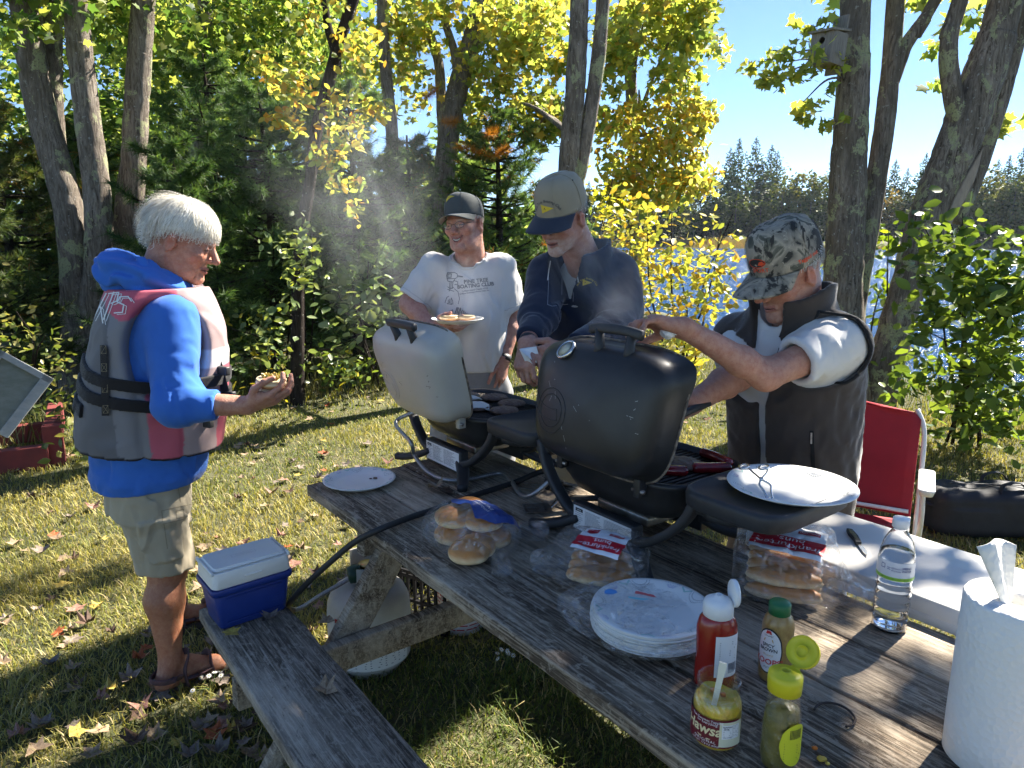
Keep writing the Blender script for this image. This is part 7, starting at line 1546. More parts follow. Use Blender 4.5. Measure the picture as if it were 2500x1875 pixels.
for k_, zb_ in enumerate((1.135, 1.072, 1.01)):
    def fb(P):
        az = np.degrees(np.arctan2(P[:, 0] - .03, P[:, 1] - .05)); bk_ = np.clip((np.abs(az) - 95) / 85, 0, 1); zc = zb_ + .075 * bk_; d = spine(P, secb, 2.6) + .005 * fo(P); d = np.maximum(np.abs(d) - .0065, np.abs(P[:, 2] - zc) - .0195)
        if k_ == 2: d = np.maximum(d, 150 - np.abs(az))
        return d
    p.cloth('belt', fb, V(-.34, -.32, .95), V(.34, .34, 1.28), .0045, BELT)
vb = bvh_of(vv_, vq_)
camn = lambda P_: nrm(V(0, 0, 1.6) - P_)
o_ = U(268, 746, 2.27); XP = [[(-.055, -.055), (-.012, .045)], [(-.062, .022), (-.03, -.01), (-.022, -.065)], [(-.02, -.052), (.012, .05)], [(-.004, .044), (.028, .05), (.022, .018), (.004, .008)], [(.058, .036), (.032, .034), (.024, .014), (.044, .006), (.040, -.022), (.014, -.026)], [(.058, .036), (.068, .02)]]
WTH = mat('white_embroidery', (.68, .68, .66), .7)
decal(p, strokes_vf(XP, .0042), o_, camn(o_), (.12, 0, 1), vb, WTH, 'vest_lettering', vo, .003, .01, .85); decal(p, strokes_vf([[(a + .009, b_ - .005) for a, b_ in l] for l in XP], .0022), o_, camn(o_), (.12, 0, 1), vb, WTH, 'vest_lettering', vo, .003, .01, .85)
o_ = U(255, 925, 2.28); decal(p, poly_vf([(-.011, -.115), (.009, -.115), (.011, .105), (-.009, .105)]), o_, camn(o_), (.08, 0, 1), vb, BELT, 'webbing_keeper', vo, .0125, .015)
for dy in (.09, .035, -.03, -.095): decal(p, strokes_vf([[(-.007, dy - .012), (.007, dy + .012)], [(-.007, dy + .012), (.007, dy - .012)], [(-.007, dy - .012), (.007, dy - .012), (.007, dy + .012), (-.007, dy + .012), (-.007, dy - .012)]], .0009), o_, camn(o_), (.08, 0, 1), vb, mat('tan_thread', (.25, .2, .12), .8), 'stitching', vo, .0132)
# front straps and buckles
for x_, y_, Y_, nm in ((545, 905, 2.34, 'buckle'), (560, 965, 2.36, 'buckle'), (505, 1032, 2.30, 'buckle')):
    q = p.px(x_, y_, Y_); b_ = p.part(nm, tf(rotm(0, 0, 30, q), box(.05, .02, .03, (0, 0, 0), .005)), BLKP, vo)
p.part('front_strap', sweep(spline([p.px(516, 845, 2.36), p.px(535, 900, 2.36), p.px(548, 950, 2.36), p.px(556, 975, 2.36)], 16), rrect(.03, .005, .002, 1), up=p.D((0, -1, 0))), BELT, vo)
# shorts
KHA = fabric('khaki_cotton', (.42, .36, .255), (.36, .31, .22), weave=800)
fos = Fold(51, 17., 6); hem1 = kn1 + V(0, 0, .015); hem2 = kn2 + V(0, 0, .02)
def fsh(P):
    d = spine(P, [(.66, 0, -.005, .18, .14), (.74, 0, -.005, .178, .138), (.80, 0, 0, .15, .115), (.92, 0, 0, .13, .10)]); l1 = cone(P, V(.095, -.01, .76), hem1, .105, .097); l2 = cone(P, V(-.095, -.01, .76), hem2, .105, .097); l1 = np.maximum(l1, hem1[2] - P[:, 2]); l2 = np.maximum(l2, hem2[2] - P[:, 2])
    d = smin(smin(d, l1, .04), l2, .04) + .008 * rid(fos, P) + .003 * fo2(P); pk = rbox(P, (.185, .03, .585), (.028, .085, .085), .012); d = smin(d, smax(pk, d - .011, .006), .004); return np.maximum(d, P[:, 2] - .93)
so_, sv_, sq_ = p.cloth('shorts', fsh, V(-.27, -.24, .38), V(.27, .24, .96), .0065, KHA)
sb_ = bvh_of(sv_, sq_); TTH = mat('khaki_stitch', (.24, .2, .13), .9); o_ = U(440, 1255, 2.26)
decal(p, strokes_vf([[(-.055, .02), (.06, .03), (.06, -.015), (-.055, -.025), (-.055, .02)], [(-.052, -.028), (-.05, -.11)], [(.055, -.018), (.055, -.10)], [(-.012, .012), (.012, .014), (.012, -.012), (-.012, -.014), (-.012, .012)], [(.0, .13), (.005, .04)]], .0022), o_, camn(o_), (.0, 0, 1), sb_, TTH, 'stitching', so_, .0012, .012)

# the topped bun in his hand
bc = xf(p.M, xf(HM1, V(-.004, .085, -.045))); bu = thing('topped_bun', 'open bun topped with yellow relish in the hand of the white-haired man', 'burger', bc)
v, q, c = bun_vf(.05, .03, 71); Rb = rotm(4, 6, 0); vv = v.copy(); vv[:, 2] = -vv[:, 2]; mk('bun_half', xf(Rb, vv + V(0, 0, .024)), q[:, ::-1], BUN, bu, col=c * .95 + .05)
v, q, c = bun_vf(.052, .034, 72); vv = v.copy(); vv[:, 2] = -vv[:, 2]; mk('bun_half', xf(Rb, vv + V(.004, .006, -.002)), q[:, ::-1], BUN, bu, col=c)
mk('cut_face', *tf(Rb, tf(rotm(0, 0, 0, (0, 0, .0242)), lathe([(.0475, -.001), (.045, .0015), (.001, .002)], 28))), mat('bread_crumb', (.72, .58, .36), .8, (.65, .48, .26), 60), bu)
rg = np.random.default_rng(4); vs = []
for i in range(46): a, r_ = rg.uniform(0, 6.28), .03 * math.sqrt(rg.random()); vs.append(tf(rotm(*rg.uniform(0, 360, 3), (r_ * math.cos(a), r_ * math.sin(a), .029 + .006 * rg.random())), box(.012, .007, .004, (0, 0, 0), .0012)))
mk('relish', *tf(Rb, join(*vs)), mat('bun_relish', (.48, .30, .03), .3, (.25, .2, .03), 60, coat=.4), bu)
# ------------------------------------------------------------------ smiling man in the white T-shirt
SK2 = (.50, .275, .205)
p = Person('smiling man in glasses, dark cap and printed white T-shirt holding a plate', (-.20, 3.45), (-.12, -1))
Mh = p.headM(U(1134, 552, 3.36), (-.42, -.90, -.02), R(-6)); hk = .98; ho = dict(skin=SK2, nose=1.15, smile=1., open=.0035, brow=(.5, .42, .35), jowl=1)
nk0 = Mh[:3, 3] + Mh[:3, :3] @ V(0, -.03, -.05) * hk; nk1 = V(0, -.01, 1.48)
p.skin(lambda P: smin(head_sdf(to_head(P, Mh, hk), ho) * hk, cone(P, nk0, nk1, .064, .075), .035), Mh[:3, 3] + V(-.16, -.17, -.23), Mh[:3, 3] + V(.16, .17, .15), .0032, lambda v: head_col(to_head(v, Mh, hk), ho))
S = p.px(1062, 655, 3.42); E = p.px(1000, 742, 3.38); W = p.px(1056, 800, 3.24); hy = nrm(p.D((.75, -.35, .05))); hx = nrm(p.D((-.1, -.6, .6))); hx = nrm(hx - hy * (hx @ hy)); hz = np.cross(hx, hy); hz = -hz if hz[2] > 0 else hz
hfR = hand(basis(W, hx, hy, hz), [(10, 20, 15), (8, 18, 12), (10, 20, 12), (14, 24, 15)], thumb=((.6, .7, -.3), (.3, .9, -.2)))
arm_skin(p, E, W, hfR, (.047, .040, .030), S, SK2)
S2 = p.px(1222, 655, 3.44); E2 = p.px(1252, 770, 3.46); W2 = p.px(1230, 878, 3.36); hy = nrm(p.D((-.12, -.05, -1))); hx = nrm(p.D((-.5, -.8, 0))); hx = nrm(hx - hy * (hx @ hy)); hz = np.cross(hx, hy); hz = -hz if hz @ p.D((1, 0, 0)) < 0 else hz
hfL = hand(basis(W2, hx, hy, hz), [(15, 20, 15)] * 4, thumb=((.6, .7, -.3), (.3, .9, -.2)))
arm_skin(p, E2, W2, hfL, (.047, .040, .030), S2, SK2)
for s in (1, -1): leg_foot(p, V(s * .10, 0, .88), V(s * .115, .01, .47), V(s * .12, -.02, .10), V(s * .12, -.05, .05), V(s * .14, .16, .045), (.45, .24, .17), h_=.011)
p.done()
SHOE = mat('grey_trainer', (.28, .28, .28), .7, (.4, .4, .4), 30)
for s in (1, -1): p.cloth('shoe', lambda P: smin(ell(P, (s * .13, .04, .045), (.055, .155, .05)), ell(P, (s * .12, -.05, .07), (.048, .06, .06)), .03), V(s * .13 - .1, -.16, 0), V(s * .13 + .1, .24, .16), .008, SHOE)
hair_shell(p, Mh, hk, [40, 50, 78, 96, 112], (.42, .39, .35), .003)
hair(p, Mh, hk, 1400, [40, 50, 86, 100, 116], 14, length=(.15, .35), off=.004, lift=.002, wd=.002, a0=(.75, 1.), cols=((.5, .47, .43), (.62, .6, .56), (.38, .35, .31)), swirl=.1)
CAPD = fabric('dark_cap_cotton', (.055, .062, .062), (.085, .09, .085), weave=700, ns=14); UNDB = fabric('khaki_underbrim', (.42, .38, .29))
co, cv, cf, Mc = cap(p, Mh, hk, CAPD, CAPD, UNDB, tilt=5, zb=.050, hgt=.095, brim=.062, droop=.22)
cb = bvh_of(cv, cf); fw = Mc[:3, :3] @ V(.1, .75, .65); fw = nrm(fw); upc = nrm(Mc[:3, 2]); xx = np.cross(upc, fw); up2 = np.cross(fw, nrm(xx)); Md = basis(xf(Mc, V(.012, .085, .062)), nrm(xx), up2, fw)
v, f = lay(PENN(.05), Md, cb, .002, .008); mk('pennant', v, f, YPEN, co, smooth=False); v, f = lay(tf(rotm(0, 0, 0, (-.012, 0, 0)), text_vf('A', .012)), Md, cb, .003); mk('pennant_mark', v, f, NAVYT, co, smooth=False)
# glasses
H_ = lambda *q: xf(Mh, V(*q) * hk); FR = mat('spectacle_wire', (.06, .05, .045), .35, metal=.6); LENS = clear_plastic('spectacle_lens', .06, .2, .02, 2.)
gl = p.part('spectacles', join(*[tube([H_(s * .031 + .021 * math.cos(u) * (1 + .08 * math.cos(2 * u)), .1045 - .006 * abs(math.cos(u)) * (math.cos(u) * s > 0), .003 + .0145 * math.sin(u)) for u in np.linspace(0, 6.283, 28)], .0011 * hk, 5) for s in (1, -1)], tube([H_(-.010, .105, .006), H_(0, .109, .008), H_(.010, .105, .006)], .0011, 5), *[tube([H_(s * .052, .097, .008), H_(s * .074, .06, .010), H_(s * .082, .0, .010)], .0013, 5) for s in (1, -1)]), FR)
for s in (1, -1): p.part('lens', (np.array([H_(s * .031 + .0205 * math.cos(u), .1035, .003 + .014 * math.sin(u)) for u in np.linspace(0, 6.283, 24, endpoint=False)]), [tuple(range(24))]), LENS, gl, smooth=False)
p.part('teeth', sweep(spline([H_(x, .0905 - 9 * x * x, -.0635 + 24 * x * x) for x in np.linspace(-.02, .02, 7)], 14), rrect(.003, .0065, .001, 1)), mat('teeth', (.62, .58, .50), .3))
# T-shirt
sec = [(.92, 0, .0, .175, .145), (1.05, 0, .015, .18, .155), (1.2, 0, .02, .185, .15), (1.32, 0, .01, .19, .13), (1.42, 0, 0, .175, .105), (1.49, 0, -.005, .11, .085), (1.53, 0, -.01, .07, .07)]
fo = Fold(61, 13., 6, (1, 1, .5)); fo2 = Fold(62, 34., 5, (1, 1, .6)); C1 = S + (E - S) * .88; C2 = S2 + (E2 - S2) * .86
WTEE = fabric('white_jersey', (.62, .61, .59), (.55, .53, .50), weave=900, bs=.15, ns=5)
def tee(P, sec, arms, fo, fo2, zb, amp=.010, nk=None, nkr=.078):
    d = spine(P, sec) + amp * .8 * rid(fo, P) + amp * .25 * fo2(P)
    for S_, C_, r0, r1 in arms:
        n_ = nrm(C_ - S_); a = cone(P, S_, C_ + n_ * .05, r0, r1) + amp * .4 * rid(fo2, P) + .003 * np.sin(((P - S_.astype(np.float32)) @ n_.astype(np.float32)) * 55 + 3 * fo(P)); a = np.maximum(a, plane(P, C_, n_)); a = np.maximum(a, -np.maximum(cone(P, S_ + n_ * .10, C_ + n_ * .1, r1 - .020, r1 - .012), -1)); d = smin(d, a, .05)
    d = np.maximum(d, zb - P[:, 2])
    if nk is not None: d = smax(d, -cone(P, nk[0], nk[1], nkr, nkr * 1.1), .006)
    return d
nkA = (V(0, .012, 1.495), V(0, .07, 1.64))
to_, tv, tq = p.cloth('t_shirt', lambda P: tee(P, sec, [(S, C1, .078, .076), (S2, C2, .078, .076)], fo, fo2, .975, .012, nkA, .074), V(-.42, -.24, .95), V(.42, .26, 1.60), .0072, WTEE)
# neck rib and sleeve hems
def ring_on(p, bv, c_, ax, r_, nm, m, par, tr, n=50):
    x_ = nrm(np.cross(ax, V(.3, .2, 1))); y_ = np.cross(nrm(ax), x_); pts = []
    for u in np.linspace(0, 2 * math.pi, n, endpoint=False):
        h = bv.find_nearest(Vector(c_ + (x_ * math.cos(u) + y_ * math.sin(u)) * r_)); pts.append(np.array(h[0]))
    pts.append(pts[0]); return p.part(nm, tube(spline(pts, n * 2), tr, 6, False), m, par)
_bv = bvh_of(tv, tq); RIBM = fabric('white_rib', (.58, .57, .55)); ring_on(p, _bv, V(0, .035, 1.515), V(0, .35, 1), .088, 'neck_rib', RIBM, to_, .0055)
for S_, C_ in ((S, C1), (S2, C2)): ring_on(p, _bv, C_ - nrm(C_ - S_) * .02, C_ - S_, .084, 'sleeve_hem', mat('hem_thread', (.40, .39, .37), .9), to_, .0011)
a = np.linspace(0, 2 * math.pi, 40, endpoint=False); tb_ = bvh_of(tv, tq)
GREYS = fabric('grey_shorts_cotton', (.25, .25, .25), (.20, .2, .2)); fos = Fold(71, 18., 6)
def fsh2(P):
    d = spine(P, [(.72, 0, 0, .17, .13), (.86, 0, 0, .185, .145), (1.0, 0, .01, .17, .14)])
    for s in (1, -1): l = cone(P, V(s * .095, 0, .84), V(s * .12, .01, .50), .11, .10); d = smin(d, np.maximum(l, .50 - P[:, 2]), .03)
    return np.maximum(d + .009 * fos(P), P[:, 2] - 1.0)
p.cloth('shorts', fsh2, V(-.27, -.22, .46), V(.27, .24, 1.04), .009, GREYS)
GI = mat('grey_shirt_ink', (.13, .135, .15), .9); cam0 = V(0, 0, 1.6)
def deco(o_px, Y, vf, nm, size=1., m=GI, cut=None, up=(.10, 0, 1)): o_ = U(o_px[0], o_px[1], Y); return decal(p, vf, o_, nrm(cam0 - o_), up, tb_, m, nm, to_, .0025, cut, size)
deco((1162, 686), 3.3, text_vf('PINE TREE', .024, bold=.0011, spacing=1.05), 'shirt_lettering', up=(-.09, 0, 1)); deco((1161, 697), 3.3, text_vf('BOATING CLUB', .024, bold=.0011), 'shirt_lettering', up=(-.09, 0, 1))
deco((1160, 707), 3.3, text_vf('A Maine-based Chapter of the', .0098, bold=.0003), 'shirt_lettering', up=(-.13, 0, 1)); deco((1158, 713), 3.3, text_vf('Antique Outboard Motor Club, Inc', .0098, bold=.0003), 'shirt_lettering', up=(-.13, 0, 1))
mot = [[(-.03, .085), (.025, .09), (.045, .08), (.045, .055), (.03, .045), (-.03, .04), (-.035, .06), (-.03, .085)], [(-.025, .075), (.0, .078), (.0, .052), (-.025, .05), (-.025, .075)], [(.045, .07), (.085, .066), (.085, .062), (.045, .062)], [(-.03, .04), (-.02, .02), (.02, .02), (.03, .045)], [(-.006, .02), (-.006, -.14)], [(.016, .02), (.014, -.14)], [(.004, .02), (.004, -.14)], [(.02, .03), (.05, .025), (.055, .005), (.03, .0)], [(-.02, -.02), (-.006, -.03), (.014, -.03), (.025, -.02)], [(-.02, -.04), (.03, -.05)], [(-.03, -.14), (.03, -.145), (.025, -.12), (.014, -.1)], [(-.03, -.14), (-.02, -.1), (-.006, -.09)], [(-.015, -.145), (.02, -.15)], [(.03, -.03), (.06, -.05), (.075, -.10), (.07, -.14)]]
deco((1100, 694), 3.3, strokes_vf(mot, .005), 'shirt_drawing', .62)
rg = np.random.default_rng(6); sc_ = []
for i in range(34):
    x = rg.uniform(-.10, .17); h = max(.004, .05 * math.exp(-((x + .0) / .06) ** 2) + .012); y0 = -.012; sc_.append([(x - h * .25, y0), (x, y0 + h), (x + h * .25, y0)]); sc_.append([(x - h * .18, y0 + h * .4), (x + h * .18, y0 + h * .45)])
sc_ += [[(-.12, -.018), (.05, -.02), (.20, -.026)], [(-.06, -.03), (.16, -.038)]]
deco((1118, 766), 3.28, strokes_vf(sc_, .004), 'shirt_drawing', .6)
wr_ = nrm(W2 - E2); p.part('wrist_watch', tube([W2 - wr_ * .022, W2 + wr_ * .006], [.0345, .0335], 20, True), BLKP)
pl = U(1117, 786, 3.16); t = plate('paper plate with two bun halves in the hand of the smiling man', pl, 2.2, .93)
for i, (x, y, rz, lb) in enumerate(((-.035, .0, 20, 'left'), (.035, .01, -10, 'right'))):
    b_ = thing('bun_half', f'{lb} bun half lying cut side up on the held plate', 'bun', pl + V(x, y, .004)); v, q, c = bun_vf(.046, .026, 81 + i); vv = v.copy(); vv[:, 2] = .024 - vv[:, 2]; mk('crust', vv, q[:, ::-1], BUN, b_, col=np.clip(c * 1.0 + .04, 0, 1)); mk('cut_face', *tf(rotm(0, 0, 0, (0, 0, .0235)), lathe([(.043, 0), (.001, .001)], 24)), mat('bread_crumb', (.72, .58, .36), .8), b_)

# ------------------------------------------------------------------ man in the dark fleece
SK3 = (.46, .26, .195)
p = Person('tall bearded man in a navy fleece and tan cap unfolding a white paper', (.335, 2.92), (-.42, -.91))
Mh = p.headM(U(1372, 532, 2.66), (-.60, -.70, -.40), R(4)); hk = .99; ho = dict(skin=SK3, nose=1.1, smile=.25, beard=.5, brow=(.36, .32, .28), open=.0015)
nk0 = Mh[:3, 3] + Mh[:3, :3] @ V(0, -.035, -.05) * hk; nk1 = V(.0, .06, 1.45)
p.skin(lambda P: smin(head_sdf(to_head(P, Mh, hk), ho) * hk, cone(P, nk0, nk1, .062, .075), .035), Mh[:3, 3] + V(-.17, -.19, -.24), Mh[:3, 3] + V(.17, .19, .16), .0032, lambda v: head_col(to_head(v, Mh, hk), ho))
S = p.px(1338, 672, 2.82); E = p.px(1316, 775, 2.66); W = p.px(1288, 838, 2.45); S2 = p.px(1505, 668, 2.90); E2 = p.px(1500, 800, 2.70); W2 = p.px(1385, 858, 2.44)
hy = nrm(p.D((-.15, -.55, -.75))); hx = nrm(p.D((.75, -.5, .2))); hx = nrm(hx - hy * (hx @ hy)); hz = np.cross(hx, hy); hz = -hz if hz @ p.D((-1, -.3, 0)) < 0 else hz
hfR = hand(basis(W, hx, hy, hz), [(30, 50, 30), (38, 55, 35), (42, 55, 35), (45, 55, 35)], thumb=((.55, .75, -.3), (.15, .95, -.35)), k=1.04); arm_skin(p, E, W, hfR, (.05, .042, .03), skin=SK3)
hy = nrm(p.D((-.93, -.2, -.18))); hx = nrm(p.D((-.1, -.3, .9))); hx = nrm(hx - hy * (hx @ hy)); hz = np.cross(hx, hy); hz = -hz if hz @ p.D((0, -1, 0)) < 0 else hz
hfL = hand(basis(W2, hx, hy, hz), [(28, 45, 30), (32, 50, 30), (36, 50, 30), (38, 50, 30)], thumb=((.5, .75, -.35), (.1, .95, -.25)), k=1.04); arm_skin(p, E2, W2, hfL, (.05, .042, .03), skin=SK3)
p.done()
hair_shell(p, Mh, hk, [40, 50, 80, 98, 116], (.36, .35, .33), .004)
hair(p, Mh, hk, 1700, [40, 52, 92, 104, 120], 24, length=(.15, .4), off=.006, lift=.002, wd=.0022, a0=(.7, 1.), cols=((.42, .41, .39), (.55, .54, .52), (.30, .29, .27)), swirl=.1)
CAPT = fabric('tan_cap_cotton', (.30, .265, .195), (.26, .225, .165), weave=700, ns=12); NAVB = fabric('navy_brim_cotton', (.035, .042, .062))
co, cv, cf, Mc = cap(p, Mh, hk, CAPT, NAVB, None, tilt=-1, zb=.046, hgt=.112, brim=.082, droop=.30)
cb = bvh_of(cv, cf); fw = nrm(Mc[:3, :3] @ V(-.25, .95, .25)); upc = nrm(Mc[:3, 2]); xx = nrm(np.cross(upc, fw)); up2 = np.cross(fw, xx); Md = basis(xf(Mc, V(-.018, .105, .030)), xx, up2, fw)
v, f = lay(PENN(.046), Md, cb, .002, .008); mk('pennant', v, f, YPEN, co, smooth=False); v, f = lay(tf(rotm(0, 0, 0, (-.010, 0, 0)), text_vf('A', .012)), Md, cb, .003); mk('pennant_mark', v, f, NAVYT, co, smooth=False)
v, f = lay(tf(rotm(0, 0, 0, (-.004, .026, 0)), text_vf('Pine Tree Boating Club', .0135, curve_r=.05)), Md, cb, .0025); mk('cap_lettering', v, f, NAVYT, co, smooth=False)
sec = [(.92, 0, -.06, .195, .16), (1.1, 0, -.03, .20, .165), (1.25, 0, .0, .205, .155), (1.36, 0, .03, .205, .14), (1.44, 0, .045, .17, .115), (1.51, 0, .06, .11, .10), (1.55, 0, .065, .085, .085)]
fo = Fold(91, 12., 6); fo2 = Fold(92, 32., 5); NAVY = fabric('navy_fleece', (.016, .022, .042), (.022, .028, .05), weave=500, bs=.4, sheen=.35, ns=6)
C1 = E + (W - E) * .86; C2 = E2 + (W2 - E2) * .82
def ffl(P):
    d = spine(P, sec) + .010 * rid(fo, P) + .003 * fo2(P); d = smin(d, sleeve(P, S, E, C1, .086, .072, .047, 15, .012), .07); d = smin(d, sleeve(P, S2, E2, C2, .086, .072, .047, 16, .012), .07)
    for C_, E_ in ((C1, E), (C2, E2)): n_ = nrm(C_ - E_); d = np.maximum(d, np.where(np.linalg.norm(P - C_.astype(np.float32), axis=1) < .11, plane(P, C_, n_), -1.))
    cl_ = np.maximum(np.abs(cone(P, V(.01, .06, 1.43), V(.02, .15, 1.60), .104, .118)) - .007, P[:, 2] - (1.60 - .45 * np.clip(P[:, 1] - .10, 0, 1))); vcut = rbox(P, (.0, .25, 1.56), (.052, .16, .16), .01, np.array(Euler((0, R(0), 0)).to_matrix())); vc = np.maximum(np.abs(P[:, 0] - .045) - .075 * np.clip((P[:, 2] - 1.36) / .18, 0, 1) - .001, -(P[:, 1] - .09)); cl_ = np.maximum(cl_, -vc)
    d = smax(d, -cone(P, V(.01, .08, 1.46), V(.02, .19, 1.7), .096, .12), .01); d = smax(d, -np.maximum(vc, 1.36 - P[:, 2]), .004); return np.maximum(smin(d, cl_, .012), .90 - P[:, 2])
fl, flv, flq = p.cloth('fleece_jacket', ffl, V(-.46, -.3, .86), V(.46, .62, 1.66), .0076, NAVY)
inn = [(z, a, b_ + (.004 if z > 1.2 else -.01), c_ - .016, e_ - .010) for z, a, b_, c_, e_ in sec]
p.cloth('undershirt', lambda P: smax(np.maximum(spine(P, inn) + .004 * fo(P), np.maximum(1.33 - P[:, 2], P[:, 2] - 1.525)), -cone(P, V(0, .075, 1.46), V(0, .12, 1.6), .078, .09), .006), V(-.24, -.2, 1.15), V(.24, .3, 1.58), .008, fabric('grey_undershirt', (.42, .41, .39)))
def pants(p, m, hipz, kn_, ft, top, r_=(.115, .09, .075), y0=0.):
    fq = Fold(33, 15., 6)
    def f(P):
        d = spine(P, [(hipz - .15, 0, y0, .175, .14), (hipz, 0, y0, .185, .15), (top, 0, y0, .18, .15)])
        for s in (1, -1): l = chain(P, [V(s * .095, y0, hipz), V(s * .115, kn_, .48), V(s * .12, ft, .04)], list(r_), .03); d = smin(d, np.maximum(l, .03 - P[:, 2]), .03)
        return np.maximum(d + .010 * fq(P), P[:, 2] - top)
    return p.cloth('trousers', f, V(-.27, -.28, .0), V(.27, .3, top + .03), .010, m)
pants(p, fabric('khaki_trousers', (.33, .29, .21)), .86, .03, 0., .96, y0=-.04)
for s in (1, -1): p.cloth('shoe', lambda P: smin(ell(P, (s * .13, .05, .04), (.055, .155, .045)), ell(P, (s * .12, -.03, .06), (.048, .06, .055)), .03), V(s * .13 - .1, -.15, 0), V(s * .13 + .1, .25, .15), .009, mat('brown_shoe', (.08, .05, .035), .6))
fb_ = bvh_of(flv, flq)
def deco(o_px, Y, vf, nm, m, size=1., cut=None, up=(0, 0, 1), off=.003): o_ = U(o_px[0], o_px[1], Y); return decal(p, vf, o_, nrm(V(0, 0, 1.6) - o_), up, fb_, m, nm, fl, off, cut, size)
deco((1434, 690), 2.7, PENN(.036), 'pennant', YPEN, cut=.012); deco((1431, 690), 2.7, tf(rotm(0, 0, 0, (-.004, 0, 0)), text_vf('A', .010)), 'pennant_mark', NAVYT, off=.004); deco((1434, 680), 2.7, text_vf('Pine Tree Boating Club', .0105, curve_r=.038), 'chest_lettering', YPEN)
GST = mat('grey_piping', (.20, .21, .24), .8)
deco((1372, 690), 2.7, strokes_vf([[(0, .04), (0, -.045)]], .003), 'zipper', GST, cut=.02); deco((1368, 730), 2.68, strokes_vf([[(-.045, .08), (-.046, -.02), (-.03, -.026), (.03, -.02)], [(.05, .06), (.05, -.01)]], .0022), 'pocket_seam', GST, cut=.02)
CORD = mat('white_cord', (.55, .54, .52), .8)
deco((1408, 655), 2.64, strokes_vf([[(-.008, .05), (-.003, 0), (.006, -.045)], [(.006, -.045), (.007, -.052)]], .0042), 'drawstring', CORD, cut=.012, off=.004); deco((1340, 660), 2.64, strokes_vf([[(.006, .035), (0, 0), (-.004, -.035)]], .0042), 'drawstring', CORD, cut=.012, off=.004)
wr_ = nrm(W - E); p.part('wrist_watch', tube([W - wr_ * .018, W + wr_ * .004], [.034, .033], 20), BLKP)
# folded paper in his hands
pp = U(1290, 868, 2.385); t = thing('folded_paper', 'folded white paper sheet in the hands of the man in the navy fleece', 'paper', pp)
A_, B_, C_, D_ = U(1268, 852, 2.40), U(1310, 846, 2.40), U(1308, 905, 2.38), U(1296, 912, 2.375); E_ = U(1282, 868, 2.36)
def sheet(q, m, nm):
    n_ = 8; v = []; 
    for i in range(n_ + 1):
        for j in range(n_ + 1): u, w_ = i / n_, j / n_; v.append((q[0] * (1 - u) + q[1] * u) * (1 - w_) + (q[3] * (1 - u) + q[2] * u) * w_ + V(0, .004 * math.sin(u * 3), 0))
    f = [(i * (n_ + 1) + j, (i + 1) * (n_ + 1) + j, (i + 1) * (n_ + 1) + j + 1, i * (n_ + 1) + j + 1) for i in range(n_) for j in range(n_)]; o = mk(nm, v, f, m, t, world=True); o.modifiers.new('thick', 'SOLIDIFY').thickness = .0008
sheet([A_, B_, U(1322, 895, 2.40), E_], PAPERW, 'back_leaf'); sheet([A_ + V(0, -.006, 0), E_ + V(.01, -.004, 0), C_, D_], PAPERW, 'front_leaf')

# ------------------------------------------------------------------ man in the brown vest
SK4 = (.47, .25, .175)
p = Person('man in a camouflage cap and brown fleece vest lifting the black grill lid', (.91, 2.25), (-.83, -.56))
Mh = p.headM(U(1921, 668, 2.13), (-.84, -.34, -.42), R(3)); hk = 1.04; ho = dict(skin=SK4, nose=1.2, brow=(.5, .46, .42), jowl=1, wr=.0009)
nk0 = Mh[:3, 3] + Mh[:3, :3] @ V(0, -.035, -.05) * hk; nk1 = V(-.03, .055, 1.34)
p.skin(lambda P: smin(head_sdf(to_head(P, Mh, hk), ho) * hk, cone(P, nk0, nk1, .060, .072), .035), Mh[:3, 3] + V(-.17, -.19, -.24), Mh[:3, 3] + V(.17, .19, .16), .003, lambda v: head_col(to_head(v, Mh, hk), ho))
gc = xf(np.array(g2.matrix_basis), xf(ML2, V(.035, .0, 0))) if False else None
S = p.px(2046, 842, 2.06); E = p.px(1868, 915, 1.945); W = p.px(1668, 800, 1.875)
hy = nrm(p.D((-.92, -.06, .20))); hx = nrm(p.D((.05, .75, -.3))); hx = nrm(hx - hy * (hx @ hy)); hz = np.cross(hx, hy); hz = -hz if hz[2] < 0 else hz
HMg = basis(W, hx, hy, hz)
hfL = hand(HMg, [(34, 58, 25), (30, 55, 25), (27, 52, 25), (24, 48, 25)], thumb=((.5, .7, -.5), (.1, .8, -.6)), k=1.02, spread=(6, 1, -4, -12)); arm_skin(p, E, W, hfL, (.044, .036, .027), S, SK4, h=.0036)
S2 = V(.185, .045, 1.265); E2 = p.px(1800, 915, 2.2); W2 = p.px(1690, 985, 2.05); hy = nrm(p.D((-.8, -.5, -.2))); hx = nrm(p.D((-.2, 0, .95))); hx = nrm(hx - hy * (hx @ hy)); hz = np.cross(hx, hy)
hfR = hand(basis(W2, hx, hy, hz), [(50, 70, 40)] * 4, thumb=((.5, .7, -.5), (.1, .8, -.6))); arm_skin(p, E2, W2, hfR, (.050, .042, .030), S2, SK4)
p.done()
q = hfL.seg[2][0]; d_ = nrm(q[1] - q[0]); p.part('ring', tube([q[0] + d_ * .014, q[0] + d_ * .021], [.0112, .0112], 16), mat('gold_ring', (.6, .42, .14), .3, metal=1))
hair_shell(p, Mh, hk, [40, 50, 80, 98, 116], (.50, .48, .45), .004)
hair(p, Mh, hk, 1700, [40, 52, 94, 104, 122], 34, length=(.15, .4), off=.006, lift=.002, wd=.0024, a0=(.7, 1.), cols=((.62, .61, .58), (.72, .71, .69), (.5, .48, .45)), swirl=.1)
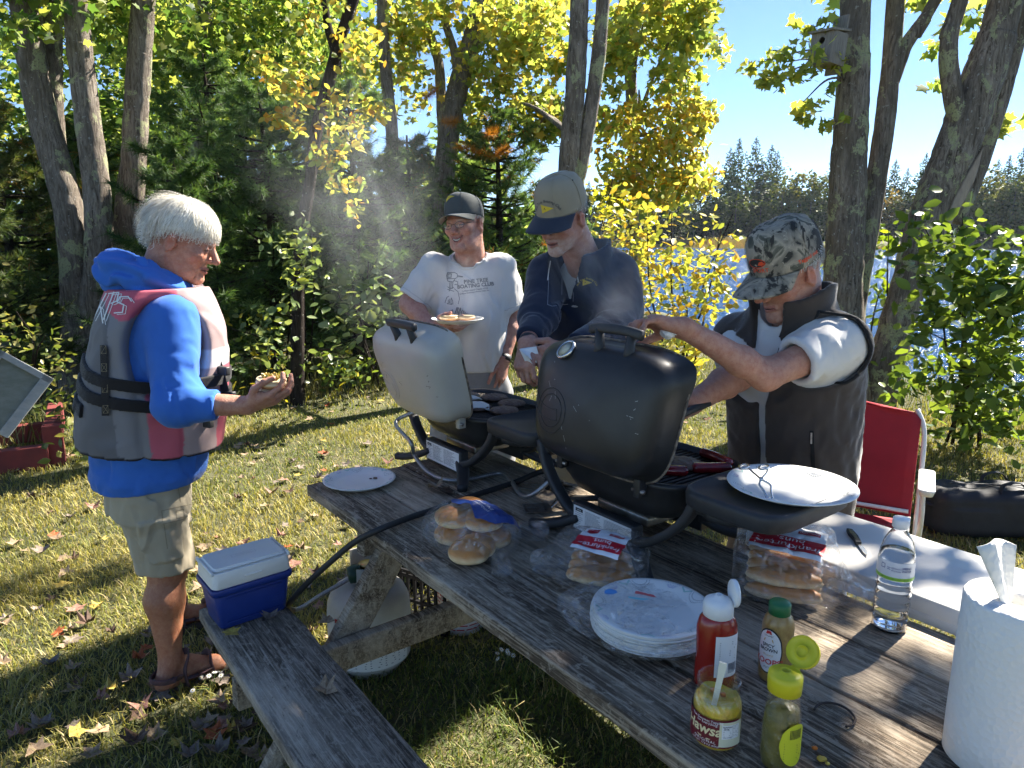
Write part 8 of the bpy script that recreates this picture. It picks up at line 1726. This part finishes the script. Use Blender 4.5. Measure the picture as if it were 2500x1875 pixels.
m, nt, b = base('camouflage_cotton'); vc = coords(nt); n1 = noise(nt, vc, 12, 4, .55, 1.0); n2 = noise(nt, coords(nt, (1, 1, .35)), 24, 4, .6, 1.2); n3 = noise(nt, coords(nt, (.5, 1.2, 1)), 34, 4, .6, 2.)
c = ramp(nt, n1, [(.40, (.025, .025, .022)), (.43, (.16, .145, .115)), (.56, (.33, .29, .225)), (.60, (.10, .10, .075)), (.68, (.05, .052, .04))]); c = mixc(nt, ramp(nt, n2, [(.40, g3(1)), (.44, g3(0))]), c, (.03, .028, .024)); c = mixc(nt, ramp(nt, n3, [(.62, g3(0)), (.65, g3(.8))]), c, (.38, .34, .27))
nt.links.new(c, b.inputs['Base Color']); b.inputs['Roughness'].default_value = .9; nt.links.new(bump(nt, noise(nt, vc, 700, 2), .25, .001), b.inputs['Normal']); CAMO = m
co, cv, cf, Mc = cap(p, Mh, hk, CAMO, CAMO, None, tilt=-2, zb=.044, hgt=.115, brim=.080, droop=.30)
cb = bvh_of(cv, cf); ORG = mat('orange_thread', (.62, .07, .02), .7)
def capdecal(pos, dirv, vf, m, nm, off=.002, cut=None):
    fw = nrm(Mc[:3, :3] @ V(*dirv)); upc = nrm(Mc[:3, 2]); xx = nrm(np.cross(upc, fw)); up2 = np.cross(fw, xx); Md = basis(xf(Mc, V(*pos)), xx, up2, fw); v, f = lay(vf, Md, cb, off, cut); mk(nm, v, f, m, co, smooth=False)
ov = [(.026 * math.cos(u), .013 * math.sin(u)) for u in np.linspace(0, 6.283, 28, endpoint=False)]
capdecal((-.012, .105, .040), (-.15, 1, .2), poly_vf(ov), INK, 'oval_badge', .002, .008); capdecal((-.012, .105, .040), (-.15, 1, .2), strokes_vf([ov + ov[:1]], .002), ORG, 'badge_border', .003); capdecal((-.018, .105, .040), (-.15, 1, .2), poly_vf([(-.002, -.006), (.01, -.008), (.018, -.002), (.012, .006), (.004, .004)]), ORG, 'badge_emblem', .003)
capdecal((-.018, .105, .018), (-.15, 1, .2), text_vf('SPORT', .017, bold=.0003), ORG, 'cap_lettering', .0025); capdecal((-.085, .002, .010), (-1, .05, .1), text_vf('Tagged out', .016, bold=.0004), ORG, 'cap_lettering', .0025)
# T-shirt under the vest
sec = [(.82, -.0, -.03, .18, .15), (.95, 0, -.02, .185, .16), (1.1, .0, .0, .19, .16), (1.2, -.005, .02, .20, .15), (1.29, -.01, .035, .19, .13), (1.36, -.015, .05, .14, .105), (1.41, -.02, .06, .09, .085)]
fo = Fold(101, 13., 6); fo2 = Fold(102, 32., 5); C1 = S + (E - S) * .60; C2 = S2 + (E2 - S2) * .6
CT = p.t
def ftee(P): return tee(P, sec, [(S, C1, .078, .070), (S2, C2, .078, .072)], fo, fo2, .80, .012, (V(-.02, .09, 1.38), V(-.02, .18, 1.5)), .075)
p.cloth('t_shirt', ftee, V(-.46, -.25, .78), V(.46, .42, 1.50), .0076, WTEE)
secv = [(z, a, b_, c_ + .020, e_ + .022) for z, a, b_, c_, e_ in sec]
BRN = fabric('brown_fleece', (.062, .050, .043), (.05, .04, .034), weave=450, bs=.45, sheen=.4, ns=7); nS, nS2 = nrm(C1 - S), nrm(C2 - S2)
def fvest4(P):
    d = spine(P, secv) + .010 * rid(fo, P) + .003 * fo2(P); d = smin(d, np.linalg.norm(P - S.astype(np.float32), axis=1) - .094, .05); d = smin(d, np.linalg.norm(P - S2.astype(np.float32), axis=1) - .094, .05)
    for S_, n_, o1, r1 in ((S, nS, .035, .106), (S2, nS2, .095, .084)): d = smax(d, -cone(P, S_ + n_ * o1, S_ + n_ * .35, r1, r1 + .02), .006)
    cl_ = np.maximum(np.abs(cone(P, V(-.015, .05, 1.31), V(-.03, .095, 1.46), .105, .122)) - .008, np.maximum(P[:, 2] - (1.47 - .45 * np.clip(P[:, 1] - .08, 0, 1) + .006 * fo(P)), 1.27 - P[:, 2])); d = smax(d, -cone(P, V(-.02, .06, 1.37), V(-.03, .12, 1.58), .085, .12), .01); d = smin(d, cl_, .014)
    op = np.abs(P[:, 0] + .01) - (.016 + .05 * np.clip((P[:, 2] - 1.16) / .25, 0, 1)); d = np.where(P[:, 1] > .05, smax(d, -op, .010), d); inner = spine(P, [(z, a, b_, c_ - .02, e_ - .02) for z, a, b_, c_, e_ in sec]); d = np.maximum(d, -inner); return np.maximum(d, .815 + .02 * P[:, 1] - P[:, 2])
vo, vv_, vq_ = p.cloth('fleece_vest', fvest4, V(-.40, -.3, .78), V(.40, .40, 1.56), .0074, BRN)
TRIM = fabric('black_trim', (.018, .018, .019))
for S_, n_ in ((S, nS),):
    x_ = nrm(np.cross(n_, V(0, 0, 1))); y_ = np.cross(x_, n_); bvv = bvh_of(vv_, vq_); ring = []
    for u in np.linspace(0, 6.283, 60, endpoint=False):
        ring.append(S_ + n_ * .036 + (x_ * math.cos(u) + y_ * math.sin(u)) * .1085)
    ring = [np.array(bvv.find_nearest(Vector(q))[0]) if bvv.find_nearest(Vector(q))[0] is not None else q for q in ring]; ring.append(ring[0]); p.part('armhole_trim', tube(spline(ring, 90), .0055, 6, False), TRIM, vo)
vb = bvh_of(vv_, vq_)
def deco(o_px, Y, vf, nm, m, cut=None, up=(0, 0, 1), off=.003): o_ = U(o_px[0], o_px[1], Y); return decal(p, vf, o_, nrm(V(0, 0, 1.6) - o_), up, vb, m, nm, vo, off, cut)
deco((1983, 1100), 2.15, strokes_vf([[(-.006, .055), (.008, -.06)]], .011), 'pocket_opening', TRIM, .012); deco((1980, 1070), 2.15, strokes_vf([[(0, .015), (.002, -.015)]], .005), 'zip_pull', STEEL, None, off=.006)
BRT = fabric('brown_trousers', (.10, .08, .065)); pants(p, BRT, .78, -.02, -.06, .86, y0=-.03)
for s in (1, -1): p.cloth('shoe', lambda P: smin(ell(P, (s * .13, .0, .04), (.055, .155, .045)), ell(P, (s * .12, -.09, .06), (.048, .06, .055)), .03), V(s * .13 - .1, -.22, 0), V(s * .13 + .1, .2, .15), .009, mat('brown_shoe', (.08, .05, .035), .6))
# tissue in the raised hand and tool in the other
tq_ = U(1632, 812, 1.87); fo = Fold(7, 90., 5); o = mk('paper_napkin', *surf(lambda P: ell(P, (0, 0, 0), (.022, .018, .016)) + .007 * fo(P), (-.04, -.04, -.04), (.04, .04, .04), .0028), PAPERW); o.location = tuple(tq_); tag(o, 'crumpled white napkin under the hand on the grill handle', 'napkin')
tl = thing('grill_tool', 'black-handled grill tool in the hand behind the black lid', 'tool', U(1690, 1000, 2.0)); mk('handle', *tube([U(1730, 985, 2.06), U(1690, 1000, 2.0), U(1640, 1025, 1.95)], [.010, .011, .010], 10), BLKP, tl, world=True); mk('shaft', *tube([U(1640, 1025, 1.95), U(1600, 1075, 1.98)], .004, 8), CHROME, tl, world=True)
# ================================================================== SMOKE
def plume(label, a, b_, r0, r1, dens, seed, sc=9.):
    a, b_ = np.asarray(a, float), np.asarray(b_, float); d = b_ - a; L = np.linalg.norm(d); q = Vector(d).to_track_quat('Z', 'Y')
    v, f = lathe([(r0, 0), (r1, L)], 24); m, nt, b = base('smoke_volume'); nt.nodes.remove(b); out = nt.nodes['Material Output']
    tc = _n(nt, 'ShaderNodeTexCoord'); sx = _n(nt, 'ShaderNodeSeparateXYZ'); nt.links.new(tc.outputs['Object'], sx.inputs[0])
    z = math_(nt, 'DIVIDE', sx.outputs[2], L); rr_ = math_(nt, 'SQRT', math_(nt, 'ADD', math_(nt, 'MULTIPLY', sx.outputs[0], sx.outputs[0]), math_(nt, 'MULTIPLY', sx.outputs[1], sx.outputs[1])))
    rz = math_(nt, 'ADD', math_(nt, 'MULTIPLY', z, r1 - r0), r0); u = math_(nt, 'DIVIDE', rr_, rz); fall = math_(nt, 'MAXIMUM', math_(nt, 'SUBTRACT', 1., math_(nt, 'MULTIPLY', u, u)), 0.); fall = math_(nt, 'MULTIPLY', fall, fall)
    ends = math_(nt, 'MAXIMUM', math_(nt, 'MULTIPLY', math_(nt, 'MULTIPLY', z, math_(nt, 'SUBTRACT', 1., z)), 4.), 0.); ends = math_(nt, 'POWER', ends, .6)
    mp = _n(nt, 'ShaderNodeMapping'); mp.inputs['Scale'].default_value = (1, 1, .45); mp.inputs['Location'].default_value = (seed, seed * .7, 0); nt.links.new(tc.outputs['Object'], mp.inputs[0])
    nz = noise(nt, mp.outputs[0], sc, 4, .62, 1.4); nd = ramp(nt, nz, [(.40, g3(0)), (.66, g3(1))])
    dn = math_(nt, 'MULTIPLY', math_(nt, 'MULTIPLY', math_(nt, 'MULTIPLY', fall, ends), nd), dens)
    pv = _n(nt, 'ShaderNodeVolumePrincipled'); pv.inputs['Color'].default_value = (.86, .90, .96, 1); pv.inputs['Anisotropy'].default_value = .35; nt.links.new(dn, pv.inputs['Density']); nt.links.new(pv.outputs[0], out.inputs['Volume'])
    o = mk('smoke', v, f, m, smooth=True); o.location = tuple(a); o.rotation_euler = q.to_euler(); tag(o, label, 'smoke'); stuff(o); return o
plume('thin white smoke rising off the patties in front of the printed T-shirt', TW(.10, .66, 1.0), U(1150, 640, 3.0), .06, .16, 3., 1.3, 16.)
plume('blue-grey smoke drifting up before the pines beside the smiling man', U(1000, 900, 3.9), U(830, 300, 5.2), .25, .95, .32, 4.1, 3.2)
plume('faint smoke drifting up in front of the navy fleece', TW(1.05, .78, 1.05), U(1400, 560, 2.45), .07, .19, 2.5, 7.7, 12.)
# ================================================================== HAZE over the lake
v, f = box(1640, 1545, 33, (100, 735, 13.5)); m, nt, b = base('haze_air'); nt.nodes.remove(b); pv = _n(nt, 'ShaderNodeVolumePrincipled'); pv.inputs['Color'].default_value = (.80, .88, 1., 1); pv.inputs['Density'].default_value = .00008; pv.inputs['Anisotropy'].default_value = .3
nt.links.new(pv.outputs[0], nt.nodes['Material Output'].inputs['Volume']); o = mk('haze', v, f, m, smooth=False); tag(o, 'thin bluish haze in the air over the lake', 'haze'); stuff(o)
# ================================================================== parts of parts
SUB = {'small_print': 'warning_label', 'label_badge': ('warning_label', 'label_panel'), 'badge_lettering': 'warning_label', 'embossed_ring': 'lid', 'embossed_arc': 'lid', 'handle_post': 'lid', 'handle_grip': 'lid', 'scratches': 'lid', 'sooty_rim': 'lid', 'thermometer': 'lid', 'dial': 'lid',
       'lid_top': 'lid', 'lid_hinge_rail': 'lid', 'lid_tab': 'lid', 'embossed_lettering': 'lid', 'embossed_border': 'lid', 'body_rim': 'body', 'moulded_line': 'body', 'embossed_badge': 'body', 'label_brand': ('label', 'front_label'), 'label_lettering': ('label', 'front_label'), 'label_swash': 'label', 'label_flag': 'label',
       'label_border': 'label', 'label_swoosh': 'front_label', 'label_print': ('back_label', 'yellow_label'), 'facts_print': 'facts_panel', 'facts_box': 'facts_panel', 'flip_lid': 'cap', 'lid_hinge': 'cap', 'stripe_lettering': 'green_stripe', 'dotted_print': 'dish', 'mint_print': 'dish', 'violet_print': 'dish', 'red_print': 'body', 'red_stripe': 'body',
       'hinge_pin': 'hinge', 'handle_inlay': 'handle', 'bare_wood': 'trunk', 'rivet': 'wire_arm', 'sheet_edge': 'roll', 'end_strap': 'body', 'carry_handle': 'body'}
for o in list(bpy.data.objects):
    if o.parent is None or o.parent.type != 'EMPTY': continue
    k_ = o.name.split('.')[0]; w_ = SUB.get(k_)
    if not w_: continue
    for c in o.parent.children:
        if c.name.split('.')[0] in ((w_,) if isinstance(w_, str) else w_) and c is not o: o.parent = c; break
for o in bpy.data.objects:
    k_ = o.name.split('.')[0]
    if o.type == 'MESH' and (k_.endswith('_lettering') or k_.endswith('_print') or k_ in ('stitching', 'hair', 'shirt_drawing', 'scratches', 'stems')) and o.parent is not None: o['kind'] = 'stuff'

# ================================================================== white asters in the grass
WPET = mat('white_petal', (.70, .70, .66), .7); YCEN = mat('aster_centre', (.5, .36, .05), .8); STM = mat('green_stem', (.07, .12, .03), .8)
for x, y, lb in ((525, 1690, 'white aster in the lawn beside the bench'), (1235, 1640, 'white aster in the long grass under the table'), (1275, 1600, 'small white aster under the table near the pail'), (120, 1130, 'white aster in the weeds by the red timber')):
    rg = np.random.default_rng(int(x)); b0 = G(x, y); b0[2] = 0; t = thing('aster_plant', lb, 'flower', b0); st_, pe, ce = [], [], []
    for i in range(7):
        tip = V(rg.normal() * .035, rg.normal() * .035, rg.uniform(.05, .10)); st_.append(tube(spline([V(0, 0, 0), tip * .5 + V(rg.normal() * .01, 0, .01), tip], 8), .0012, 4)); n_ = nrm(V(rg.normal() * .4, rg.normal() * .4 - .3, 1)); x_ = nrm(np.cross(n_, V(0, 1, .2))); y_ = np.cross(n_, x_)
        for k_ in range(9): a = k_ * .698; d = x_ * math.cos(a) + y_ * math.sin(a); s_ = np.cross(n_, d); pe.append((np.array([tip, tip + d * .006 + s_ * .0016, tip + d * .011, tip + d * .006 - s_ * .0016]), [(0, 1, 2, 3)]))
        ce.append(tf(basis(tip, x_, y_, n_), lathe([(.0025, 0), (.002, .0015), (.0004, .002)], 8)))
    mk('stem', *join(*st_), STM, t, world=False); o = mk('petals', *join(*pe), WPET, t, smooth=False); stuff(o); o = mk('flower_heads', *join(*ce), YCEN, t); stuff(o)
